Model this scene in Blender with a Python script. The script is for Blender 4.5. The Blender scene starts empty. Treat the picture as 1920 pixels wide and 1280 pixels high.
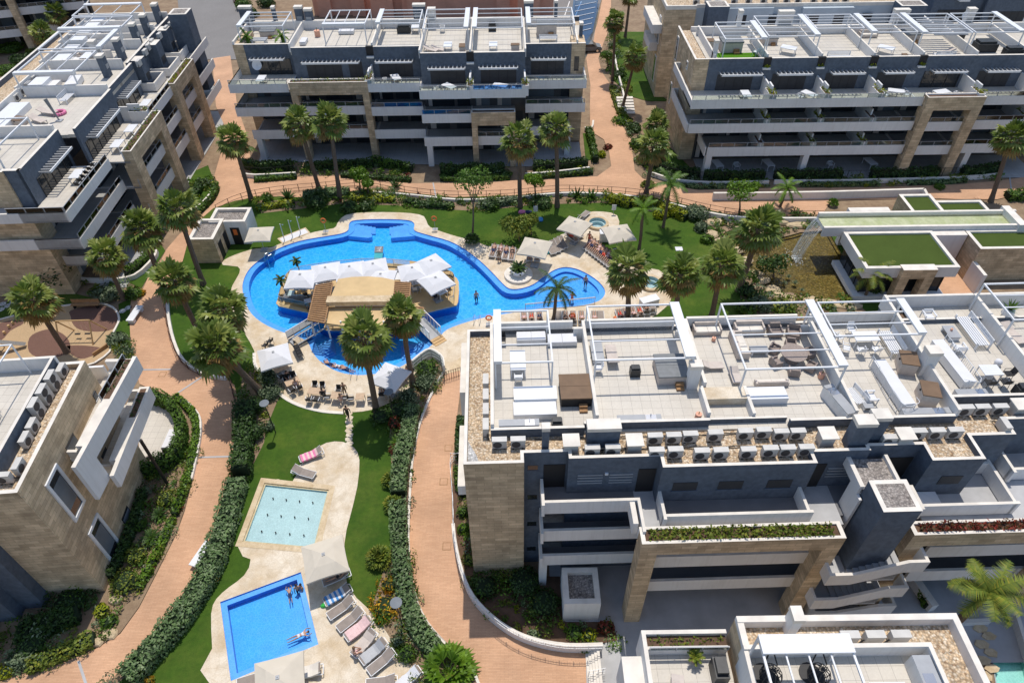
import bpy,bmesh,math,random
from mathutils import Vector,Matrix
from mathutils.geometry import tessellate_polygon
random.seed(7)
SC=bpy.context.scene
COL=SC.collection
PI=math.pi
# ------------------------------------------------------------------ camera
CH,CF,CP,CR=45.0,1285.0,math.radians(43.75),math.radians(0.8)
_fw=Vector((0,math.cos(CP),-math.sin(CP)))
_r0=Vector((1,0,0));_u0=_r0.cross(_fw)
_rt=_r0*math.cos(CR)-_u0*math.sin(CR)
_up=_u0*math.cos(CR)+_r0*math.sin(CR)
def W(x,y,z=0.0):
 """survey: point of the place at height z seen at photo position x, y"""
 d=_fw*CF+_rt*(x-960)-_up*(y-640)
 t=(z-CH)/d.z
 return(d.x*t,d.y*t,z)
def WL(pts,z=0.0):
 return[W(x,y,z)[:2]for x,y in pts]
def lean_height(b,c,lo=3.0,hi=12.0):
 B=W(*b,0);best=None
 h=lo
 while h<=hi:
  C=W(*c,h);d=math.hypot(C[0]-B[0],C[1]-B[1])
  if best is None or d<best[0]:best=(d,h,C)
  h+=.1
 return B,best[2]
cd=bpy.data.cameras.new('camera');cam=bpy.data.objects.new('camera',cd);COL.objects.link(cam)
cd.sensor_fit='HORIZONTAL';cd.sensor_width=36;cd.lens=36*CF/1920;cd.clip_end=2000;cd.clip_start=.5
M3=Matrix((_rt,_up,-_fw)).transposed()
cam.matrix_world=Matrix.Translation((0,0,CH))@M3.to_4x4()
SC.camera=cam
# ------------------------------------------------------------------ light
SUN_EL,SUN_AZ=math.radians(70),math.radians(2.2)
sl=bpy.data.lights.new('sun','SUN');sl.energy=3.0;sl.angle=math.radians(.53);sl.color=(1,.935,.85)
so=bpy.data.objects.new('sun',sl);COL.objects.link(so)
sdir=Vector((math.sin(SUN_AZ)*math.cos(SUN_EL),math.cos(SUN_AZ)*math.cos(SUN_EL),math.sin(SUN_EL)))
so.rotation_euler=sdir.to_track_quat('Z','Y').to_euler();so.location=(0,0,90)
wd=bpy.data.worlds.new('World');SC.world=wd;wd.use_nodes=True
nt=wd.node_tree;bg=nt.nodes['Background'];sk=nt.nodes.new('ShaderNodeTexSky')
sk.sky_type='NISHITA';sk.sun_disc=False;sk.sun_elevation=SUN_EL;sk.sun_rotation=SUN_AZ
sk.air_density=1.0;sk.dust_density=.8;sk.ozone_density=1
nt.links.new(sk.outputs[0],bg.inputs[0]);bg.inputs[1].default_value=.128
SC.view_settings.view_transform='Standard';SC.view_settings.look='None'
SC.view_settings.exposure=.24;SC.view_settings.gamma=1
# ------------------------------------------------------------------ materials
MT={}
def _new(name):
 m=bpy.data.materials.new(name);m.use_nodes=True
 t=m.node_tree;b=t.nodes['Principled BSDF'];MT[name]=m
 return m,t,b
def N(t,k,**kw):
 n=t.nodes.new(k)
 for a,v in kw.items():
  if a.startswith('i_'):
   key=a[2:].replace('_',' ')
   n.inputs[int(key)if key.isdigit()else key].default_value=v
  else:setattr(n,a,v)
 return n
def pos(t):return N(t,'ShaderNodeNewGeometry').outputs['Position']
def ramp(t,fac,stops):
 r=N(t,'ShaderNodeValToRGB');e=r.color_ramp.elements
 while len(e)<len(stops):e.new(.5)
 for el,(p,c)in zip(e,stops):el.position=p;el.color=(*c,1)
 t.links.new(fac,r.inputs[0]);return r.outputs[0]
def mixc(t,fac,a,b,mode='MIX'):
 n=N(t,'ShaderNodeMix',data_type='RGBA',blend_type=mode)
 if isinstance(fac,(int,float)):n.inputs[0].default_value=fac
 else:t.links.new(fac,n.inputs[0])
 for i,v in((6,a),(7,b)):
  if isinstance(v,tuple):n.inputs[i].default_value=(*v,1)if len(v)==3 else v
  else:t.links.new(v,n.inputs[i])
 return n.outputs[2]
def noise(t,scale,detail=3,vec=None,rough=.55):
 n=N(t,'ShaderNodeTexNoise');n.inputs['Scale'].default_value=scale
 n.inputs['Detail'].default_value=detail;n.inputs['Roughness'].default_value=rough
 t.links.new(vec if vec is not None else pos(t),n.inputs['Vector']);return n.outputs[0]
def bump(t,b,h,s=.3,d=.05):
 n=N(t,'ShaderNodeBump');n.inputs['Strength'].default_value=s;n.inputs['Distance'].default_value=d
 t.links.new(h,n.inputs['Height']);t.links.new(n.outputs[0],b.inputs['Normal'])
def sc(c,k):return tuple(min(1,x*k)for x in c)
def plain(name,c,rough=.7,var=.12,scale=1.3,metal=0,spec=.4,fine=0):
 m,t,b=_new(name)
 f=noise(t,scale,5)
 col=ramp(t,f,[(.3,sc(c,1-var)),(.7,sc(c,1+var))])
 if fine:
  g=noise(t,fine,2);col=mixc(t,.5,col,ramp(t,g,[(.35,sc(c,.72)),(.65,sc(c,1.25))]))
  bump(t,b,g,.25,.02)
 t.links.new(col,b.inputs['Base Color'])
 b.inputs['Roughness'].default_value=rough;b.inputs['Metallic'].default_value=metal
 b.inputs['Specular IOR Level'].default_value=spec
 return m
def wallvec(t):
 """(x+y, z) so that courses run along any upright wall"""
 s=N(t,'ShaderNodeSeparateXYZ');t.links.new(pos(t),s.inputs[0])
 a=N(t,'ShaderNodeMath',operation='ADD');t.links.new(s.outputs[0],a.inputs[0]);t.links.new(s.outputs[1],a.inputs[1])
 c=N(t,'ShaderNodeCombineXYZ');t.links.new(a.outputs[0],c.inputs[0]);t.links.new(s.outputs[2],c.inputs[1])
 return c.outputs[0]
def bricks(name,c1,c2,cm,bw,bh,mortar=.01,off=.5,upright=True,rough=.75,var=.18,bmp=.3,nscale=.6,rot=0):
 m,t,b=_new(name)
 v=wallvec(t)if upright else pos(t)
 if rot:
  mp=N(t,'ShaderNodeMapping');mp.inputs['Rotation'].default_value=(0,0,rot)
  t.links.new(v,mp.inputs[0]);v=mp.outputs[0]
 k=N(t,'ShaderNodeTexBrick',offset=off)
 k.inputs['Color1'].default_value=(*c1,1);k.inputs['Color2'].default_value=(*c2,1);k.inputs['Mortar'].default_value=(*cm,1)
 for a,x in(('Scale',1),('Mortar Size',mortar),('Brick Width',bw),('Row Height',bh),('Bias',0),('Mortar Smooth',.2)):k.inputs[a].default_value=x
 t.links.new(v,k.inputs['Vector'])
 f=noise(t,nscale,5)
 col=mixc(t,1,k.outputs[0],ramp(t,f,[(.3,(1-var,)*3),(.7,(1+var*.5,)*3)]),'MULTIPLY')
 g=noise(t,9,3);col=mixc(t,.35,col,mixc(t,1,col,ramp(t,g,[(.3,(.75,.73,.7)),(.7,(1,1,1))]),'MULTIPLY'))
 t.links.new(col,b.inputs['Base Color']);b.inputs['Roughness'].default_value=rough
 bump(t,b,k.outputs[1],-bmp,.02)
 return m
def stain(name,base,dark,lo,hi,rough,cell=None,scale=.35,fine=14):
 """flagstone: voronoi joints, big iron stains, fine grain"""
 m,t,b=_new(name)
 f=noise(t,scale,6,rough=.65)
 col=ramp(t,f,[(lo,base),(hi,dark)])
 f2=noise(t,scale*3.2,5)
 col=mixc(t,ramp(t,f2,[(.45,(0,0,0)),(.75,(.55,.55,.55))]),col,sc(dark,.82))
 g=noise(t,fine,3)
 col=mixc(t,.45,col,mixc(t,1,col,ramp(t,g,[(.3,(.72,.69,.64)),(.65,(1.08,1.08,1.08))]),'MULTIPLY'))
 if cell:
  v=N(t,'ShaderNodeTexVoronoi',feature='DISTANCE_TO_EDGE');v.inputs['Scale'].default_value=cell
  t.links.new(pos(t),v.inputs['Vector'])
  col=mixc(t,ramp(t,v.outputs[0],[(.0,(.32,.32,.32)),(.035,(0,0,0))]),col,sc(dark,.8))
  v2=N(t,'ShaderNodeTexVoronoi');v2.inputs['Scale'].default_value=cell;t.links.new(pos(t),v2.inputs['Vector'])
  sp_=N(t,'ShaderNodeSeparateColor');t.links.new(v2.outputs['Color'],sp_.inputs[0])
  col=mixc(t,.5,col,mixc(t,1,col,ramp(t,sp_.outputs[0],[(0,(.86,.84,.8)),(1,(1.06,1.06,1.06))]),'MULTIPLY'))
 t.links.new(col,b.inputs['Base Color']);b.inputs['Roughness'].default_value=rough
 bump(t,b,g,.25,.02)
 return m
def leafmat(name,cols,rough=.55,trans=0.25,nscale=.8):
 m,t,b=_new(name)
 ri=N(t,'ShaderNodeNewGeometry').outputs['Random Per Island']
 n=len(cols)
 c=ramp(t,ri,[(i/max(1,n-1),k)for i,k in enumerate(cols)])
 f=noise(t,nscale,3)
 c=mixc(t,1,c,ramp(t,f,[(.3,(.62,.66,.6)),(.7,(1.2,1.18,1.1))]),'MULTIPLY')
 t.links.new(c,b.inputs['Base Color']);b.inputs['Roughness'].default_value=rough
 b.inputs['Specular IOR Level'].default_value=.35
 if trans:
  tr=N(t,'ShaderNodeBsdfTranslucent');t.links.new(c,tr.inputs[0])
  mx=N(t,'ShaderNodeMixShader');mx.inputs[0].default_value=trans
  t.links.new(b.outputs[0],mx.inputs[1]);t.links.new(tr.outputs[0],mx.inputs[2])
  t.links.new(mx.outputs[0],t.nodes['Material Output'].inputs[0])
 return m
def gravelmat(name,cols,scale):
 m,t,b=_new(name)
 v=N(t,'ShaderNodeTexVoronoi');v.inputs['Scale'].default_value=scale;t.links.new(pos(t),v.inputs['Vector'])
 s=N(t,'ShaderNodeSeparateColor');t.links.new(v.outputs['Color'],s.inputs[0])
 n=len(cols)
 c=ramp(t,s.outputs[0],[(i/(n-1),k)for i,k in enumerate(cols)])
 d=ramp(t,v.outputs['Distance'],[(.1,(1.1,)*3),(.8,(.5,)*3)])
 c=mixc(t,1,c,d,'MULTIPLY')
 f=noise(t,.9,4);c=mixc(t,1,c,ramp(t,f,[(.3,(.78,.76,.74)),(.7,(1.1,1.1,1.1))]),'MULTIPLY')
 t.links.new(c,b.inputs['Base Color']);b.inputs['Roughness'].default_value=.9
 bump(t,b,v.outputs['Distance'],-.6,.03)
 return m
def watermat(name,tint,refl=1.0,wave=2.2,bs=.25,rough=.03):
 m,t,b=_new(name);t.nodes.remove(b)
 tr=N(t,'ShaderNodeBsdfTransparent');tr.inputs[0].default_value=(*tint,1)
 gl=N(t,'ShaderNodeBsdfGlossy');gl.inputs['Roughness'].default_value=rough
 fr=N(t,'ShaderNodeFresnel');fr.inputs[0].default_value=1.33
 n1=noise(t,wave,3);bp=N(t,'ShaderNodeBump');bp.inputs['Strength'].default_value=bs;bp.inputs['Distance'].default_value=.12
 t.links.new(n1,bp.inputs['Height'])
 for x in(gl,fr):t.links.new(bp.outputs[0],x.inputs['Normal'])
 mm=N(t,'ShaderNodeMath',operation='MULTIPLY');mm.inputs[1].default_value=refl;t.links.new(fr.outputs[0],mm.inputs[0])
 mx=N(t,'ShaderNodeMixShader');t.links.new(mm.outputs[0],mx.inputs[0])
 t.links.new(tr.outputs[0],mx.inputs[1]);t.links.new(gl.outputs[0],mx.inputs[2])
 t.links.new(mx.outputs[0],t.nodes['Material Output'].inputs[0])
 return m
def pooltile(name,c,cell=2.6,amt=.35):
 """blue tile with pale veins painted on as rippling caustic light"""
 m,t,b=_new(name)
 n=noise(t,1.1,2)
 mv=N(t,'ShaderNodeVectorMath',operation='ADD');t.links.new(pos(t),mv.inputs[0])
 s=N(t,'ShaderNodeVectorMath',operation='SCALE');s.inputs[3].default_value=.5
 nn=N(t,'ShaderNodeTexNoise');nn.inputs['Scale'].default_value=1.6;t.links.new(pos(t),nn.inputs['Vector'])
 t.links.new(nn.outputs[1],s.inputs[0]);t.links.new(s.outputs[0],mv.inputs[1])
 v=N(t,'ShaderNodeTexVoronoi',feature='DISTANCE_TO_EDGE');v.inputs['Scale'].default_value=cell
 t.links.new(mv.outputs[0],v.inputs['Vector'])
 col=mixc(t,ramp(t,v.outputs[0],[(0,(amt,)*3),(.13,(0,0,0))]),c,tuple(min(1,x*1.25+.16)for x in c))  # vein colour stands in for caustic light lines under water
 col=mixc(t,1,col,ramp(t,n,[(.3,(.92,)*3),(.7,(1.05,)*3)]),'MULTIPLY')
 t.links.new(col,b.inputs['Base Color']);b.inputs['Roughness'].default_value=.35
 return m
def glassmat(name,tint,refl=.5):
 m,t,b=_new(name);t.nodes.remove(b)
 tr=N(t,'ShaderNodeBsdfTransparent');tr.inputs[0].default_value=(*tint,1)
 gl=N(t,'ShaderNodeBsdfGlossy');gl.inputs['Roughness'].default_value=.03
 fr=N(t,'ShaderNodeFresnel');fr.inputs[0].default_value=1.5
 mx=N(t,'ShaderNodeMixShader');t.links.new(fr.outputs[0],mx.inputs[0])
 t.links.new(tr.outputs[0],mx.inputs[1]);t.links.new(gl.outputs[0],mx.inputs[2])
 t.links.new(mx.outputs[0],t.nodes['Material Output'].inputs[0])
 return m
m,t,b=_new('white');f=noise(t,.5,5);c=ramp(t,f,[(.3,(.69,.68,.665)),(.7,(.77,.76,.74))])
mp=N(t,'ShaderNodeMapping');mp.inputs['Scale'].default_value=(3.5,.22,1);t.links.new(wallvec(t),mp.inputs[0])
c=mixc(t,.3,c,mixc(t,1,c,ramp(t,noise(t,1,4,mp.outputs[0],.7),[(.34,(.74,.72,.68)),(.52,(1.0,1.0,1.0))]),'MULTIPLY'))
t.links.new(c,b.inputs['Base Color']);b.inputs['Roughness'].default_value=.75
plain('cap',(.72,.67,.59),.8,.12,1.2)
plain('whitemetal',(.72,.73,.74),.4,.03)
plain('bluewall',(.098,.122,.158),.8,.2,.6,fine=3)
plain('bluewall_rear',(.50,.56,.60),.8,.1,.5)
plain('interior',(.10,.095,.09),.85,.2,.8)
plain('shutter',(.035,.037,.042),.6,.15,2)
plain('slab',(.42,.42,.42),.8,.15,.6)
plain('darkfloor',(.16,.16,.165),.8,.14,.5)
bricks('stone',(.72,.555,.36),(.50,.375,.235),(.36,.27,.17),.95,.3,.012,var=.3,bmp=.25,nscale=.9)
bricks('tile',(.585,.54,.465),(.625,.58,.50),(.37,.335,.285),.62,.62,.010,0,False,.6,.1,.1,.4)
bricks('tile_grey',(.40,.40,.39),(.43,.43,.42),(.25,.25,.25),.9,.9,.012,0,False,.6,.12,.1,.4)
bricks('pavers',(.66,.395,.235),(.58,.335,.195),(.45,.265,.16),.5,.1,.008,.5,False,.85,.2,.15,.25)
stain('travertine',(.73,.65,.525),(.56,.42,.25),.40,.72,.8,1.5)
stain('coping',(.70,.58,.40),(.46,.32,.16),.3,.8,.8,None,.8)
gravelmat('gravel',[(.36,.23,.13),(.78,.60,.40),(.55,.39,.23),(.85,.74,.58),(.66,.48,.29)],9)
gravelmat('gravel_grey',[(.18,.16,.15),(.42,.38,.34),(.30,.26,.23),(.52,.47,.42)],9)
gravelmat('pebble_white',[(.6,.6,.58),(.8,.8,.78),(.45,.44,.42)],8)
stain('soil',(.33,.24,.15),(.20,.13,.08),.35,.7,.95,None,.5)
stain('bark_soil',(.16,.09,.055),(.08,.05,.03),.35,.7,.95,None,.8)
plain('asphalt',(.21,.20,.19),.9,.1,.3,fine=6)
m,t,b=_new('lawn')
f=noise(t,.35,5);g=noise(t,30,2);h=noise(t,3,4)
c=ramp(t,f,[(.3,(.036,.084,.009)),(.55,(.052,.108,.011)),(.75,(.092,.14,.018))])
w_=noise(t,.12,6,None,.7);c=mixc(t,ramp(t,w_,[(.5,(0,0,0)),(.72,(.6,.6,.6))]),c,(.13,.155,.03))
c=mixc(t,.6,c,mixc(t,1,c,ramp(t,g,[(.3,(.45,.5,.4)),(.7,(1.45,1.4,1.3))]),'MULTIPLY'))
c=mixc(t,.4,c,mixc(t,1,c,ramp(t,h,[(.3,(.6,.65,.6)),(.7,(1.3,1.25,1.1))]),'MULTIPLY'))
t.links.new(c,b.inputs['Base Color']);b.inputs['Roughness'].default_value=.9;b.inputs['Specular IOR Level'].default_value=.2
bump(t,b,g,.6,.04)
plain('turf',(.062,.092,.02),.95,.16,.5,fine=25,spec=.1)
plain('turf_bright',(.075,.20,.012),.9,.12,.6,fine=25,spec=.1)
plain('rubber_brown',(.16,.085,.062),.9,.1,.6,fine=18)
plain('rubber_tan',(.46,.32,.18),.9,.1,.6,fine=18)
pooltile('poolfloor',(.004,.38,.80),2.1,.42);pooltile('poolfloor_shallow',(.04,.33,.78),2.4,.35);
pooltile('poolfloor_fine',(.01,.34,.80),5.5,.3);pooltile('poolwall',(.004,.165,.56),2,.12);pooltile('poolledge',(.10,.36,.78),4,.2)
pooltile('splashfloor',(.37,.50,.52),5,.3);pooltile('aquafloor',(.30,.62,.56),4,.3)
watermat('water',(.86,.97,1.0),1.0,1.5,.55,.06);watermat('water_clear',(.95,1,1),1,3,.3)
gravelmat('pondbed',[(.12,.095,.03),(.25,.19,.07),(.18,.14,.05),(.38,.31,.16),(.15,.13,.06),(.21,.18,.07)],6)
watermat('pondwater',(.85,.82,.62),1.0,2.5,.7,.06)
stain('greenwater_bed',(.40,.42,.20),(.60,.58,.40),.35,.7,.5,None,.9,3)
glassmat('glass',(.80,.86,.86));glassmat('glass_blue',(.35,.55,.82))
plain('blind',(.15,.17,.19),.6,.1,1);plain('darkglass',(.02,.025,.03),.08,.1,1,0,.6)
plain('umbrella_white',(.68,.68,.69),.8,.03);plain('umbrella_beige',(.60,.54,.44),.85,.05)
plain('taupe',(.28,.235,.20),.8,.12,3);plain('blackmetal',(.02,.02,.022),.5,.2)
plain('greymetal',(.35,.36,.37),.45,.1);plain('steel',(.6,.6,.6),.25,.05,1,1)
plain('ac_white',(.56,.54,.50),.55,.08,2);plain('ac_grill',(.05,.05,.055),.6,.2)
plain('timber',(.34,.19,.085),.7,.2,4);plain('timber_light',(.55,.36,.17),.7,.12,1.2)
plain('tabletop_wood',(.52,.36,.22),.6,.15,5);plain('brown_cover',(.17,.105,.06),.7,.12,2)
plain('grey_cover',(.17,.18,.185),.55,.15,2.5);plain('black_cover',(.03,.032,.034),.45,.3,4)
plain('roof_tan',(.60,.43,.22),.85,.10,.8);plain('terracotta',(.72,.38,.26),.85,.12,.5)
plain('cushion',(.55,.48,.42),.9,.1,3);plain('rust_fence',(.115,.055,.035),.7,.2,3)
plain('rock',(.50,.39,.24),.9,.25,1.2,fine=5);plain('trunk',(.145,.105,.075),.95,.3,6,fine=14)
plain('skin',(.48,.27,.18),.6,.1,3);plain('hair_dark',(.03,.02,.015),.7,.1)
plain('red',(.60,.06,.03),.6,.1);plain('orange',(.75,.18,.04),.6,.1);plain('pink',(.75,.22,.38),.8,.15,6)
plain('palepink',(.72,.50,.48),.8,.1,4);plain('teal',(.05,.38,.42),.8,.1);plain('navy',(.03,.04,.10),.8,.1)
plain('blue',(.06,.25,.55),.7,.1);plain('yellow',(.7,.5,.05),.8,.1);plain('green',(.05,.5,.08),.7,.1)
plain('black',(.015,.015,.017),.6,.1);plain('wicker',(.30,.245,.215),.85,.2,20)
leafmat('leaf_palm',[(.07,.125,.018),(.20,.26,.045),(.12,.18,.03),(.30,.33,.08),(.09,.15,.02)],.42,.25,.5)
leafmat('leaf_dry',[(.36,.21,.075),(.27,.18,.06),(.44,.29,.11),(.20,.17,.05)],.8,.15)
leafmat('leaf_dark',[(.030,.068,.012),(.055,.11,.018),(.04,.085,.02)],.5,.15)
leafmat('leaf_green',[(.06,.13,.012),(.11,.20,.022),(.08,.16,.022)],.5,.25)
leafmat('leaf_bright',[(.11,.22,.015),(.17,.30,.025),(.09,.18,.02)],.5,.3)
leafmat('leaf_yellow',[(.33,.35,.012),(.24,.30,.012),(.42,.40,.02)],.5,.3)
leafmat('leaf_grey',[(.14,.19,.10),(.20,.25,.16),(.10,.15,.07),(.26,.30,.2)],.7,.15)
leafmat('leaf_olive',[(.12,.18,.02),(.22,.26,.035),(.10,.16,.02),(.32,.30,.04)],.6,.2)
leafmat('leaf_hedge',[(.10,.175,.06),(.22,.33,.14),(.15,.25,.085),(.34,.42,.24),(.12,.21,.07)],.6,.35)
leafmat('leaf_orange',[(.55,.25,.01),(.62,.36,.015),(.12,.19,.02),(.50,.20,.01)],.7,.2)
leafmat('leaf_red',[(.20,.03,.025),(.30,.05,.03),(.09,.07,.02),(.13,.025,.02)],.6,.2)
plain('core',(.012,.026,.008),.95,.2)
# ------------------------------------------------------------------ mesh helper
class MB:
 def __init__(s):s.v=[];s.f=[];s.m=[]
 def add(s,vs,fs,m=0):
  o=len(s.v);s.v+=[tuple(v)for v in vs]
  for f in fs:s.f.append([i+o for i in f]);s.m.append(m)
  return s
 def box(s,x0,x1,y0,y1,z0,z1,m=0,mt=None):
  if x0>x1:x0,x1=x1,x0
  if y0>y1:y0,y1=y1,y0
  v=[(x,y,z)for z in(z0,z1)for x,y in((x0,y0),(x1,y0),(x1,y1),(x0,y1))]
  s.add(v,[(3,2,1,0),(0,1,5,4),(1,2,6,5),(2,3,7,6),(3,0,4,7)],m)
  s.add(v[4:],[(0,1,2,3)],m if mt is None else mt)
  return s
 def sheet(s,poly,z,holes=(),m=0,zf=None):
  loops=[list(poly)]+[list(h)for h in holes]
  flat=[p for l in loops for p in l]
  tris=tessellate_polygon([[Vector((p[0],p[1],0))for p in l]for l in loops])
  fs=[]
  for a,b_,c in tris:
   A,B,C=flat[a],flat[b_],flat[c]
   cr=(B[0]-A[0])*(C[1]-A[1])-(B[1]-A[1])*(C[0]-A[0])
   if abs(cr)<1e-9:continue
   fs.append((a,b_,c)if cr>0 else(a,c,b_))
  s.add([(p[0],p[1],z)for p in flat],fs,m);return s
 def wall(s,poly,z0,z1,m=0,closed=True,flip=False):
  n=len(poly)
  for i in range(n if closed else n-1):
   a,b_=poly[i],poly[(i+1)%n]
   q=[(a[0],a[1],z0),(b_[0],b_[1],z0),(b_[0],b_[1],z1),(a[0],a[1],z1)]
   s.add(q,[(3,2,1,0)if flip else(0,1,2,3)],m)
  return s
 def prism(s,poly,z0,z1,m=0,mt=None):
  poly=ccw(poly)
  s.sheet(poly,z1,m=m if mt is None else mt);s.wall(poly,z0,z1,m);return s
 def tube(s,p,q,r,n=6,r2=None,m=0,cap=True):
  p,q=Vector(p),Vector(q);d=(q-p)
  if d.length<1e-6:return s
  d.normalize();a=d.orthogonal().normalized();b_=d.cross(a);r2=r if r2 is None else r2
  vs=[]
  for c,rr in((p,r),(q,r2)):
   for i in range(n):
    t_=2*PI*i/n;vs.append(c+a*math.cos(t_)*rr+b_*math.sin(t_)*rr)
  fs=[(i,(i+1)%n,n+(i+1)%n,n+i)for i in range(n)]
  if cap:fs+=[tuple(range(n-1,-1,-1)),tuple(range(n,2*n))]
  s.add(vs,fs,m);return s
 def path(s,pts,r,n=6,m=0):
  for i in range(len(pts)-1):
   ra=r[i]if isinstance(r,(list,tuple))else r;rb=r[i+1]if isinstance(r,(list,tuple))else r
   s.tube(pts[i],pts[i+1],ra,n,rb,m)
  return s
 def bar(s,p,q,w,h,m=0):
  """rectangular bar, w across, h upright"""
  p,q=Vector(p),Vector(q);d=(q-p).normalized()
  a=d.cross(Vector((0,0,1)))
  a=Vector((1,0,0))if a.length<1e-4 else a.normalized()
  b_=a.cross(d)
  vs=[c+a*i*w/2+b_*j*h/2 for c in(p,q)for i,j in((-1,-1),(1,-1),(1,1),(-1,1))]
  s.add(vs,[(3,2,1,0),(4,5,6,7),(0,1,5,4),(1,2,6,5),(2,3,7,6),(3,0,4,7)],m);return s
 def lathe(s,prof,n=16,c=(0,0),m=0):
  vs=[(c[0]+r*math.cos(2*PI*i/n),c[1]+r*math.sin(2*PI*i/n),z)for r,z in prof for i in range(n)]
  fs=[(k*n+i,k*n+(i+1)%n,(k+1)*n+(i+1)%n,(k+1)*n+i)for k in range(len(prof)-1)for i in range(n)]
  fs.append(tuple(range((len(prof)-1)*n,len(prof)*n)));s.add(vs,fs,m);return s
 def xf(s,M):
  s.v=[tuple(M@Vector(v))for v in s.v];return s
 def build(s,name,mats,parent=None,smooth=False):
  off=OFF.get(parent.name,Vector())if parent else Vector()
  me=bpy.data.meshes.new(name)
  me.from_pydata([(v[0]-off.x,v[1]-off.y,v[2]-off.z)for v in s.v],[],s.f)
  for k in(mats if isinstance(mats,(list,tuple))else[mats]):me.materials.append(MT[k])
  me.polygons.foreach_set('material_index',s.m)
  if smooth:me.polygons.foreach_set('use_smooth',[True]*len(s.f))
  me.update()
  o=bpy.data.objects.new(name,me);COL.objects.link(o)
  if parent:o.parent=parent;KID.setdefault(parent.name,[]).append(o)
  OFF[o.name]=off
  return o
OFF={}
def ccw(p):
 p=[tuple(q[:2])for q in p]
 a=sum(p[i][0]*p[(i+1)%len(p)][1]-p[(i+1)%len(p)][0]*p[i][1]for i in range(len(p)))
 return p if a>0 else p[::-1]
def smooth(pts,n=4,closed=True):
 out=[];L=len(pts)
 for i in range(L if closed else L-1):
  g=lambda k:pts[k%L]if closed else pts[min(max(k,0),L-1)]
  a,b_,c,d=g(i-1),g(i),g(i+1),g(i+2)
  for k in range(n):
   t_=k/n
   out.append(tuple(.5*(2*b_[j]+(c[j]-a[j])*t_+(2*a[j]-5*b_[j]+4*c[j]-d[j])*t_**2+(3*b_[j]-a[j]-3*c[j]+d[j])*t_**3)for j in(0,1)))
 if not closed:out.append(tuple(pts[-1][:2]))
 return out
def inset(poly,d):
 poly=ccw(poly);n=len(poly);out=[]
 for i in range(n):
  a,b_,c=poly[i-1],poly[i],poly[(i+1)%n]
  e1=Vector((b_[0]-a[0],b_[1]-a[1])).normalized();e2=Vector((c[0]-b_[0],c[1]-b_[1])).normalized()
  n1=Vector((-e1.y,e1.x));n2=Vector((-e2.y,e2.x));k=n1+n2
  k=k/max(.5,1+n1.dot(n2));out.append((b_[0]+k.x*d,b_[1]+k.y*d))
 return out
def tag(o,label,cat,group=None,kind=None):
 if label:o['label']=label
 if cat:o['category']=cat
 if group:o['group']=group
 if kind:o['kind']=kind
 return o
def thing(name,label,cat,loc=(0,0,0),group=None,rz=0):
 o=bpy.data.objects.new(name,None);COL.objects.link(o);o.empty_display_size=.3
 o.location=loc;o.rotation_euler=(0,0,rz);OFF[o.name]=Vector(loc)
 return tag(o,label,cat,group)
def struct(mb,name,mats):return tag(mb.build(name,mats),None,None,None,'structure')
KID={}
def clone(root,loc,rz=0,label=None,group=None,scale=None):
 def cp(o,par):
  c=o.copy();COL.objects.link(c)
  if par:c.parent=par;KID.setdefault(par.name,[]).append(c)
  for k in list(KID.get(o.name,())):cp(k,c)
  return c
 r=cp(root,None);r.location=loc;r.rotation_euler=(0,0,rz)
 if scale:r.scale=scale if isinstance(scale,(tuple,list))else(scale,)*3
 if label:r['label']=label
 if group:r['group']=group
 return r
class Proto:
 """first use places the model itself, later uses are copies"""
 def __init__(s,root):s.r=root;s.used=False
 def put(s,loc,rz=0,label=None,group=None,scale=None):
  if s.used:return clone(s.r,loc,rz,label,group,scale)
  s.used=True;r=s.r;r.location=loc;r.rotation_euler=(0,0,rz)
  if scale:r.scale=scale if isinstance(scale,(tuple,list))else(scale,)*3
  if label:r['label']=label
  if group:r['group']=group
  return r
_O=['first','second','third','fourth','fifth','sixth','seventh','eighth','ninth','tenth','eleventh','twelfth','thirteenth','fourteenth','fifteenth','sixteenth','seventeenth','eighteenth','nineteenth','twentieth']
def nth(i):
 return _O[i]if i<20 else 'twenty-'+_O[i-20]if i<29 else 'thirtieth' if i==29 else 'thirty-'+_O[i-30]
main_pool=smooth(WL([(455,545),(458,522),(470,502),(492,484),(522,466),(562,452),(605,444),(640,438),(653,431),(655,419),(667,413),(715,411),(764,413),(777,420),(777,432),(800,440),(842,452),(872,468),(900,489),(924,512),(941,530),(955,541),(976,541),(1000,533),(1022,517),(1042,505),(1062,501),(1086,506),(1115,522),(1133,541),(1132,556),(1116,567),(1080,574),(1020,578),(985,583),(925,592),(878,603),(838,618),(822,635),(800,655),(772,675),(745,690),(710,700),(670,703),(635,697),(605,681),(587,662),(578,643),(565,632),(528,622),(490,604),(466,580)]),3)
kids_pool=WL([(455,1015),(496,905),(617,918),(590,1027)])
rect_pool=WL([(413,1128),(564,1072),(597,1207),(433,1276)])
def circle(c,r,n=28):return[(c[0]+r*math.cos(2*PI*i/n),c[1]+r*math.sin(2*PI*i/n))for i in range(n)]
tubA,tubB=W(1120,421)[:2],W(1219,533)[:2]
tub_a,tub_b=circle(tubA,.98),circle(tubB,.98)
pond=smooth(WL([(1356,440),(1368,432),(1395,447),(1430,449),(1470,444),(1500,436),(1525,424),(1546,428),(1562,448),(1622,568),(1562,560),(1520,560),(1482,548),(1452,551),(1428,532),(1408,506),(1386,482),(1362,462)]),2)
aqua=WL([(1848,1165),(1905,1165),(1935,1290),(1868,1290)])
ALLH=[main_pool,kids_pool,rect_pool,tub_a,tub_b,pond,aqua]
struct(MB().sheet([(-260,-30),(260,-30),(260,420),(-260,420)],-.05,ALLH),'ground','soil')
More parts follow.
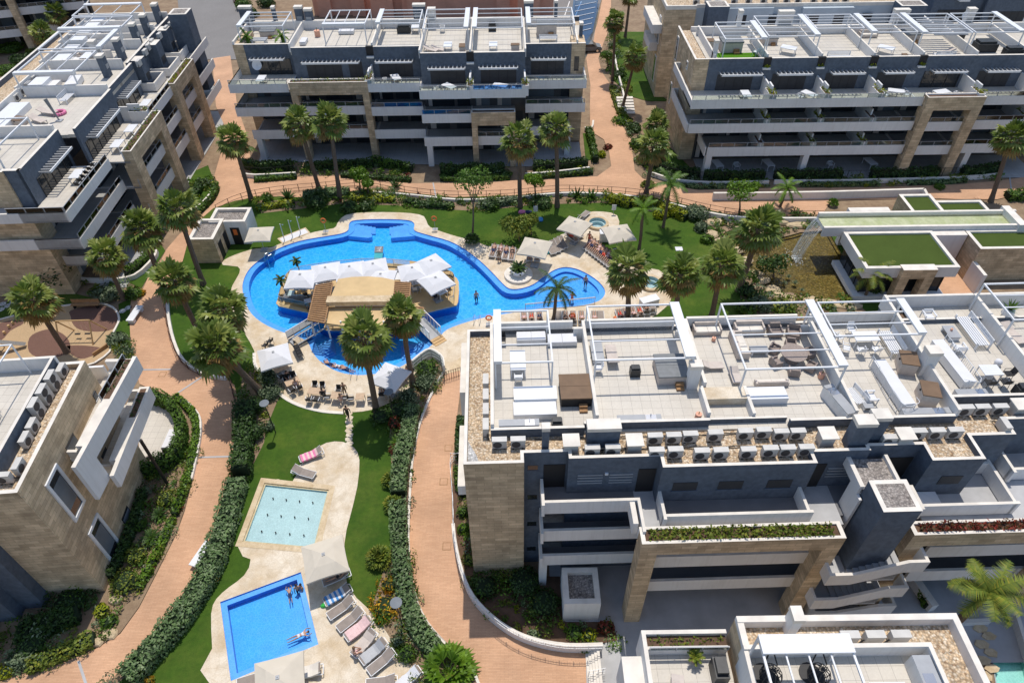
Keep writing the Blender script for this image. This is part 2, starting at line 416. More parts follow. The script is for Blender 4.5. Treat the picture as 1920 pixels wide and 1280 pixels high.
# lawn: one sheet inside the ring of paths
path_in=[(190,1290),(262,1225),(330,1150),(380,1060),(410,990),(430,900),(446,830),(447,760),(440,722),(420,707),(385,703),(345,682),(326,645),(317,600),(313,560),(318,520),(340,500),(352,455),(372,415),(400,391),(440,377),(490,368),(560,370),(640,362),(700,352),(770,362),(850,370),(960,367),(1050,360),(1130,361),(1190,366),(1250,376),(1320,392),(1380,405),(1440,404),(1530,404)]
lawn_far=WL([(1540,560),(1420,600),(1200,620),(905,640),(868,650)])
lawn_poly=WL(path_in)+WL([(1660,404),(1660,580),(1480,602),(1250,640),(900,660),(845,700),(815,740),(790,780),(774,850),(768,930),(765,1000),(768,1060),(778,1120),(800,1170),(832,1207),(858,1230),(880,1252),(900,1290)])
struct(MB().sheet(lawn_poly,0,[h for h in ALLH if h is not aqua]),'lawn','lawn')
# pool terrace of crazy paving
deck=smooth(WL([(418,497),(446,500),(449,512),(436,535),(431,558),(440,592),(460,627),(477,658),(481,690),(510,720),(530,742),(562,759),(605,770),(655,773),(702,767),(742,748),(768,726),(778,700),(828,672),(868,660),(925,650),(1040,640),(1170,612),(1232,590),(1262,556),(1258,528),(1235,506),(1210,504),(1185,500),(1150,478),(1128,458),(1142,440),(1160,428),(1157,404),(1130,397),(1098,399),(1082,415),(1075,432),(1052,440),(1042,452),(1012,472),(960,464),(915,462),(892,452),(858,444),(815,430),(802,421),(795,406),(770,400),(720,398),(662,400),(641,408),(632,420),(626,428),(590,435),(541,450),(512,463),(488,466),(471,468),(440,478),(420,488)]),2)
deck_lane=WL([(834,702),(868,664),(960,664),(960,690),(866,694)])
struct(MB().sheet(deck,.02,[main_pool,tub_a,tub_b]),'pool_terrace','travertine')
kid_rim=WL([(443,1021),(494,898),(626,913),(595,1036)])
low_deck=smooth(WL([(400,1290),(398,1215),(396,1150),(406,1122),(430,1100),(458,1078),(470,1048),(446,1024),(495,900),(546,906),(562,872),(586,846),(612,830),(642,828),(664,839),(674,862),(670,912),(656,970),(646,1018),(651,1096),(690,1140),(722,1180),(752,1232),(780,1290)]),2)
struct(MB().sheet(low_deck,.02,[kids_pool,rect_pool]),'lower_terrace','travertine')
struct(MB().sheet(inset(kids_pool,-.42),.035,[kids_pool]),'splash_pool_rim','coping')
# brick paths
path_out=[(-60,1300),(25,1268),(110,1245),(178,1217),(226,1188),(262,1138),(292,1080),(312,1040),(332,1000),(347,958),(362,900),(374,850),(379,805),(372,775),(345,748),(300,737),(262,720),(246,660),(243,600),(246,560),(268,543),(278,520),(302,488),(312,468),(336,440),(372,408),(404,372),(411,350),(402,330),(415,285),(425,245),(405,200),(398,110),(432,105),(445,200),(462,250),(470,300),(480,338),(560,332),(640,330),(700,338),(770,344),(900,344),(960,339),(1120,331),(1146,312),(1142,285),(1132,262),(1107,246),(1106,200),(1107,160),(1099,110),(1109,75),(1120,45),(1131,-10),(1146,-10),(1145,50),(1132,80),(1122,110),(1128,135),(1145,160),(1150,190),(1166,235),(1183,262),(1190,320),(1205,335),(1240,345),(1310,357),(1440,353),(1640,352),(1800,346),(1876,339),(1990,322),(1990,372),(1920,362),(1870,374),(1800,374),(1740,372),(1560,376),(1540,404)]
struct(MB().sheet(WL(path_out)+WL(path_in)[::-1],.03),'brick_path','pavers')
cpath=[(834,703),(806,750),(786,800),(773,862),(768,930),(765,1000),(768,1060),(778,1120),(800,1170),(832,1207),(858,1230),(880,1252),(900,1300),(1100,1300),(1098,1222),(1060,1222),(1000,1210),(950,1185),(905,1150),(876,1110),(860,1060),(851,1010),(847,960),(847,900),(850,850),(856,790),(862,740),(867,690)]
struct(MB().sheet(WL(cpath),.03),'garden_path','pavers')
struct(MB().sheet(deck_lane,.036),'terrace_ramp','coping')
struct(MB().sheet(WL([(815,668),(880,634),(930,634),(930,664),(868,666),(834,705)]),.028),'terrace_corner','travertine')
# pale drainage strips across the paths
g=MB()
for a,b_ in(((147,1238),(164,1290)),((436,855),(373,857)),((262,693),(320,692)),((388,700),(331,738)),((812,343),(818,372)),((1893,330),(1897,362))):
 A,B=Vector(W(*a,.045)),Vector(W(*b_,.045));g.bar(A,B,.16,.012)
struct(g,'path_channels','slab')
# planting beds (bare soil with mulch)
beds=MB()
BEDS=([(480,375),(560,378),(640,372),(700,352),(780,365),(860,373),(960,371),(1050,364),(1130,365),(1190,370),(1250,380),(1322,396),(1320,415),(1240,400),(1130,380),(1000,384),(900,396),(820,392),(740,385),(640,382),(560,392),(490,400)],[(446,830),(447,760),(455,700),(480,690),(505,715),(525,740),(500,800),(495,830),(470,880),(455,920),(430,990),(400,1060),(350,1150),(290,1220),(210,1290),(170,1290),(262,1225),(330,1150),(380,1060),(410,990),(430,900)],[(742,750),(770,720),(780,700),(828,672),(834,703),(806,750),(786,800),(773,862),(768,930),(765,1000),(768,1060),(778,1120),(800,1170),(832,1207),(858,1230),(880,1252),(900,1300),(775,1300),(752,1232),(705,1160),(700,1130),(722,1060),(745,1000),(735,930),(735,880),(730,820),(735,780)],[(215,1110),(240,960),(262,870),(290,860),(345,800),(352,790),(374,820),(360,900),(345,958),(330,1000),(310,1040),(290,1080),(260,1138),(225,1186),(176,1216),(110,1243),(25,1266),(-40,1290),(-40,1150),(60,1120)],[(1380,405),(1440,404),(1545,404),(1545,432),(1500,436),(1470,444),(1430,449),(1395,447),(1368,432),(1352,440),(1330,420),(1325,396)],[(1356,440),(1362,462),(1386,482),(1408,506),(1428,532),(1452,551),(1482,548),(1520,560),(1601,562),(1640,600),(1400,600),(1385,545),(1395,510),(1340,450)],[(872,1005),(862,960),(855,880),(862,800),(880,760),(900,1000),(980,1060),(1056,1160),(1155,1160),(1160,1205),(1100,1215),(1000,1203),(950,1178),(905,1143),(880,1100)])
for p in BEDS:
 beds.sheet(WL(p),.012)
struct(beds,'planting_beds','soil')
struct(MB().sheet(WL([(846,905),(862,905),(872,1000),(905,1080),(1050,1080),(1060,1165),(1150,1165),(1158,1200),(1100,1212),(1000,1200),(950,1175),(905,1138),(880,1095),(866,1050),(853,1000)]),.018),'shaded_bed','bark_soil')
# grey paved courts by the buildings
struct(MB().sheet([(2.4,26),(2.4,18),(3.6,11),(14,11),(21.3,11),(21.3,17.0),(24.6,17.0),(40,17.0),(40,30)],.016),'entrance_court','slab')
struct(MB().sheet(WL([(258,770),(262,860),(300,862),(336,838),(345,800),(330,770),(290,755),(255,745)]),.05),'garden_terrace','tile')
q_=MB();q_.sheet([(-33,82),(9.5,79.2),(9.5,86),(-34,88)],.014);q_.sheet([(24,75.8),(66,75.2),(66,81),(24,81)],.014);q_.sheet([(-43.5,56),(-40.2,56),(-41.0,97),(-44,97)],.014);struct(q_,'ground_terraces','tile_grey')
# playground
pg=smooth(WL([(-60,620),(0,600),(60,585),(120,574),(180,569),(212,577),(224,598),(214,622),(206,640),(206,660),(150,690),(0,700),(-60,700)]),3)
struct(MB().sheet(pg,.02),'playground_floor','rubber_tan')
r_=MB()
for p in([(133,582),(180,572),(212,580),(221,598),(212,617),(180,622),(150,618),(137,608),(133,594)],[(55,634),(75,621),(100,618),(125,632),(132,655),(112,668),(80,672),(55,660)],[(-50,625),(0,606),(30,600),(45,606),(20,620),(0,640),(-50,660)],[(120,650),(160,648),(195,655),(160,672),(140,668)]):
 r_.sheet(smooth(WL(p),3),.026)
struct(r_,'playground_patches','rubber_brown')
kb=MB()
for i in range(len(pg)):
 kb.bar((*pg[i],.06),(*pg[(i+1)%len(pg)],.06),.18,.12)
struct(kb,'playground_kerb','cap')
# grass round the playground and back gardens
gg=MB()
for p in([(206,600),(224,600),(222,570),(246,560),(243,600),(246,640),(214,650),(210,630)],[(-60,590),(0,570),(100,540),(180,560),(120,572),(0,598),(-60,615)],[(1150,150),(1145,120),(1155,60),(1210,60),(1240,180),(1255,190),(1215,190),(1180,180)],[(1215,290),(1245,265),(1300,320),(1280,345),(1220,330)],[(345,380),(355,325),(390,310),(402,340),(395,370),(365,395)],[(232,525),(250,490),(300,455),(310,470),(280,515),(265,540)],[(1093,250),(1107,250),(1118,300),(1098,300)]):
 gg.sheet(WL(p),.012)
struct(gg,'garden_lawns','lawn')
# far roads
struct(MB().sheet(WL([(330,-25),(440,-25),(470,60),(446,112),(380,112),(340,60)]),.02),'road','asphalt')
struct(MB().sheet(WL([(690,-25),(1135,-25),(1110,60),(1095,110),(1060,110),(700,40)]),.02),'parking_road','asphalt')
mk=MB()
for a,b_ in(((1010,5),(990,45)),((1068,3),(1050,55)),((1090,3),(1075,40)),((960,5),(945,30))):mk.bar(Vector(W(*a,.04)),Vector(W(*b_,.04)),.18,.01)
struct(mk,'road_markings','white')
# ------------------------------------------------------------------ pools
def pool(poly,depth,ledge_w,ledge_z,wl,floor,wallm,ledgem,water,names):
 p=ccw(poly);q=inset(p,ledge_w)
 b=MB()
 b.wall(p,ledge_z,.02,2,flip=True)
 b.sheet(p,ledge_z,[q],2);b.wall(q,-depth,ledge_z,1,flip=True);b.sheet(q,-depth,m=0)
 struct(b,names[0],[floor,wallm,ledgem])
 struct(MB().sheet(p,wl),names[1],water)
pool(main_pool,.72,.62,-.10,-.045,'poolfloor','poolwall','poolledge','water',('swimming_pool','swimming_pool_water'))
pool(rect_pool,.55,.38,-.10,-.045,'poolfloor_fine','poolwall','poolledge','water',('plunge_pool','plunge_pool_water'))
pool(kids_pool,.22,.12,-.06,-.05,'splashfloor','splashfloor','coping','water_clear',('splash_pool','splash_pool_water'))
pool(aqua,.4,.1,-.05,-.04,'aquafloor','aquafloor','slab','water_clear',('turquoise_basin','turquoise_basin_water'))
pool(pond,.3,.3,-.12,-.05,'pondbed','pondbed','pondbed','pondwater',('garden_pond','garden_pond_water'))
# shallow children's end of the main pool, steps and the two sun shelves by the top cove
kidz=smooth(WL([(1006,534),(1023,519),(1043,507),(1062,504),(1086,509),(1112,524),(1128,541),(1127,555),(1112,564),(1080,571),(1020,575),(1004,578)]),2)
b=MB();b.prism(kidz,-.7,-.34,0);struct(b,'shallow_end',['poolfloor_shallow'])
b=MB()
for p in([(656,431),(659,420),(668,416),(697,437),(697,442),(690,444),(650,440)],[(732,437),(762,415),(774,420),(774,432),(782,440),(733,444)]):
 b.prism(WL(p),-.7,-.16,1)
for k in range(5):
 z=-.2-k*.09
 for sx,x0 in((1,668),(-1,764)):
  b.prism(WL([(x0+sx*k*7,417),(x0+sx*(k+1)*7,417),(x0+sx*(k+1)*7,431),(x0+sx*k*7,431)]),-.7,z,1)
struct(b,'pool_steps',['poolwall','poolledge'])
# lower lobe steps under the footbridges
b=MB()
for k in range(4):
 for pts in([(590,640),(622,625),(628,655),(600,668)],[(752,665),(750,640),(800,632),(785,655)]):
  q=WL(pts);c=(sum(p[0]for p in q)/4,sum(p[1]for p in q)/4);s_=1-k*.2
  b.prism([(c[0]+(p[0]-c[0])*s_,c[1]+(p[1]-c[1])*s_)for p in q],-.7,-.6+k*.14,0)
struct(b,'lobe_steps',['poolledge'])
# hot tubs
for c,poly,nm in((tubA,tub_a,'behind the two beige parasols'),(tubB,tub_b,'beside the white cabinet at the lawn corner')):
 t_=thing('hot_tub','round turquoise hot tub with raised stone rim '+nm,'hot tub',(c[0],c[1],0),'hot tubs')
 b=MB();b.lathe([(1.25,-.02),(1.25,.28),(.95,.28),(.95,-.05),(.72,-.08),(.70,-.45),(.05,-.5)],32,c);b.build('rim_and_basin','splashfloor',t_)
 b=MB();b.lathe([(1.28,.02),(1.28,.30),(.97,.31)],32,c);b.f.pop();b.m.pop();b.build('stone_rim','coping',t_)
 b=MB();b.sheet(circle(c,.96),.18);b.build('water','water_clear',t_)
class Fr:
 """facade frame: u along the facade, d out of the wall, z up"""
 def __init__(s,o,u,n):s.o=o;s.u=u;s.n=n;s.flip=(u[0]*n[1]-u[1]*n[0])<0
 def p(s,u,d,z=0):return(s.o[0]+u*s.u[0]+d*s.n[0],s.o[1]+u*s.u[1]+d*s.n[1],z)
 def ang(s):return math.atan2(s.u[1],s.u[0])
def fb(mb,F,name,mats,par,smooth_=False):
 if F:
  mb.v=[F.p(*v)for v in mb.v]
  if F.flip:mb.f=[f[::-1]for f in mb.f]
 return mb.build(name,mats,par,smooth_)
def leaves_box(mb,x0,x1,y0,y1,z0,z1,n,s,m=0,rng=random):
 for _ in range(n):
  c=Vector((rng.uniform(x0,x1),rng.uniform(y0,y1),rng.uniform(z0,z1)))
  leaf(mb,c,s*rng.uniform(.6,1.3),m)
def leaf(mb,c,s,m=0,nrm=None):
 a=Vector((random.gauss(0,1),random.gauss(0,1),random.gauss(0,1)))
 if nrm is not None:a=a*.55+nrm
 a.normalize();t_=a.orthogonal().normalized();t_.rotate(Matrix.Rotation(random.uniform(0,6.28),3,a));b_=a.cross(t_)
 w=s*.5
 mb.add([c-t_*s,c+b_*w,c+t_*s,c-b_*w],[(0,1,2,3)],m)
LV={3:(9.0,10.05),2:(5.95,7.1),1:(2.85,4.05)}
def rail(root,F,u0,u1,d,z,h=.5,mat='glass',along='u',dd=0):
 """glass sheet with steel posts; along u at depth d, or along d at u0 from d to dd"""
 g=MB();p_=MB()
 if along=='u':
  g.box(u0,u1,d-.01,d+.01,z,z+h)
  k=max(1,round((u1-u0)/1.5))
  for i in range(k+1):x=u0+(u1-u0)*i/k;p_.box(x-.03,x+.03,d-.04,d+.04,z,z+h+.03)
  p_.box(u0,u1,d-.03,d+.03,z+h,z+h+.04)
 else:
  g.box(u0-.01,u0+.01,d,dd,z,z+h)
  k=max(1,round(abs(dd-d)/1.5))
  for i in range(k+1):y=d+(dd-d)*i/k;p_.box(u0-.04,u0+.04,y-.03,y+.03,z,z+h+.03)
  p_.box(u0-.03,u0+.03,d,dd,z+h,z+h+.04)
 r=fb(p_,F,'railing','greymetal',root);o=fb(g,F,'glass_panel',mat,r);return r
def awning(root,F,a0,a1,w,z=11.5,out=1.15):
 b=MB()
 b.box(a0,a1,w+out-.12,w+out,z-.14,z+.06,1);b.box(a0,a0+.1,w,w+out,z-.12,z+.04,0);b.box(a1-.1,a1,w,w+out,z-.12,z+.04,0)
 n=max(3,round((a1-a0)/.52))
 for i in range(1,n):x=a0+(a1-a0)*i/n;b.box(x-.07,x+.07,w+.02,w+out-.12,z-.1,z+.05,0)
 return fb(b,F,'louvre_awning',['greymetal','whitemetal'],root)
def wplants(root,F,u0,u1,d0,d1,z,mat,dens=26,s=.2,h=.3,name='plants'):
 b=MB();n=int((u1-u0)*abs(d1-d0)*dens)+6
 leaves_box(b,u0,u1,min(d0,d1),max(d0,d1),z,z+h,n,s)
 return fb(b,F,name,mat,root)
def facade_B(root,F,segs,roofd=9.5,rooftop=True):
 for k,s in enumerate(segs):
  u0,u1,w=s['u0'],s['u1'],s['w'];stone=s.get('kind')=='stone'
  b=MB();b.box(u0,u1,w-.3,w,8.9,13.0,0,1)
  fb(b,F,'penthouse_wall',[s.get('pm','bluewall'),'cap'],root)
  for a0,a1 in s.get('aw',()):awning(root,F,a0,a1,w)
  for a0,a1 in s.get('sh',()):
   b=MB();b.box(a0,a1,w,w+.03,9.2,11.15,0);n=max(2,round((a1-a0)/1.1))
   for i in range(1,n):x=a0+(a1-a0)*i/n;b.box(x-.025,x+.025,w+.03,w+.045,9.2,11.15,1)
   fb(b,F,'window_shutter',['shutter','black'],root)
  for a0,a1 in s.get('gl',()):
   b=MB();b.box(a0,a1,w,w+.03,9.2,11.2,0)
   n=max(2,round((a1-a0)/1.3))
   for i in range(n+1):x=a0+(a1-a0)*i/n;b.box(x-.05,x+.05,w+.03,w+.07,9.2,11.2,1)
   fb(b,F,'sliding_window',['darkglass','blackmetal'],root)
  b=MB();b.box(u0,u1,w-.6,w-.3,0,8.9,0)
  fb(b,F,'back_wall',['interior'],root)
  wn=MB()
  for z0 in(.15,3.15,6.2):
   x=u0+.4
   while x+1.2<u1:
    L_=random.choice((1.8,2.6,3.4));L_=min(L_,u1-.3-x)
    wn.box(x,x+L_,w-.3,w-.26,z0,z0+2.25,random.choice((0,0,1,2)))
    if random.random()<.5:wn.box(x+.1,x+random.uniform(.4,.9),w-.26,w-.2,z0+.05,z0+2.2,3)
    x+=L_+random.choice((.4,.9))
  fb(wn,F,'window',['darkglass','shutter','blind','cushion'],root)
  for lv,(zs,zt)in LV.items():
   bd=s.get('b%d'%lv,s['b']);x0,x1=s.get('x%d'%lv,(u0,u1))
   if bd is None:continue
   b=MB();b.box(x0,x1,w-.3 if lv<3 else w,bd-.15,zs+.02,zs+.2,0,1);fb(b,F,'floor_slab',['slab','tile_grey' if lv<3 else 'tile'],root)
   st=s.get('stone_lv')if stone else None
   if stone and lv==(st or 3):
    b=MB();zt2=zt+.3
    b.box(x0,x1,bd-.75,bd+.35,zs-.25,zs+.35,0);b.box(x0,x1,bd+.2,bd+.35,zs+.35,zt2,0,1)
    b.box(x0,x1,bd-.75,bd-.6,zs+.35,zt2,2,1);b.box(x0,x0+.15,bd-.6,bd+.2,zs+.35,zt2,0,1);b.box(x1-.15,x1,bd-.6,bd+.2,zs+.35,zt2,0,1)
    b.box(x0+.15,x1-.15,bd-.6,bd+.2,zs+.35,zt2-.15,3)
    fb(b,F,'stone_planter_beam',['stone','cap','white','bark_soil'],root)
    if s.get('plants'):wplants(root,F,x0+.2,x1-.2,bd-.55,bd+.15,zt2-.1,s['plants'],30,.13,.3,'planter_plants')
    lw=s.get('leg',1.0)
    for a in(x0,x1-lw):
     b=MB();b.box(a,a+lw,bd-.95,bd+.35,0,zs-.25,0);fb(b,F,'stone_leg','stone',root)
   else:
    b=MB();dd=bd-(.12 if stone else 0)
    b.box(x0,x1,dd-.16,dd,zs,zt,0,1)
    if s.get('endL',1):b.box(x0,x0+.16,w-.3,dd-.16,zs,zt if x0<u0+.01 and s.get('capL')else zs+.25,0,1)
    b.box(x1-.16,x1,w-.3,dd-.16,zs,zs+.25,0)
    fb(b,F,'balcony_band',['white','cap'],root)
    if s.get('rail',1)and not(lv==1 and s.get('norail1')):
     rail(root,F,x0+.1,x1-.1,dd-.1,zt,.5,'glass_blue' if lv in s.get('bluegl',())else 'glass')
  for u,lvls in s.get('div',()):
   for lv in lvls:
    zs,zt=LV[lv];bd=s.get('b%d'%lv,s['b'])
    b=MB();b.box(u-.09,u+.09,w-.3,bd-2.2,zs+.2,zs+2.9 if lv<3 else zs+1.9,0)
    b.box(u-.4,u+.4,bd-2.2,bd-.1,zs+.2,zt+.42,0,0);b.box(u-.3,u+.3,bd-2.1,bd-.2,zt+.42,zt+.425,1)
    b.box(u-.09,u+.09,bd-2.2,bd-.9,zt+.42,zt+1.15,0)
    dv=fb(b,F,'divider_planter',['white','bark_soil'],root)
    if lv==3 or random.random()<.6:wplants(dv,F,u-.42,u+.42,bd-2.1,bd-.15,zt+.4,s.get('dplant','leaf_olive'),40,.14,.38)
  for u,dd in s.get('col',()):
   b=MB();b.box(u-.35,u+.35,dd-.9,dd,0,2.85);fb(b,F,'column','white',root)
def roof_terrace(root,F,u0,u1,d0,d1,walls,zf=12.35,floor='tile',zt=13.35):
 """d0 back (negative), d1 front; walls: list of (u, da, db) dividers"""
 b=MB();b.box(u0,u1,d0,d1,12.0,zf);fb(b,F,'roof_terrace',floor,root)
 for u,a,c in walls:
  b=MB();b.box(u-.1,u+.1,a,c,zf,zt,0,1);fb(b,F,'terrace_wall',['white','cap'],root)
def crosswall(root,F,u0,u1,d,zt=13.35,z0=12.0,m='white'):
 b=MB();b.box(u0,u1,d-.1,d+.1,z0,zt,0,1);return fb(b,F,'terrace_wall',[m,'cap'],root)
def chimney(root,F,u0,u1,d0,d1,z0,z1,m='bluewall'):
 b=MB();b.box(u0,u1,d0,d1,z0,z1-.28,0)
 b.box(u0-.04,u1+.04,d0-.04,d1+.04,z1-.28,z1,1)
 if u1-u0>.7:b.box(u0+.15,u1-.15,d1,d1+.03,z0+1.0,z0+1.5,2)
 return fb(b,F,'chimney',[m,'cap','greymetal'],root)
PERG=[]
def pergola(F,u0,u1,d0,d1,label,zf=12.35,zt=14.75,cass='u1',raft=3,along='u',wide=.42,group='white roof pergolas',th=.1):
 """steel frame: posts, ring beam, thin rafters and a broad awning cassette on one side"""
 if d0>d1:d0,d1=d1,d0
 r=thing('roof_pergola',label,'pergola',F.p((u0+u1)/2,(d0+d1)/2,zf),group)
 h=th/2
 for u in(u0,u1):
  for d in(d0,d1):
   b=MB();b.box(u-h,u+h,d-h,d+h,zf,zt-th);fb(b,F,'post','whitemetal',r)
 b=MB()
 b.box(u0-h,u1+h,d0-h,d0+h,zt-th,zt);b.box(u0-h,u1+h,d1-h,d1+h,zt-th,zt)
 b.box(u0-h,u0+h,d0+h,d1-h,zt-th,zt);b.box(u1-h,u1+h,d0+h,d1-h,zt-th,zt)
 fb(b,F,'frame','whitemetal',r)
 b=MB()
 for i in range(1,raft+1):
  t_=i/(raft+1)
  if along=='u':d=d0+(d1-d0)*t_;b.box(u0+h,u1-h,d-.035,d+.035,zt-.085,zt-.015)
  else:u=u0+(u1-u0)*t_;b.box(u-.035,u+.035,d0+h,d1-h,zt-.085,zt-.015)
 if raft:fb(b,F,'rafters','whitemetal',r)
 if cass:
  b=MB();z0,z1=zt+.003,zt+.14
  if cass=='u1':b.box(u1-wide,u1+.08,d0-.05,d1+.05,z0,z1)
  if cass=='u0':b.box(u0-.08,u0+wide,d0-.05,d1+.05,z0,z1)
  if cass=='d1':b.box(u0-.05,u1+.05,d1-wide,d1+.08,z0,z1)
  if cass=='d0':b.box(u0-.05,u1+.05,d0-.08,d0+wide,z0,z1)
  fb(b,F,'awning_cassette','whitemetal',r)
 return r
MBo=(-2.9,23.6);_a=math.radians(1.0)
FM=Fr(MBo,(math.cos(_a),math.sin(_a)),(-math.sin(_a),math.cos(_a)))
main=thing('apartment_building','long blue-grey block with gravel roof strip, tiled roof terraces and stone tower in right foreground','apartment building',(*MBo,0))
foot=[(3.5,.7),(6.1,.7),(6.1,.2),(11.4,.2),(11.4,-.6),(20.3,-.6),(20.3,.2),(23.7,.2),(23.7,.5),(26.9,.5),(26.9,-.65),(30,-.65),(30,1.05),(32.7,1.05),(32.7,2.2),(48,2.2),(48,11.3),(3.5,11.3)]
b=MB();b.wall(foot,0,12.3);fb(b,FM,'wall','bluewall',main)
b=MB();st=[(0,0),(3.5,0),(3.5,1.6),(1.7,1.6),(1.7,11.4),(0,11.4)];b.wall(st,0,12.3);fb(b,FM,'stone_tower','stone',main)
b=MB();rf=[(0.2,.2),(3.3,.2),(3.3,.9),(6.3,.9),(6.3,.4),(11.6,.4),(11.6,-.4),(20.1,-.4),(20.1,.4),(23.5,.4),(23.5,.7),(27.1,.7),(27.1,-.45),(29.8,-.45),(29.8,1.25),(32.5,1.25),(32.5,2.4),(47.8,2.4),(47.8,11.2),(.2,11.2)]
b.sheet(rf,12.25);fb(b,FM,'gravel_roof','gravel',main)
outer=[(0,0),(3.5,0),(3.5,.7),(6.1,.7),(6.1,.2),(11.4,.2),(11.4,-.6),(20.3,-.6),(20.3,.2),(23.7,.2),(23.7,.5),(26.9,.5),(26.9,-.65),(30,-.65),(30,1.05),(32.7,1.05),(32.7,2.2),(48,2.2),(48,11.4),(0,11.4)]
b=MB();b.sheet(outer,12.7,[rf],1);b.wall(outer,12.3,12.7,0);b.wall(rf,12.25,12.7,2,flip=True);fb(b,FM,'parapet',['bluewall','cap','bluewall'],main)
b=MB();b.wall([(0,11.4),(0,0),(3.5,0),(3.5,.7)],12.2,12.695,closed=False);b.v=[(x-.004 if x<1 else x+.004,y-.004,z)for x,y,z in b.v];fb(b,FM,'parapet_face','stone',main)
b=MB();b.sheet([(.22,.25),(.9,.25),(.75,.9),(.5,1.4),(.22,2.0)],12.262);fb(b,FM,'pebble_patch','pebble_white',main)
b=MB();b.box(-.4,-.02,6,10.6,9.9,12.2,0,1);b.box(-.5,-.02,.3,5,9.2,10.1,0,1);fb(b,FM,'side_ledge',['white','cap'],main)
for z in(1.6,4.8,7.9,11.0):
 b=MB();b.box(3.75,4.35,.68,.72,z,z+.45,0);b.box(3.7,4.4,.66,.74,z-.05,z,1);fb(b,FM,'small_window',['darkglass','bluewall'],main)
for x in(12.3,15.0,17.9):
 b=MB();b.box(x-.05,x+1.4,-.63,-.605,10.35,11.15,0);b.box(x-.1,x+1.45,-.68,-.6,10.25,10.35,1);fb(b,FM,'window',['shutter','bluewall'],main)
b=MB();b.box(28.1,29.4,-.68,-.655,10.3,11.1);fb(b,FM,'window','shutter',main)
for x0,x1,v in((4.7,6.0,.66),(10.3,11.35,.16),(20.5,21.5,.16),(24.4,26.8,.46)):
 b=MB();b.box(x0,x1,v,v+.06,9.2,11.5);fb(b,FM,'doorway','black',main)
for x0,x1 in((6.7,8.2),(8.6,10.0),(21.7,23.4)):
 b=MB()
 for zz in(10.2,10.45,10.75,11.0):b.box(x0,x1,.14,.19,zz,zz+.06)
 fb(b,FM,'vent_louvre','greymetal',main)
b=MB();b.box(8.3,8.5,.08,.19,11.1,11.25);fb(b,FM,'wall_light','whitemetal',main)
# access gallery: white parapets, floors
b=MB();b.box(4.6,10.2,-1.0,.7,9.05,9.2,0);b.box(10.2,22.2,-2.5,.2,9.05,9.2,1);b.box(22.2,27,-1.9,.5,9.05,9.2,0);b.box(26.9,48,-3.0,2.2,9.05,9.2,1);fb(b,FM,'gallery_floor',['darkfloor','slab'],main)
def par(pts,z0,z1,th=.18,m='white',name='gallery_parapet'):
 b=MB()
 for(x0,y0),(x1,y1)in zip(pts,pts[1:]):
  e=Vector((x1-x0,y1-y0)).normalized();n=Vector((-e.y,e.x))*th
  b.prism([(x0,y0),(x1+e.x*th*.98,y1+e.y*th*.98),(x1+e.x*th*.98+n.x,y1+e.y*th*.98+n.y),(x0+n.x,y0+n.y)],z0,z1,0,1)
  z1-=.003
 return fb(b,FM,name,[m,'cap'],main)
par([(4.5,.6),(4.5,-1.1),(10.15,-1.1),(10.15,-3.0)],9.0,10.2)
for z0,z1 in((5.85,7.05),(2.8,4.0)):
 par([(4.5,.6),(4.5,-1.1),(10.7,-1.1),(10.7,-3.1)],z0,z1)
 par([(11.0,-3.05),(20.9,-3.05)],z0-.1,z1-.05)
 par([(28.0,-2.95),(34.8,-2.95),(44,-2.95)],z0-.05,z1)
 b=MB();b.box(4.7,10.85,-.9,.1,z0,z0+.2,0);b.box(10.9,22,-2.85,.1,z0,z0+.2,0);b.box(28,44,-2.8,2.2,z0,z0+.2);fb(b,FM,'gallery_floor','darkfloor',main)
b=MB();b.box(4.5,5.0,-1.1,-.5,0,2.8);fb(b,FM,'column','white',main)
def stone_frame(x0,x1,v0,v1,plants,cap=10.0):
 b=MB();b.box(x0,x1,v0,v0+.18,8.75,cap,0,1);b.box(x0,x1,v1-.18,v1,9.2,cap,2,1)
 b.box(x0,x0+.25,v0+.18,v1-.18,8.75,cap,0,1);b.box(x1-.25,x1,v0+.18,v1-.18,8.75,cap,0,1)
 b.box(x0+.25,x1-.25,v0+.18,v1-.18,9.0,cap-.12,3)
 r=fb(b,FM,'stone_planter_beam',['stone','cap','white','bark_soil'],main)
 wplants(r,FM,x0+.5,x1-.6,v0+.15,v1-.15,cap-.12,plants,150,.12,.36,'planter_plants')
 for a in(x0,x1-1.0):
  b=MB();b.box(a,a+1.0,v0,v1-.1,0,8.75);fb(b,FM,'stone_leg','stone',main)
stone_frame(10.0,21.6,-3.85,-2.75,'leaf_olive')
par([(10.0,-2.6),(10.0,-1.2)],9.0,10.1,.3)
stone_frame(25.5,36.2,-3.8,-2.9,'leaf_red')
par([(11.45,-.62),(11.45,-2.35),(20.0,-2.35),(20.0,-.62)],9.25,10.35)
b=MB();b.box(11.6,20,-2.3,-.62,9.25,9.3);fb(b,FM,'light_well_floor','darkfloor',main)
par([(26.5,-.66),(26.5,-2.15),(32.2,-2.15),(32.2,.9),(30.2,.9)],9.25,10.3)
par([(33.2,2.1),(33.2,.2),(36,.2)],9.25,10.3)
b=MB();b.box(27.0,28.3,-2.1,-.7,9.25,9.6);fb(b,FM,'white_plinth','white',main)
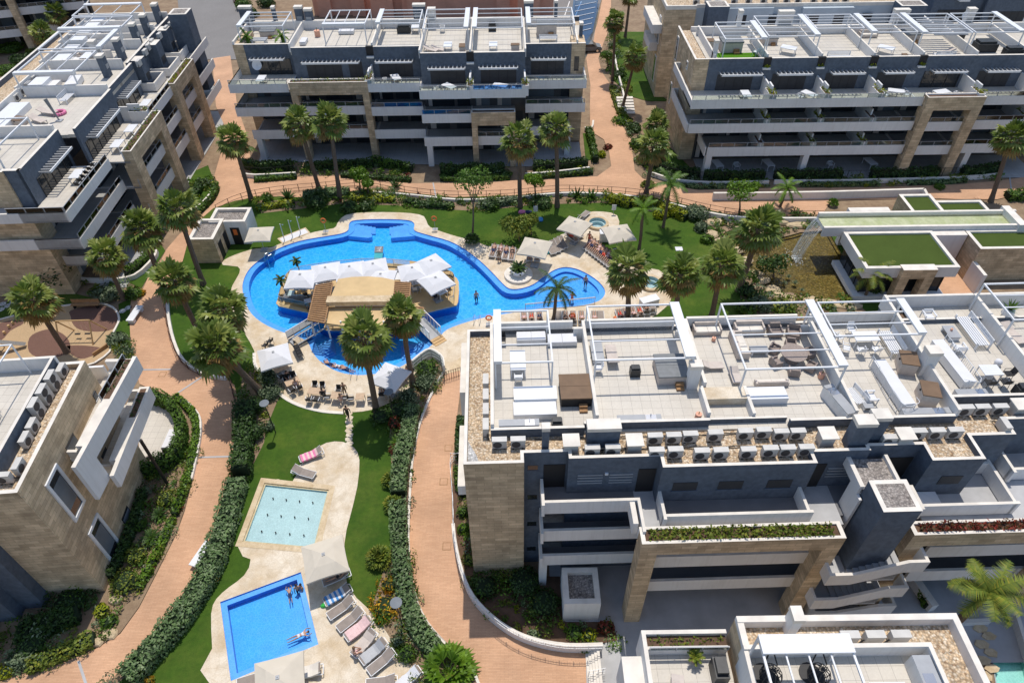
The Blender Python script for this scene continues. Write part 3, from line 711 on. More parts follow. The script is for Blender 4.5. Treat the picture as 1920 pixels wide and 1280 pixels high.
# stair tower, bridge roof, zigzag stairs
b=MB();b.box(22.7,24.8,-3.9,-1.9,5.5,12.7,0);b.box(22.95,24.55,-3.65,-2.15,12.7,12.703,2)
b.sheet([(22.68,-3.92),(24.82,-3.92),(24.82,-1.88),(22.68,-1.88)],12.72,[[(22.95,-3.65),(24.55,-3.65),(24.55,-2.15),(22.95,-2.15)]],1);fb(b,FM,'stair_tower',['bluewall','cap','gravel_grey'],main)
b=MB();b.box(22.6,24.8,-1.88,.2,11.5,11.85,0,1);b.box(22.45,22.7,-1.88,.3,11.4,12.1,2,3);b.box(24.7,24.9,-1.5,.3,11.4,12.1,2,3);b.box(22.45,22.6,-2.3,-1.0,6,11.4,2);fb(b,FM,'bridge_roof',['bluewall','gravel_grey','white','cap'],main)
def flight(z,x0,x1,v,rise,name='stair_parapet'):
 b=MB()
 def sl(xa,xb,za,zb,va,vb,m=0):
  b.add([(xa,va,za),(xb,va,zb),(xb,vb,zb),(xa,vb,za),(xa,va,za+1.15),(xb,va,zb+1.15),(xb,vb,zb+1.15),(xa,vb,za+1.15)],[(3,2,1,0),(0,1,5,4),(1,2,6,5),(2,3,7,6),(3,0,4,7)],m);b.add([(xa,va,za+1.15),(xb,va,zb+1.15),(xb,vb,zb+1.15),(xa,vb,za+1.15)],[(0,1,2,3)],1)
 xa,xb=x0+1.3,x1-1.0
 sl(x0,xa,z,z,v,v+.18);sl(xa,xb,z,z+rise,v,v+.18);sl(xb,x1,z+rise,z+rise,v,v+.18)
 b.box(x0-.18,x0,v,v+1.6,z,z+1.15,0,1);b.box(x1,x1+.18,v,v+1.6,z+rise,z+rise+1.15,0,1)
 fb(b,FM,name,['white','cap'],main)
 b=MB();n=8
 b.box(x0,xa,v+.18,v+1.8,z+.05,z+.2)
 for i in range(n):c=xa+(xb-xa)*i/n;b.box(c,xb,v+.18,v+1.6,z+.05+rise*i/n,z+.2+rise*(i+1)/n)
 fb(b,FM,'stair_steps','slab',main)
flight(6.1,21.4,26.4,-4.7,1.3);flight(3.0,21.4,26.4,-4.7,1.3);flight(.0,22.4,27.2,-4.2,.8)
# roof terraces
roofw=[]
b=MB();b.box(1.7,29.7,2.3,11.2,12.2,12.36);b.box(29.7,48,3.9,13,12.2,12.36);b.box(7.3,14.6,2.55,2.8,12.2,12.361);fb(b,FM,'roof_terrace','tile',main)
b=MB();b.box(1.6,7.2,2.2,2.4,12.2,13.0,0,1);b.box(7.2,14.8,2.5,2.7,12.2,13.0,0,1);b.box(14.8,19.6,2.75,2.9,12.2,12.75,0,1);b.box(19.6,29.7,2.3,2.5,12.2,13.0,0,1);b.box(29.7,48,3.8,4.0,12.2,13.0,0,1);fb(b,FM,'terrace_front_wall',['bluewall','cap'],main)
for u,a,c,z in((1.7,2.4,11.4,13.3),(8.0,2.8,11.3,13.4),(15.1,5.3,11.3,13.3),(14.85,3.0,5.2,13.1),(17.6,2.95,5.2,13.0),(23.6,2.6,10.6,13.4),(29.7,2.4,13.1,13.45),(36.1,4.0,13,13.45)):
 b=MB();b.box(u-.1,u+.1,a,c,12.36,z,0,1);fb(b,FM,'terrace_wall',['white','cap'],main)
for x0,x1,v,z in((1.8,7.3,11.3,13.35),(7.3,8.1,10.6,13.34),(8.1,14.3,11.3,13.4),(14.3,15.2,10.4,13.0),(15.2,22.9,11.4,13.3),(22.9,23.7,10.5,13.1),(23.7,29.6,11.3,13.4),(29.8,36.0,13.0,13.4),(36.2,48,13,13.4),(17.6,20.1,5.25,12.6)):
 b=MB();b.box(x0,x1,v-.1,v+.1,12.3,z,0,1);fb(b,FM,'terrace_wall',['white','cap'],main)
b=MB();b.box(0,48,11.4,11.6,0,12.4);fb(b,FM,'garden_side_wall','white',main)
b=MB();b.box(29.7,48,11.6,13.1,3,12.3);fb(b,FM,'garden_side_wall','bluewall',main)
def skylight(x0,x1,v0,v1,vf,nm):
 b=MB();b.box(x0,x1,v0,v1,12.36,13.0,0);b.box(x0-.05,x1+.05,v0,v1,13.0,13.06,0)
 b.box(x0-.1,x1-.05,vf,v0,12.36,12.9,1)
 return fb(b,FM,nm,['whitemetal','white'],main)
skylight(3.1,5.7,4.5,5.6,3.4,'stair_housing')
b=MB();b.box(15.0,17.5,4.2,5.2,12.36,12.95,0);b.box(17.7,20.1,4.15,5.15,12.36,12.9,1);fb(b,FM,'stair_housing',['travertine','whitemetal'],main)
chimney(main,FM,7.25,9.15,1.25,1.95,12.25,14.05);chimney(main,FM,4.6,5.0,1.1,1.5,12.25,14.4)
chimney(main,FM,14.1,14.8,5.6,6.15,12.3,14.45,'white');chimney(main,FM,29.3,30.1,6.2,6.9,12.3,14.45,'white')
chimney(main,FM,22.5,23.6,.6,1.3,12.25,14.6);chimney(main,FM,23.65,24.6,1.0,1.7,12.25,14.6)
pergola(FM,1.95,5.5,6.1,10.9,'white steel roof pergola with broad left beam over a white table',cass='u0',raft=2)
pergola(FM,8.2,14.3,6.1,11.2,'white steel pergola over the black-covered barbecue and grey hot tub',cass='u1',raft=2,wide=.55)
pergola(FM,17.25,23.4,5.0,11.1,'white steel pergola over round wicker dining table and corner sofa',cass='u1',raft=3,wide=.5)
pergola(FM,23.75,29.5,7.7,11.0,'white steel pergola over white folding chairs and dining table',cass='u1',raft=2,wide=.45)
pergola(FM,35.9,41,8.8,12.5,'white steel pergola cut by right picture edge beside potted agaves',cass=None,raft=2)
# ------------------------------------------------------------------ far-right balcony building
F3=Fr((0,80.9),(1,0),(0,-1))
far_r=thing('apartment_building','four-storey white-banded block with long balconies and stone frame, upper right','apartment building',(22,80.9,0))
b=MB();b.box(22,23.7,-11,0,0,12.27);b.box(22,22.25,-11,0,12.27,13.0,0,1);b.box(22.25,23.69,-.25,0,12.27,13.0,0,1);b.box(22.25,23.69,-11,-.25,12.28,12.4,2,2);fb(b,F3,'stone_end_wall',['stone','cap','gravel'],far_r)
for y0,y1,z0,z1 in((-9.9,-9.1,9.2,12.2),(-3.4,-2.7,10.6,11.6),(-9.8,-9,3.4,6.2)):
 b=MB();b.box(21.93,22.0,-y0,-y1,z0,z1,0)if 0 else b.box(21.9,22.0,y0,y1,z0,z1,0);b.box(21.88,21.95,y0+.15,y1-.15,z0+.15,z1-.15,1);fb(b,F3,'window',['white','darkglass'],far_r)
U=[24.0,30.6,37.0,43.2,49.0,55.3,61.5,68]
sg=[]
for i in range(7):
 u0,u1=U[i],U[i+1]
 d=dict(u0=u0 if i else 23.7,u1=u1,w=0 if i!=5 else-.0,b=4.5,aw=[(u0+1.2,u1-1.0)]if i else[(25.1,30.1)],sh=[(u0+1.0,u1-1.3)]if i!=4 else[],gl=[(u0+.8,u1-1.2)]if i==4 else[],div=[(u1,(3,2,1))],dplant='leaf_olive' if i%2 else 'leaf_yellow')
 if i==4:d.update(kind='stone',u0=48.2,u1=54.9,w=-.02,b=4.9,leg=1.15,div=[(54.6,(3,))])
 if i==3:d['u1']=48.2;d['div']=[]
 if i==5:d['u0']=54.9
 if i==0:d.update(x3=(21.2,30.6),x2=(21.4,30.6),x1=(24.2,30.6),col=[(24.6,4.5),(36.5,4.5)])
 if i==5:d['col']=[(56.5,4.5)]
 sg.append(d)
sg[0]['col']=[(24.6,4.5),(36.6,4.5)]
facade_B(far_r,F3,sg)
for lv in(3,2):
 zs,zt=LV[lv];b=MB();b.box(21.2,21.36,-6.5 if lv==3 else-5.5,4.34,zs,zt,0,1);b.box(21.36,21.99,-6.5,-.31,zs,zs+.19,2,2);b.box(21.2,22,-6.66 if lv==3 else-5.66,-6.5 if lv==3 else-5.5,zs,zt,0,1);fb(b,F3,'balcony_band',['white','cap','slab'],far_r)
b=MB();b.box(23.9,24.06,.5,4.34,2.85,4.05,0,1);fb(b,F3,'balcony_band',['white','cap','slab'],far_r)
roof_terrace(far_r,F3,23.8,68,-10.6,-.3,[(24.4,-10,-.5)]+[(u,-9.5,-.3)for u in U[1:]])
for i in range(7):crosswall(far_r,F3,U[i]+.1,U[i+1]-.1,-9.4,13.4)
b=MB();b.box(23.7,68,-11,-10.75,0,12.9,0,1);fb(b,F3,'rear_wall',['white','cap'],far_r)
for i in(1,2,3,4):
 u=U[i];b=MB();b.box(u-.45,u+.45,-.32,.02,11.9,13.05,0);b.box(u-.45,u+.45,.0,.3,11.75,11.95,1);nb=fb(b,F3,'parapet_notch',['black','white'],far_r)
 wplants(nb,F3,u-.35,u+.35,.02,.28,11.95,'leaf_yellow',120,.12,.35)
for u0,u1,d,z in((34.3,36.2,-10.4,15.0),(48.9,50.8,-10.4,15.0),(29.2,29.7,-10.3,15.2),(58.2,59.2,-10.4,15),(66,67,-10.3,15)):
 chimney(far_r,F3,u0,u1,d,d+.7,12.3,z,'white')
chimney(far_r,F3,24.3,24.8,-1.6,-1.1,12.3,14.7,'white')
PN=[('over artificial grass at the left end of the upper right roof',25.6,30.4,-7,-1.5,'u1'),('with thick left beam, second on the upper right roof',30.9,36.9,-9,-2.2,'u1'),('with low beams, middle of the upper right roof',37.3,43.0,-9.2,-4.5,None),('with paired cassettes beside the white chimney, upper right roof',43.4,48.8,-9,-3,'u0'),('over slatted shade, fourth roof bay from left upper right',49.2,55.1,-9,-2.5,'u0'),('over black covered furniture near right picture edge',55.5,61.2,-9,-2.5,'u1')]
for nm,a,c,d0,d1,cs in PN:pergola(F3,a,c,d0,d1,'white roof pergola '+nm,cass=cs,raft=4,wide=.6,th=.12)
b=MB();b.box(25.2,30.2,-3.4,-.4,12.352,12.375);fb(b,F3,'roof_grass','turf_bright',far_r)
# ------------------------------------------------------------------ centre balcony building
F2=Fr((0,86.2),(1,0),(0,-1))
far_c=thing('apartment_building','stepped white-banded block with palms in front, top centre of the picture','apartment building',(-34.5,86.2,0))
facade_B(far_c,F2,[dict(u0=-34.3,u1=-27.0,w=-1.3,b=3.7,aw=[(-32.4,-28.0)],gl=[(-31.8,-27.6)],x1=(-33.0,-27.0),col=[(-32.4,3.7)],capL=1,endL=1,norail1=1),dict(u0=-26.8,u1=-17.2,w=0,b=3.7,kind='stone',plants='leaf_olive',leg=.8,aw=[(-25.6,-18.4)],sh=[(-25.3,-20.9),(-20,-18.3)]),dict(u0=-17.2,u1=-10.7,w=0,b=4.0,aw=[(-16.5,-11.8)],sh=[(-16.2,-12)],bluegl=(2,),div=[(-17.1,(3,))],norail1=1),dict(u0=-10.7,u1=-4.6,w=2.3,b=6.2,aw=[(-9.8,-5.2)],sh=[(-9.6,-5.3)],bluegl=(2,),col=[(-10.1,6.2)],div=[(-4.6,(3,))],norail1=1),dict(u0=-4.6,u1=2.1,w=2.3,b=6.2,kind='stone',stone_lv=2,leg=.7,aw=[(-3.6,1.2)],sh=[(-3.4,1)],bluegl=(3,),x2=(-4.6,.8),div=[(2.0,(3,))]),dict(u0=2.1,u1=9.6,w=-.2,b=3.7,aw=[(2.8,7.2)],sh=[(2.9,7.0)],x1=(2.1,8.0),col=[(7.6,3.7)],norail1=1)])
for q_ in((7.9,9.62,-3,-.18,0,12.98),(-34.32,-33,-6,-1.28,0,12.97)):fb(MB().box(*q_),F2,'stone_end_wall','stone',far_c)
b=MB();b.box(8.3,8.9,-.18,-.15,9.6,11.4);fb(b,F2,'window','darkglass',far_c)
b=MB();b.box(9.45,9.6,-.2,3.6,9.0,10.05,0,1);b.box(-34.3,-34.15,-1.3,3.6,9.0,10.05,0,1);b.box(-34.3,-34.15,-1.3,3.6,5.95,7.1,0,1);fb(b,F2,'balcony_band',['white','cap'],far_c)
roof_terrace(far_c,F2,-34.3,9.6,-9.6,-1.6,[(-34.2,-9,-1.4),(-27,-9,-.3),(-16.8,-9,-.3),(-10.7,-9,2.2),(-4.6,-9,2.2),(2.1,-9,2.2),(8.6,-9,-.3)])
b=MB();b.box(-27,-10.7,-1.6,-.3,12,12.35);b.box(-10.7,2.1,-1.6,2.0,12,12.35);b.box(2.1,9.6,-1.6,-.5,12,12.35);fb(b,F2,'roof_terrace','tile',far_c)
for a,c in((-34,-27.1),(-26.9,-16.9),(-16.7,-10.8),(-10.6,-4.7),(-4.5,2),(2.2,8.5)):crosswall(far_c,F2,a,c,-8.2,13.4)
b=MB();b.box(-34.3,9.6,-10.2,-9.9,0,12.9,0,1);b.box(-34.3,9.6,-9.9,-8.3,12.3,12.36,2);fb(b,F2,'rear_wall',['bluewall','cap','gravel'],far_c)
for u0,u1,d,z,m in((-35,-33.4,-9,15.2,'bluewall'),(-27.9,-26.9,-9.4,15,'bluewall'),(-26.6,-25.6,-9.1,14.8,'bluewall'),(-30.9,-30.5,-9.4,15,'bluewall'),(-12.4,-10.8,-9.6,15,'bluewall'),(-10.4,-9.4,-8.6,14.8,'white'),(2.2,3.4,-9.7,15.2,'bluewall'),(6.2,6.6,-9.6,15.2,'bluewall'),(9.0,9.4,-3.2,14.6,'bluewall')):
 chimney(far_c,F2,u0,u1,d,d+.7,12.3,z,m)
for u in(-17.1,-4.6):
 b=MB();w=.02 if u<-10 else 2.32;b.box(u-.45,u+.45,w-.34,w,11.9,13.05,0);b.box(u-.45,u+.45,w,w+.3,11.7,11.9,1);fb(b,F2,'parapet_notch',['black','white'],far_c)
for nm,a,c,d0,d1,cs,al in(('over potted palms at left end of the top centre roof',-33.6,-28,-7.6,-2.6,'u0','u'),('with thick front beam over empty tiles, top centre roof',-23,-17.8,-8,-2.6,'d1','d'),('over bare tiles left of the white chimney, top centre roof',-16.4,-11,-7.8,-3,'u0','u'),('over grey loungers, top centre roof',-10.4,-4.9,-7.8,-1,'u1','u'),('over bare tiles in the middle of top centre roof',-4.3,1.8,-7.8,-1,'u0','u'),('over white stair housing at right end of top centre roof',2.4,8.3,-7.8,-2,'u0','u')):
 pergola(F2,a,c,d0,d1,'white roof pergola '+nm,cass=cs,raft=3,along=al,wide=.5,th=.12)
F1=Fr((-44,0),(0.03*-1,1),(1,0.03))
left=thing('apartment_building','long stepped block with roof pergolas and stone frames along the upper left','apartment building',(-44,60,0))
facade_B(left,F1,[dict(u0=57.2,u1=65.4,w=.3,b=4.4,pm='bluewall',aw=[(59.5,64.5)],gl=[(58.8,64.8)],x3=(54.5,64.6),x2=(54.5,65.4),x1=(56,65.4),capL=1),dict(u0=65.4,u1=74.9,w=2.0,b=6.2,kind='stone',plants='leaf_olive',aw=[(66.5,73)],gl=[(66,73.5)],leg=1.6),dict(u0=74.9,u1=82.2,w=1.7,b=5.2,aw=[(75.8,80.5)],gl=[(75.5,81)],div=[(74.9,(3,))]),dict(u0=82.2,u1=90,w=1.2,b=5.4,kind='stone',plants='leaf_yellow',aw=[],leg=1.4),dict(u0=90,u1=98.5,w=1.0,b=5.0,aw=[],rail=0)])
b=MB();b.box(55,57.2,-11,.6,0,9,0);b.box(57.2,57.6,-14,.32,9,13,1,2);fb(b,F1,'stone_end_wall',['stone','bluewall','cap'],left)
b=MB();b.box(57.0,57.2,-6.5,-1.2,9.2,13.0,0,1);fb(b,F1,'stone_upper_wall',['stone','cap'],left)
for lv in(3,2):
 zs,zt=LV[lv];b=MB();b.box(54.5,54.68,-16,4.25,zs,zt,0,1);b.box(54.68,56.99,-16,-.02,zs,zs+.19,2);fb(b,F1,'balcony_band',['white','cap','slab'],left)
rail(left,F1,54.6,54.6,-1,10.05,.5,'glass','d',4.2)
b=MB();b.box(56,56.2,1,4.4,2.85,4.05,0,1);fb(b,F1,'balcony_band',['white','cap'],left)
roof_terrace(left,F1,57.4,98.4,-12,0,[])
b=MB();b.box(65.4,98.4,0,1.0,12,12.35);b.box(65.5,82,1.0,1.7,12,12.35);fb(b,F1,'roof_terrace','tile',left)
for u,a,c in((65.3,-8,0),(74.9,-7.5,1.7),(82.2,-8,.6),(88.5,-9,.6),(93.5,-9.5,.6),(98.3,-11,.8)):
 b=MB();b.box(u-.12,u+.12,a,c,12.35,13.5,0,1);fb(b,F1,'terrace_wall',['white','cap'],left)
for u0,u1,d in((57.5,65,-8.2),(65.5,74.8,-8),(75,82,-8.4),(82.3,88,-9),(88.6,98,-9.5)):
 b=MB();b.box(u0,u1,d-.1,d+.1,12.35,13.4,0,1);fb(b,F1,'terrace_wall',['white','cap'],left)
b=MB();b.box(57.4,98.4,-12,-11.7,0,12.95,0,1);b.box(57.6,98,-11.7,-9.6,12.352,12.37,2);fb(b,F1,'rear_wall',['bluewall','cap','gravel'],left)
# gallery style boxes in the farther half
for u0,u1,d1 in((82.6,86.2,3.2),(87,91,3.6),(92.2,96.5,3.4)):
 b=MB();b.box(u0,u1,1.2,d1,9.2,9.3,1);b.box(u0,u0+.18,1.2,d1,9.0,10.3,0,2);b.box(u1-.18,u1,1.2,d1,9.0,10.3,0,2);b.box(u0+.18,u1-.18,d1-.18,d1,9.0,10.3,0,2);fb(b,F1,'gallery_parapet',['white','darkfloor','cap'],left)
for u0,u1,w in((83,84.5,2.3),(88,89.8,2.5),(93,94.6,2.2)):
 b=MB();b.box(u0,u1,.9,w,9.2,12.9,0,1);b.box(u0+.3,u1-.3,w,w+.03,10.3,11.2,2);fb(b,F1,'wall_bay',['bluewall','cap','shutter'],left)
b=MB();b.box(95,97.4,2.2,4.6,4,14.2,0,1);b.box(95.3,97.1,2.5,4.3,14.2,14.21,2);fb(b,F1,'stair_tower',['bluewall','cap','gravel_grey'],left)
for u,d,m in((72.8,-10.6,'bluewall'),(79.5,-.8,'bluewall'),(84.5,-.9,'bluewall'),(89.6,-.8,'bluewall'),(92.8,-.6,'bluewall'),(97,-.5,'bluewall'),(84,-3.5,'white')):
 chimney(left,F1,u,u+.9,d,d+.7,12.3,14.9,m)
for nm,a,c,d0,d1,cs in(('at left picture edge over white table, upper left roof',58,64.5,-7.6,-1.5,None),('with thick front beam over a covered white sofa, upper left',75.3,81.6,-8,-1.6,'u0'),('with double frame over white furniture, middle of upper left roof',82.5,88.1,-8.6,-1.4,'d1'),('over bare white walls, fourth along the upper left roof',88.8,93.2,-9,-1.5,'u0'),('farthest at the top of the upper left roof',93.8,98,-9.4,-2,'u1')):
 pergola(F1,a,c,d0,d1,'white roof pergola '+nm,cass=cs,raft=2,wide=.5,th=.13)
for u,a,c in((79,-8,-3.5),(85.6,-9,-2),(91.2,-9.4,-1.5),(96,-9.4,-2)):
 b=MB();b.box(u-.1,u+.1,a,c,12.35,13.3,0,1);fb(b,F1,'terrace_wall',['white','cap'],left)
for u,d,w in((76,-7.6,2.2),(83,-8,2.0),(86.2,-8.2,1.8),(89.2,-8.6,1.7),(92,-8.8,1.2),(94.3,-8.8,1.5),(96.3,-8.8,1.6)):
 b=MB();b.box(u,u+w,d,d+1.6,12.36,13.2,0);b.box(u,u+w,d+1.6,d+2.6,12.36,12.8,1);fb(b,F1,'stair_housing',['whitemetal','white'],left)
b=MB();b.box(66,69.5,-7.6,-5.4,12.36,13.1,0);b.box(69.7,72,-7.6,-5.6,12.36,13.0,0);fb(b,F1,'stair_housing','whitemetal',left)
# ------------------------------------------------------------------ stone-clad building bottom left
F4=Fr((-28.4,22.6),(-.075,1),(1,.075))
bl=thing('apartment_building','beige stone-clad block with white-framed windows in the left foreground','apartment building',(-28.4,22.6,0))
b=MB();fp=[(0,-.01),(10.6,-.01),(10.6,-2.0),(10.6,-22),(2.5,-22),(2.5,-6.0),(0,-3.2)]
b.wall([(0,-22),(0,0),(10.6,0),(10.6,-22)],0,11.9,closed=False);fb(b,F4,'stone_wall','stone',bl)
b=MB();b.box(.25,10.35,-1.6,-.25,11.4,11.55,0);b.box(.25,3,-22,-1.6,11.4,11.55,0);fb(b,F4,'gravel_roof','gravel',bl)
b=MB();b.box(0,10.6,-.25,0.004,11.4,11.98,0,1);b.box(-.004,.25,-22,-.25,11.4,11.98,0,1);b.box(10.35,10.6,-1.5,-.25,11.4,11.97,0,1);b.box(1.5,10.2,-1.75,-1.55,11.4,12.8,2,1);b.box(10.2,10.4,-22,-1.5,11.4,12.8,3,1);b.box(2.9,3.1,-22,-3,11.4,12.7,3,1);b.box(1.4,1.6,-3.2,-1.6,11.4,12.7,3,1);fb(b,F4,'parapet',['stone','cap','bluewall','white'],bl)
b=MB();b.box(1.5,10.2,-22,-1.75,11.5,11.7);fb(b,F4,'roof_terrace','tile',bl)
def win4(u0,u1,z0,z1,frame=.22,par_=bl):
 b=MB()
 if frame:
  b.box(u0-frame,u1+frame,0,.1,z0-frame,z0,0);b.box(u0-frame,u1+frame,0,.1,z1,z1+frame,0);b.box(u0-frame,u0,0,.1,z0,z1,0);b.box(u1,u1+frame,0,.1,z0,z1,0)
 else:b.box(u0-.05,u1+.05,0,.06,z0-.08,z0,0)
 r=fb(b,F4,'window','whitemetal',par_)
 b=MB();b.box(u0,u1,0,.02,z0,z1,0);b.box(u0+.06,u1-.06,.02,.035,z0+(z1-z0)*.2,z1-.55*min(1,z1-z0-.8)-.05,1);b.box(u0,u1,.02,.05,z1-.06,z1,2);fb(b,F4,'pane',['darkglass','blind','blackmetal'],r)
win4(1.9,3.15,6.25,9.95);win4(2.05,3.3,.35,4.1);win4(4.7,5.95,8.95,9.95,0);win4(9.35,9.85,9.2,9.75,0);win4(6.8,7.65,4.75,6.25,0);win4(4.9,6.1,.1,1.2,0);win4(8.6,9.1,7.3,7.8,0);win4(8.3,8.9,3.4,4.2,0)
def balc4(u0,u1,d,z0,z1,solid_from):
 b=MB();b.box(u0,u1,d-.28,d,z0,z1,0,1);b.box(u0+1.3,u1,d-.75,d-.28,z0,z1-.003,0,1);b.box(u0+1.1,u1,.02,d-.75,z0,z0+.25,0,2);b.box(u0+1.1,u0+1.3,.02,d-.75,z0+.25,z1-.35,1,1);b.box(solid_from,u1-.2,d-.6,d-.15,z1,z1+.004,3);b.box(u1-.2,u1,.02,d-.75,z0+.25,z1-.2,0,1)
 r=fb(b,F4,'balcony',['white','cap','tile','bark_soil'],bl)
 wplants(r,F4,solid_from,u1-.25,d-.6,d-.15,z1,'leaf_dark',20,.12,.15);return r
_k=math.hypot(1,.079);_u=[(F4.u[i]+.079*F4.n[i])/_k for i in(0,1)]
F4b=Fr(F4.p(0,1.12)[:2],_u,(_u[1],-_u[0]))
b=MB();b.box(2.95,12.7,-.28,0,8.8,10.15,0,1);b.box(4.6,12.42,-.75,-.28,8.8,10.147,0,1);b.box(4.4,12.42,-2.3,-.75,8.8,9.1,0,2);b.box(4.4,4.6,-1.4,-.75,9.1,9.8,1,1);b.box(8.6,12.4,-.68,-.25,10.147,10.152,3);b.box(12.42,12.7,-2.3,-.28,8.8,9.9,0,1)
r=fb(b,F4b,'balcony',['white','cap','tile','bark_soil'],bl);wplants(r,F4b,8.7,12.3,-.66,-.28,10.15,'leaf_dark',20,.12,.15)
b=MB();b.box(2.95,4.7,-.277,-.003,6.6,8.8,0);fb(b,F4b,'balcony_fin','white',bl)
balc4(4.5,12.6,1.9,5.7,7.0,9.6)
rail(bl,F4b,8.5,12.4,-.72,10.15,.5)
b=MB();b.box(10.6,12,-8,.02,8.6,8.85,0,1);b.box(10.6,12,-8,.02,5.55,5.8,0,1);b.box(11.82,12,-8,.02,8.85,10.1,0,0);fb(b,F4,'balcony',['white','tile'],bl)
b=MB();b.tube((8.6,1.9,0),(8.6,1.9,5.6),.12,8);fb(b,F4,'column','blackmetal',bl)
# dark recess and white balcony at the picture's left edge
b=MB();b.box(-.8,0,-22,-3.6,0,11.6);b.box(-1.6,-.8,-22,-5.0,0,11.5);fb(b,F4,'shaded_wall','bluewall',bl)
b=MB();b.box(-3.6,-.8,-22,-7.2,2.8,4.0,0,1);b.box(-3.6,-.8,-22,-7.2,5.9,7.1,0,1);fb(b,F4,'balcony_band',['white','cap'],bl)
pergola(F4,4.4,10.0,-7.5,-3.4,'slim white pergola frame on the left foreground roof terrace',zf=11.7,zt=14.4,cass=None,raft=1,along='u',th=.08)
# ------------------------------------------------------------------ block in the bottom right corner
F7=Fr((10.6,14.6),(1,0),(0,-1))
br=thing('apartment_building','low-cropped roof with gravel border and tiled terrace in the bottom right corner','apartment building',(10.6,14.6,0))
b=MB();b.wall([F7.p(0,0)[:2],F7.p(10.6,0)[:2],F7.p(10.6,14)[:2],F7.p(-.2,14)[:2]],0,12.2,closed=True);b.build('wall','stone',br)
b=MB();b.box(.3,10.3,.3,14,11.75,11.9);fb(b,F7,'gravel_roof','gravel',br)
b=MB();b.box(0,10.6,0,.3,11.7,12.55,1,0);b.box(10.3,10.6,.3,14,11.7,12.55,1,0);b.box(0,.3,.3,1.4,11.7,12.5,1,0);fb(b,F7,'parapet',['cap','white'],br)
b=MB();b.box(-.05,8.4,1.75,14,11.9,12.0);fb(b,F7,'roof_terrace','tile',br)
b=MB();b.box(-.15,8.5,1.55,1.75,11.9,13.0,0,1);b.box(8.3,8.5,1.75,14,11.9,13.0,0,1);b.box(-.15,.05,1.75,14,11.0,12.9,0,1);fb(b,F7,'terrace_wall',['white','cap'],br)
b=MB();b.box(-4.3,-.16,.2,14,10.2,10.35,0);fb(b,F7,'lower_terrace','tile',br)
b=MB();b.box(-4.4,-.2,0,.2,8.8,11.1,0,1);b.box(-4.4,-4.2,.2,14,8.8,11.1,0,1);b.box(-4.2,-.25,.75,.9,10.3,11.0,0,1);b.box(-4.2,-.25,.2,.75,10.3,10.85,2);r=fb(b,F7,'terrace_parapet',['white','cap','bark_soil'],br)
wplants(r,F7,-4.0,-.4,.25,.7,10.85,'leaf_olive',60,.1,.2)
rail(br,F7,-4.1,-.3,.95,11.0,.3);
b=MB();b.box(-5.4,-4.4,.9,3,7.5,10.2,0,1);fb(b,F7,'side_balcony',['white','cap'],br)
chimney(br,F7,2.3,2.75,.1,.75,11.8,13.7,'white')
pergola(F7,0.1,4.0,1.9,6.5,'white pergola with broad beam over hanging chairs, bottom right terrace',zf=12.0,zt=14.6,cass='d0',raft=3,along='d',wide=.75)
b=MB();b.box(7.4,8.2,2.1,8,12.0,12.95,0,1);b.box(7.5,8.0,2.9,3.7,12.95,12.96,2);fb(b,F7,'outdoor_kitchen',['white','greymetal','steel'],br)
# ------------------------------------------------------------------ building behind the upper right block
F5=Fr((21.9,99.7),(1,0),(0,-1))
b5=thing('apartment_building','pale block with air conditioners along its roof edge, behind the upper right block','apartment building',(21.9,99.7,0))
b=MB();b.box(0,4.2,-14,0,0,12.4);fb(b,F5,'stone_end_wall','stone',b5)
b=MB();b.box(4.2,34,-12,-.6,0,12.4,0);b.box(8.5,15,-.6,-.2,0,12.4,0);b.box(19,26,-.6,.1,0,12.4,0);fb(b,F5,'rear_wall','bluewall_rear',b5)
b=MB();b.box(0,4.2,-.25,0,12.4,12.9,0,0);b.box(0,.25,-14,-.25,12.4,12.9,0);b.box(4.2,34,-.85,-.6,12.4,12.85,0);b.box(.25,34,-12,-.85,12.4,12.45,1);b.box(3,34,-5,-4.8,12.4,13.6,2,0);b.box(6,34,-8,-5,12.45,12.6,3);fb(b,F5,'parapet',['cap','gravel','white','tile'],b5)
for u0,z in((10,9.4),(14.5,9.4),(20,9.4),(23.5,9.4),(27.5,9.4)):
 b=MB();b.box(u0,u0+1.4,-.2,.12 if u0>19 and u0<26 else-.15,z,z+2.1);fb(b,F5,'doorway','shutter',b5)
b=MB();b.box(-1.4,-.02,-9,-1,8.9,10.1,0,1);b.box(-1.2,-.02,-7.5,-2.5,5.9,7.1,0,1);fb(b,F5,'balcony',['white','cap'],b5)
for y0,z0 in((-3.2,7),(-3.0,1.5)):
 b=MB();b.box(-.12,0,y0,y0+1.2,z0,z0+3.8,0);b.box(-.14,-.1,y0+.15,y0+1.05,z0+.15,z0+3.65,1);fb(b,F5,'window',['whitemetal','darkglass'],b5)
b=MB();b.box(5.5,8.3,-1,1.5,3,13.2,0,1);b.box(5.8,8.0,-.7,1.2,13.2,13.21,2);fb(b,F5,'stair_tower',['bluewall','cap','gravel_grey'],b5);b=MB();b.box(31,34.5,.5,2.8,3,13.4,0,1);b.box(31.3,34.2,.8,2.5,13.4,13.41,2);fb(b,F5,'stair_tower',['bluewall','cap','gravel_grey'],b5)
b6=thing('apartment_building','dark-recessed block with white balconies at the top right corner','apartment building',(62,99,0))
F6=Fr((60,100),(1,0),(0,-1))
facade_B(b6,F6,[dict(u0=0,u1=7,w=-2,b=2,sh=[(1,6)]),dict(u0=7,u1=14,w=-1,b=3,sh=[(8,13)]),dict(u0=14,u1=22,w=-2,b=2,sh=[(15,21)])])
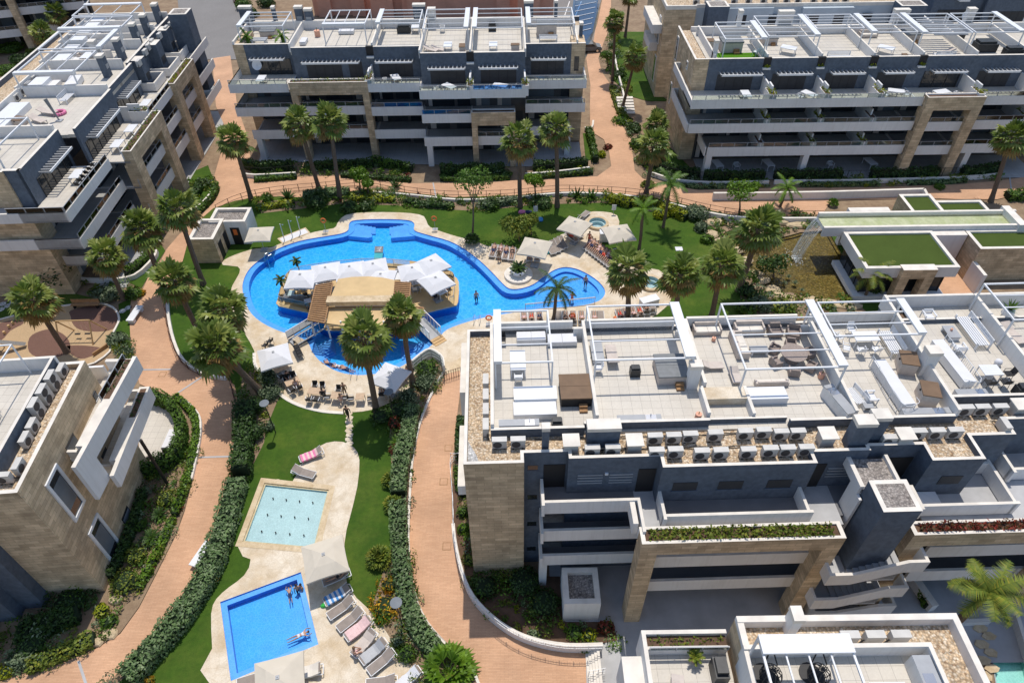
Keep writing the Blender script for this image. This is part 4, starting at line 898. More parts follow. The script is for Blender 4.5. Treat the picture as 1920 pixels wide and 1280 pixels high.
b=MB();b.box(0,22,-14,-2.3,0,12.6,0,1);b.box(-.3,0,-14,2,9,10.1,2,2);b.box(-.3,0,-14,2,5.9,7.1,2);fb(b,F6,'wall',['bluewall','tile','white'],b6)
chimney(b6,F6,3,4.4,-2,-1,12.5,14.6,'white')
# ------------------------------------------------------------------ block in the top left corner
F8=Fr((-88,123),(.96,.28),(.28,-.96))
b8=thing('apartment_building','white-banded balcony block behind the palms at the top left corner','apartment building',(-82,112,0))
facade_B(b8,F8,[dict(u0=-30,u1=-20,w=0,b=3.5),dict(u0=-20,u1=-10,w=0,b=3.5,sh=[(-19,-12)]),dict(u0=-10,u1=-2,w=0,b=3.5,sh=[(-9,-3)],col=[(-6,3.5)]),dict(u0=-2,u1=6,w=-.5,b=4.2,kind='stone',sh=[(-1,5)]),dict(u0=6,u1=16,w=0,b=3.5,sh=[(7,12)])])
b=MB();b.box(-30,16,-12,-.3,9,12.6,0,1);fb(b,F8,'roof_block',['white','tile'],b8)
b9=thing('apartment_building','narrow white balcony corner of a block cut by the left picture edge','apartment building',(-72,88,0))
F9=Fr((-72,90),(.95,.3),(.3,-.95))
facade_B(b9,F9,[dict(u0=-10,u1=-1,w=0,b=3.2,sh=[(-8,-2)])])
b=MB();b.box(-10,-1,-8,-.3,0,12.8,0,1);fb(b,F9,'wall',['white','tile'],b9)
# ------------------------------------------------------------------ terracotta houses beyond
for x0,x1,y,h,lab in((-36.5,-25.2,137,15,'plain terracotta rendered house with stepped wall behind the top centre roof'),(-19.5,2,135,14.5,'terracotta rendered house with small windows behind the middle of the top centre roof')):
 t_=thing('house',lab,'house',(x0,y,0))
 b=MB();b.box(x0,x1,y,y+10,0,h,0,1);b.box(x0+1,x0+3.5,y-.8,y,0,h-1.2,0,1);b.box(x1-4,x1-1.5,y-.6,y,0,h-2,0,1);b.build('wall',['terracotta','roof_tan'],t_)
 for i in range(4):
  wx=x0+1.8+i*(x1-x0-3.4)/3.5;b=MB();b.box(wx,wx+.8,y-.84,y-.02,h-3.0,h-2.0);f_=b.build('window','cap',t_);b=MB();b.box(wx+.1,wx+.7,y-.87,y-.84,h-2.9,h-2.1);b.build('pane','darkglass',f_)
 b=MB();b.box(x1-.1,x1+4,y-2,y-1.6,0,h-4.5);b.box(x1+1.5,x1+6.5,y-1,y+4,0,h-5.5);b.build('garden_wall','terracotta',t_)
t_=thing('carport','long blue-grey glazed carport roof beside the parking at top centre','carport',(*W(1085,55)[:2],0))
q=WL([(1078,-20),(1125,-20),(1112,60),(1098,78),(1070,40)],2.4);b=MB();b.prism(q,2.35,2.45);b.build('glazed_roof','glass_blue',t_)
b=MB()
for i in range(9):
 y=-18+i*10;b.bar(Vector(W(1080-i*.6,y,2.5)),Vector(W(1124-i*2,y-8,2.5)),.12,.08)
for x,y in((1080,-10),(1122,-10),(1110,60),(1076,40)):c=W(x,y,2.4);b.tube((c[0],c[1],0),c,.07)
b.build('frame','whitemetal',t_)
# ------------------------------------------------------------------ pool house
ph=thing('pool_house','small stone and white pool house with two gravel flat roofs by the left path','pool house',(-32,61,0))
def flatbox(x0,x1,y0,y1,h,m,par_,gm='gravel_grey',pr=.35):
 b=MB();b.wall([(x0,y0),(x1,y0),(x1,y1),(x0,y1)],0,h,0)
 b.sheet([(x0,y0),(x1,y0),(x1,y1),(x0,y1)],h,[[(x0+.35,y0+.35),(x1-.35,y0+.35),(x1-.35,y1-.35),(x0+.35,y1-.35)]],1)
 b.wall([(x0+.35,y0+.35),(x1-.35,y0+.35),(x1-.35,y1-.35),(x0+.35,y1-.35)],h-pr,h,1,flip=True)
 b.sheet([(x0+.35,y0+.35),(x1-.35,y0+.35),(x1-.35,y1-.35),(x0+.35,y1-.35)],h-pr,m=2)
 return b.build('wall',[m,'cap',gm],par_)
flatbox(-34.1,-31.4,60,63.9,3.1,'stone',ph);flatbox(-33.0,-29.0,63.4,66.2,3.0,'white',ph)
b=MB();b.box(-30.9,-29.9,63.36,63.41,0,2.2);b.box(-31.41,-31.35,60.6,61.5,0,2.1);b.box(-31.41,-31.35,62.3,63.2,0,2.1);b.build('doorway','black',ph)
b=MB();b.box(-30.6,-30.2,63.3,63.35,1.3,2.0);b.build('orange_notice','orange',ph)
pb=thing('pump_house','small white cabin with grey gravel roof below the gallery stairs','utility cabin',(4.2,21.5,0))
b0=FM.p(5.95,-3.65);b1_=FM.p(8.35,-1.2);flatbox(b0[0],b1_[0],b0[1],b1_[1],2.5,'white',pb)
# ------------------------------------------------------------------ spa pavilion with green roofs
sp=thing('spa_pavilion','low pavilion with artificial-grass roofs and a rooftop water channel by the pond','pavilion',(34,52,0))
def gr(x0,x1,y0,y1,z0,h,m='stone',c=.35):
 o=[(x0,y0),(x1,y0),(x1,y1),(x0,y1)];i=inset(o,c)
 b=MB();b.wall(o,z0,h,0);b.sheet(o,h,[i],1);b.wall(i,h-.2,h,1,flip=True);b.sheet(i,h-.2,m=2);return b.build('grass_roof',[m,'cap','turf'],sp)
gr(34.2,43.3,52.2,58.3,2.9,4.1,'white');gr(46.8,54,55.2,58.5,0,4.0);gr(43.0,46.5,61.9,65.6,0,3.9);gr(46.6,52,60.5,65,0,3.4,'white')
b=MB();b.wall([(34.9,53),(42.8,53),(42.8,58.2),(34.9,58.2)],.5,2.9,0);b.build('glazing','darkglass',sp)
b=MB()
for x in(34.9,36.2,41.0,42.8):b.box(x-.06,x+.06,52.94,53.06,.5,2.9)
for y in(54.3,55.6,56.9):b.box(34.85,34.93,y-.05,y+.05,.5,2.9)
b.build('window_frames','blackmetal',sp)
b=MB();b.box(34.2,43.3,52.3,58.3,0,.5,0,0);b.build('plinth','white',sp)
b=MB();b.box(37.6,38.5,51.7,52.6,0,4.2,0,1);b.box(40.0,40.9,51.7,52.6,0,4.2,0,1);b.box(38.5,40.0,51.7,52.6,3.1,4.2,0,1);b.build('stone_portal',['stone','cap'],sp)
b=MB();b.box(32.2,53.4,58.5,58.8,3.4,4.5,0,1);b.box(32.6,53.4,61.2,61.5,3.4,4.45,0,1);b.box(32.6,53.1,58.8,61.2,3.5,3.95,0,2);b.box(52.0,52.8,58.2,61.8,3.6,4.7,0,1);b.box(36,40.3,61.6,62.3,0,4.4,0,1);b.build('water_channel',['white','cap','greenwater_bed'],sp)
b=MB();b.sheet([(32.6,58.8),(52.0,58.8),(52.0,61.2),(32.6,61.2)],4.1);b.build('channel_water','water_clear',sp)
b=MB();b.box(43.4,46.7,57.6,58.4,0,4.0,0,1);b.box(46.75,47.1,53,55.3,0,2.4,0,1);b.build('wall',['white','cap'],sp)
b=MB();b.sheet([(43.4,52),(47.5,52),(46.8,58),(43.4,58)],.04);b.build('brick_court','pavers',sp)
plain('foam',(.8,.85,.85),.5,.1,3)
wf=thing('waterfall','thin waterfall spilling from the roof channel into the pond','waterfall',(32.4,60,0))
b=MB();random.seed(3)
for i in range(60):
 y=random.uniform(58.9,61.1);pts=[]
 for k in range(7):t_=k/6;pts.append((32.5-1.7*t_-random.uniform(0,.1),y+random.gauss(0,.04)-.5*t_,4.08-4.1*t_*t_))
 b.path(pts,random.uniform(.004,.011),3)
b.build('falling_water','foam',wf)
b=MB()
for i in range(260):
 r=abs(random.gauss(0,.55));a=random.uniform(0,6.28);c=Vector((30.7+r*math.cos(a),59.3+r*math.sin(a)*1.5,random.uniform(-.04,.12)))
 leaf(b,c,random.uniform(.03,.10))
b.build('spray','foam',wf)
# ================================================================== vegetation
def sph(rng=random):
 z=rng.uniform(-1,1);a=rng.uniform(0,2*PI);r=math.sqrt(1-z*z)
 return Vector((r*math.cos(a),r*math.sin(a),z))
def blob_leaves(mb,c,rx,ry,rz,n,s,m=0,lo=-.5,nm=1):
 """leaf faces spread through the outer part of a lumpy crown"""
 c=Vector(c);k=[(sph(),random.uniform(.15,.34))for _ in range(7)]
 for _ in range(n):
  d=sph()
  if d.z<lo:d.z=-d.z*.5
  lump=1+sum(a*max(0,d.dot(v)-.55)*2 for v,a in k)-.12
  r=random.uniform(.62,1.0)**.6*lump
  p=c+Vector((d.x*rx,d.y*ry,d.z*rz))*r
  leaf(mb,p,s*random.uniform(.6,1.35),m if nm==1 else random.randrange(nm),d)
def core_blob(mb,c,rx,ry,rz,m,k=.72):
 n=10;prof=[(max(.02,math.sin(PI*i/6))*k,-math.cos(PI*i/6)*k)for i in range(7)]
 vs=[(c[0]+r*rx*math.cos(2*PI*j/n)*random.uniform(.85,1.1),c[1]+r*ry*math.sin(2*PI*j/n),c[2]+z*rz)for r,z in prof for j in range(n)]
 mb.add(vs,[(a*n+j,a*n+(j+1)%n,(a+1)*n+(j+1)%n,(a+1)*n+j)for a in range(6)for j in range(n)],m)
def fan(mb,base,d,pet,R,droop,seg=11,spread=2.6,m=0):
 """one palmate leaf: stalk, pleated blade of pointed fingers that droop at the tips"""
 d=Vector(d).normalized();base=Vector(base);hub=base+d*pet+Vector((0,0,-droop*pet*.25))
 mb.tube(base,hub,.035,3,.022,m,False)
 side=d.cross(Vector((0,0,1)))
 if side.length<.05:side=Vector((1,0,0))
 side.normalize();up=side.cross(d).normalized()
 tilt=random.uniform(-.5,.5);side.rotate(Matrix.Rotation(tilt,3,d));up.rotate(Matrix.Rotation(tilt,3,d))
 vs=[hub];fs=[]
 for i in range(seg):
  a0=-spread/2+spread*i/seg;a1=a0+spread/seg;am=(a0+a1)/2
  dir_=lambda a:d*math.cos(a)+side*math.sin(a)
  r1=R*.62;L_=R*(1-.28*abs(am)/(spread/2))*random.uniform(.88,1.08)
  g=Vector((0,0,-1))
  p0=hub+dir_(a0)*r1+up*.05*(-1)**i+g*droop*R*.16;p1=hub+dir_(a1)*r1-up*.05*(-1)**i+g*droop*R*.16
  tip=hub+dir_(am)*L_+g*droop*R*random.uniform(.42,.75)
  k=len(vs);vs+=[p0,p1,tip];fs+=[(0,k,k+1),(k,k+2,k+1)]
 mb.add(vs,fs,m)
def palm_proto(name,h,seed,crown_r=2.0,nl=46,dry=26,tr=.24):
 random.seed(seed)
 root=bpy.data.objects.new(name,None);COL.objects.link(root);OFF[root.name]=Vector();root['category']='palm tree'
 b=MB();n=9;pts=[(math.sin(i*.35+seed)*.04,math.cos(i*.5+seed)*.04,h*i/n)for i in range(n+1)]
 b.path(pts,[tr*(1.5 if i==0 else 1.12-.03*i+.05*(i%2))for i in range(n)]+[tr*1.05],9)
 b.build('trunk','trunk',root)
 b=MB();top=Vector(pts[-1])
 for i in range(nl):
  t_=i/nl;el=math.radians(74-84*t_**.85+random.uniform(-13,13));az=i*2.399+random.uniform(-.25,.25)
  d=(math.cos(az)*math.cos(el),math.sin(az)*math.cos(el),math.sin(el))
  fan(b,top+Vector((0,0,.15-.5*t_)),d,crown_r*random.uniform(.3,.6),crown_r*random.uniform(.46,.7),.15+.6*t_*random.uniform(.7,1.3),9,2.5)
 b.build('crown','leaf_palm',root)
 b=MB()
 for i in range(dry):
  t_=i/dry;el=math.radians(2-42*t_+random.uniform(-10,10));az=i*2.399+random.uniform(-.3,.3)
  d=(math.cos(az)*math.cos(el),math.sin(az)*math.cos(el),math.sin(el))
  fan(b,top+Vector((0,0,-.2-.5*t_)),d,crown_r*random.uniform(.32,.48),crown_r*random.uniform(.36,.54),.5,8,2.3)
 if dry:b.build('dry_fronds','leaf_dry',root)
 return root
PB=[Proto(palm_proto('fan_palm',8.0,s,(2.35,2.2,2.45,2.1)[s%4],(34,40,30,36)[s%4],26+s%4*7))for s in(11,12,13,14)]
def place_palm(i,base,crown,label,scale=1.0,group='tall fan palms'):
 B,C=lean_height(base,crown,4.5,10.5)
 v=Vector(C)-Vector(B);L_=v.length
 p=PB[i%4];r=p.put((0,0,0),0,label,group)
 q=Vector((0,0,1)).rotation_difference(v.normalized())
 r.rotation_mode='QUATERNION';from mathutils import Quaternion
 r.rotation_quaternion=q@Quaternion((0,0,1),i*1.3)
 r.location=B;r.scale=(scale,scale,(L_+.1)/8.0 if L_/8>.8 else scale*.8)
 k=r.scale[2]
 for ch in KID.get(r.name,()):
  if not ch.name.startswith('trunk'):
   ch.scale=(1,1,scale/k);ch.location=(0,0,8.0*(1-scale/k))
 return r
PAL=[((472,374),(437,262),'leftmost of the palms along the back promenade, leaning over brick path'),((600,357),(560,232),'left one of two touching palms before the centre balcony block'),((638,372),(618,228),'right one of two touching palms before the centre balcony block'),((976,388),(973,262),'dense palm left of its twin near the right end of the centre block'),((1045,388),(1043,242),'taller palm right of its twin near the right end of the centre block'),((1212,362),(1224,283),'wide palm in the shrub bed beside the brick path junction'),((1226,300),(1232,220),'smaller palm just above the wide one beside the path junction'),((1167,205),(1192,106),'palm leaning right over the side lawn with white loungers'),((1148,150),(1154,40),'slim palm beside the narrow path at top centre'),((1172,70),(1182,-12),'palm whose crown is cut by the top picture edge'),((1385,545),(1422,430),'thick-trunked bushy palm at the left bank of the pond'),((1177,602),(1178,515),'palm with golden skirt beside the small hot tub'),((1262,612),(1276,520),'palm with broad golden skirt between hot tub and its right neighbour'),((1333,594),(1354,500),'palm on the lawn nearest the pond rocks, right of its row'),((1857,378),(1896,258),'palm at right picture edge in front of the banded block'),((705,770),(681,634),'palm covering the front corner of the pool bar roof'),((775,722),(752,592),'palm standing right beside the bar roof near the footbridge'),((381,532),(333,392),'palm with long bare trunk passing in front of the pool house'),((310,545),(266,428),'shaggy palm against the left balconies, left of the long-trunked one'),((232,562),(203,492),'compact green palm below the left balconies'),((384,642),(324,525),'palm over the brick path left of the small oval lawn'),((446,690),(419,580),'palm at the left rim of the pool terrace'),((490,735),(424,668),'palm leaning left over the wide bend of the brick path'),((126,660),(61,562),'palm beside the playground swings'),((122,95),(108,34),'right one of two palms in the top left corner'),((97,110),(79,66),'left one of two palms in the top left corner')]
for i,(bx,cx,lb)in enumerate(PAL):
 place_palm(i,bx,cx,lb,{5:1.0,6:.8,7:.85,8:.85,9:.9,10:1.15,19:.85,23:.95,24:.95,25:.9,21:1.05,22:1.1,16:.9,15:.98}.get(i,1.0))
def frond(mb,base,az,el,L_,bend,m=0,n=13,ll=.5,w=.045,rise=0):
 base=Vector(base);p=base;pts=[p];e=el
 for i in range(n):
  e-=bend/n;p=p+Vector((math.cos(az)*math.cos(e),math.sin(az)*math.cos(e),math.sin(e)))*L_/n;pts.append(p)
 for i in range(0,n,3):mb.tube(pts[i],pts[min(n,i+3)],.03*(1-i/n)+.008,3,None,m,False)
 for i in range(1,n):
  for k in(0,.5):
   c=pts[i].lerp(pts[i+1],k);d=(pts[i+1]-pts[i]).normalized();s=d.cross(Vector((0,0,1)))
   if s.length<.01:continue
   s.normalize();l=ll*math.sin(PI*(.12+.85*i/n))**.7
   for sg in(-1,1):
    q=c+s*sg*l+d*l*.45+Vector((0,0,-l*random.uniform(.1,.55)))
    t_=d*w
    mb.add([c-t_,c+t_,q],[(0,1,2)],m)
def feather_palm(name,base,crown,L_,n,mat,label,dead=0,tr=.16,ll=.5,lo=-20,hi=75,bend=1.2,group='feather palms'):
 B=Vector(base);C=Vector(crown);r=thing(name,label,'palm tree',B,group)
 b=MB();k=6;b.path([B.lerp(C,i/k)+Vector((math.sin(i)*.04,0,0))for i in range(k+1)],[tr*1.3]+[tr*(1+.08*(i%2))for i in range(k)],8);b.build('trunk','trunk',r)
 b=MB()
 for i in range(n):
  t_=i/max(1,n-1);el=math.radians(hi+(lo-hi)*t_+random.uniform(-6,6));frond(b,C,i*2.399+random.uniform(-.2,.2),el,L_*random.uniform(.85,1.1),bend*random.uniform(.8,1.2),0,14,ll)
 b.build('crown',mat,r);return r
random.seed(21)
B,C=lean_height((1037,600),(1045,540),3,6);feather_palm('royal_palm',B,C,2.5,15,'leaf_dark','single dark feather palm between the pool and the first roof terrace',ll=.42,hi=65,lo=-30)
B,C=lean_height((1620,560),(1638,512),2.5,5);feather_palm('feather_palm',B,C,2.2,16,'leaf_olive','airy feather palm at the front corner of the pavilion',tr=.14,ll=.5,lo=-35)
B,C=lean_height((1462,388),(1476,352),2,4);feather_palm('feather_palm',B,C,2.2,11,'leaf_bright','yellowish feather palm by the retaining wall above the pond',ll=.4)
B,C=lean_height((1198,468),(1207,392),4,7);feather_palm('feather_palm',B,C,2.0,13,'leaf_bright','thin yellow-green palm on the lawn right of the beige parasols',ll=.4)
B,C=lean_height((1243,426),(1258,345),4,7.5);feather_palm('feather_palm',B,C,2.5,13,'leaf_green','tall green feather palm standing before the yellow hedge',ll=.5)
C=W(1855,1110,8.2);B=(C[0]-.9,C[1]-.4,0);feather_palm('feather_palm',B,C,2.2,15,'leaf_olive','large feather palm over the shaded court in the lower right corner',tr=.2,ll=.62,bend=1.0,lo=-15)
# ---- trunkless fan palms, cycads, agaves
def rosette(name,c,R,n,mat,label,cat='plant',kind='cycad',group=None):
 r=thing(name,label,cat,c,group);b=MB();C=Vector(c)
 for i in range(n):
  t_=i/n;az=i*2.399;el=math.radians(72-60*t_+random.uniform(-8,8))
  if kind=='fan':fan(b,C+Vector((0,0,.25)),(math.cos(az)*math.cos(el),math.sin(az)*math.cos(el),math.sin(el)),R*.5,R*.55,.3+.3*t_,11,2.9)
  elif kind=='cycad':frond(b,C+Vector((0,0,.2)),az,el,R,.9,0,10,R*.16,.03)
  else:
   d=Vector((math.cos(az)*math.cos(el),math.sin(az)*math.cos(el),math.sin(el)));s=d.cross(Vector((0,0,1))).normalized()*R*.09
   m_=C+d*R*.4;b.add([C+s,m_+s*1.2,C+d*R,m_-s*1.2,C-s],[(0,1,2,3,4)])
 b.build('leaves',mat,r);return r
rosette('dwarf_fan_palm',W(712,1050,0),1.15,34,'leaf_olive','round trunkless fan palm on the lawn beside the flower bed','plant','fan')
rosette('dwarf_fan_palm',W(842,1262,0),2.1,22,'leaf_bright','big bright fan palm cut by the bottom edge beside the brick path','plant','fan')
for px,R,k,mt,lb in(((286,1012),.85,'cycad','leaf_dark','dark cycad between stone building and brick path, nearer the corner window'),((300,968),.7,'cycad','leaf_dark','dark cycad farther up the bed beside the brick path'),((222,655),.8,'agave','leaf_yellow','yellow striped agave in the grey shrubs by the playground'),((745,835),.9,'cycad','leaf_green','green cycad beside red shrubs left of the garden path'),((733,905),.9,'fan','leaf_olive','low fan palm at the lawn edge, upper of two by the green hedge'),((738,950),.95,'fan','leaf_olive','low fan palm at the lawn edge, lower of two by the green hedge'),((1492,405),.9,'cycad','leaf_dark','dark round cycad on the rocks above the pond'),((1560,385),.8,'fan','leaf_bright','small yellow palm in front of the long retaining wall'),((1694,385),1.0,'cycad','leaf_dark','dark spiky plant at the right end of the retaining wall'),((1478,520),.45,'agave','leaf_grey','blue-grey agave in the pond gravel, uppermost'),((1490,532),.5,'agave','leaf_grey','blue-grey agave in the pond gravel, right one'),((1503,545),.4,'agave','leaf_grey','small blue-grey agave at the lower edge of the pond'),((1470,532),.45,'agave','leaf_grey','blue-grey agave in the pond gravel, left one'),((885,455),1.1,'fan','leaf_dark','dark low plant at the foot of the slim lawn tree'),((1860,490),1.3,'agave','leaf_olive','banana plant with broad leaves beside the stone pavilion wall'),((1885,500),1.4,'agave','leaf_bright','bright banana plant right of the other one by the pavilion wall'),((1235,1005),.01,'agave','leaf_dark',None),((400,360),.8,'agave','leaf_olive','spiky plant inside the bend of the upper left path'),((742,352),1.3,'agave','leaf_dark','bird-of-paradise clump behind the pool cove'),((540,372),1.4,'agave','leaf_dark','bird-of-paradise clump left of the twin palms'),((1082,370),1.4,'agave','leaf_dark','bird-of-paradise clump on the back bank, left of two'),((1108,372),1.4,'agave','leaf_dark','bird-of-paradise clump on the back bank, right of two')):
 if lb:rosette({'cycad':'cycad','fan':'dwarf_fan_palm','agave':'agave'}[k]if 'banana' not in lb and 'bird' not in lb else 'banana_plant' if 'banana' in lb else 'strelitzia',W(*px,0),R,{'cycad':26,'fan':22,'agave':18}[k],mt,lb,'plant',k)
def tree(name,base,crown,r,label,mat='leaf_green',n=900,s=.16,tr=.1,lumps=5,dark=None):
 B=Vector(base);C=Vector(crown);t_=thing(name,label,'tree',B,'small garden trees')
 b=MB();mid=B.lerp(C,.62);b.path([B,B.lerp(C,.3)+Vector((.05,0,0)),mid],[tr*1.3,tr,tr*.8],7)
 cs=[]
 for i in range(lumps):
  a=i*2.4;q=C+Vector((math.cos(a)*r*.55,math.sin(a)*r*.55,random.uniform(-.35,.45)*r))*(0 if i==0 and lumps<3 else 1);cs.append(q);b.path([mid,mid.lerp(q,.6)+Vector((0,0,.1)),q],[tr*.6,tr*.4,tr*.15],5)
 b.build('trunk','trunk',t_)
 b=MB()
 for q in cs:blob_leaves(b,q,r*.62,r*.62,r*.52,n//lumps,s,0,-.7)
 b.build('crown',mat,t_);return t_
random.seed(5)
for bs,cr,r,lb,mt,hh in(((886,440),(888,345),1.9,'slim-trunked leafy tree rising from the lawn behind the pool','leaf_green',(4,7.5)),((974,452),(968,425),1.5,'low spreading olive-green tree beside the beige parasol, left one','leaf_olive',(1.8,3.2)),((996,440),(990,412),1.1,'low rounded tree behind the beige parasol, right one','leaf_olive',(1.5,3)),((1386,400),(1388,360),1.4,'bright round-leaved tree by the promenade fence above the pond','leaf_bright',(2,4)),((675,360),(673,327),1.0,'bright green tree on the promenade right of the twin palms','leaf_bright',(2,4)),((690,368),(690,345),.6,'small bright bush tree beside the promenade fence','leaf_bright',(1,3)),((1003,372),(1003,340),1.0,'bright upright tree between the two back palms','leaf_bright',(2,4)),((1450,520),(1449,495),1.5,'dark bushy tree standing in the pond near its left bank','leaf_dark',(1.5,3.5)),((103,545),(100,512),1.9,'dark tree in the shade under the left balconies','leaf_dark',(2,4)),((1410,352),(1412,352),.7,'small bright crown beside the promenade above the pond','leaf_bright',(1,2)),((1140,130),(1138,105),1.0,'small green tree at the edge of the narrow upper path','leaf_green',(2,4)),((35,60),(30,48),1.5,'dark garden tree at the left of the top corner palms','leaf_dark',(2,4))):
 B,C=lean_height(bs,cr,*hh);tree('garden_tree',B,C,r,lb,mt)
def hedge(label,pts,w,h,mat,z=0,s=.13,dens=70,name='hedge',group='clipped hedges',closed=False,cat='hedge',world=False,lump=.12):
 P_=pts if world else[W(x,y,z)[:2]for x,y in pts]
 if len(P_)>2:P_=smooth(P_,3,closed)
 r=thing(name,label,cat,(*P_[0],z),group)
 b=MB();L_=0;hw=w/2
 segs=list(zip(P_,P_[1:]))
 for a,c in segs:
  e=Vector((c[0]-a[0],c[1]-a[1]));l=e.length
  if l<1e-4:continue
  e/=l;n=Vector((-e.y,e.x));k=hw*.78
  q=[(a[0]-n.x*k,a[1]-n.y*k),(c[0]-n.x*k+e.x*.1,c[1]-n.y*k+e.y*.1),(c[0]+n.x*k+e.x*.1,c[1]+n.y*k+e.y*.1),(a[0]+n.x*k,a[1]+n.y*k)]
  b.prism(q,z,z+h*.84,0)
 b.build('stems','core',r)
 b=MB()
 for a,c in segs:
  e=Vector((c[0]-a[0],c[1]-a[1]));l=e.length
  if l<1e-4:continue
  e/=l;n=Vector((-e.y,e.x));per=w+2*h
  for _ in range(int(l*per*dens)+1):
   t_=random.uniform(0,l);u=random.uniform(0,per)
   if u<h:off,zz,nr=-hw,u,Vector((-n.x,-n.y,.3))
   elif u<h+w:off,zz,nr=u-h-hw,h,Vector((0,0,1))
   else:off,zz,nr=hw,u-h-w,Vector((n.x,n.y,.3))
   wob=1+lump*math.sin(t_*2.1+a[0]*1.7)*math.cos(t_*.9+a[1])
   zz=zz*wob+random.uniform(-.08,.06)*min(1,h);off=off*wob*random.uniform(.9,1.06)
   leaf(b,Vector((a[0]+e.x*t_+n.x*off,a[1]+e.y*t_+n.y*off,z+max(.02,zz))),s*random.uniform(.6,1.4),0,nr)
 b.build('foliage',mat,r);return r
def shrub(label,px,rx,h,mat,ry=None,n=None,s=.13,z=0,name='shrub',group='garden shrubs',cat='shrub'):
 c=W(*px,z+h*.4);ry=ry or rx;r=thing(name,label,cat,(c[0],c[1],z),group)
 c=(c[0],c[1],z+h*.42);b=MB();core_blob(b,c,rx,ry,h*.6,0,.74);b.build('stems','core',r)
 b=MB();blob_leaves(b,c,rx,ry,h*.62,n or int(190*(rx*ry+h*(rx+ry)*.6))+60,s,0,-.6);b.build('foliage',mat,r);return r
random.seed(9)
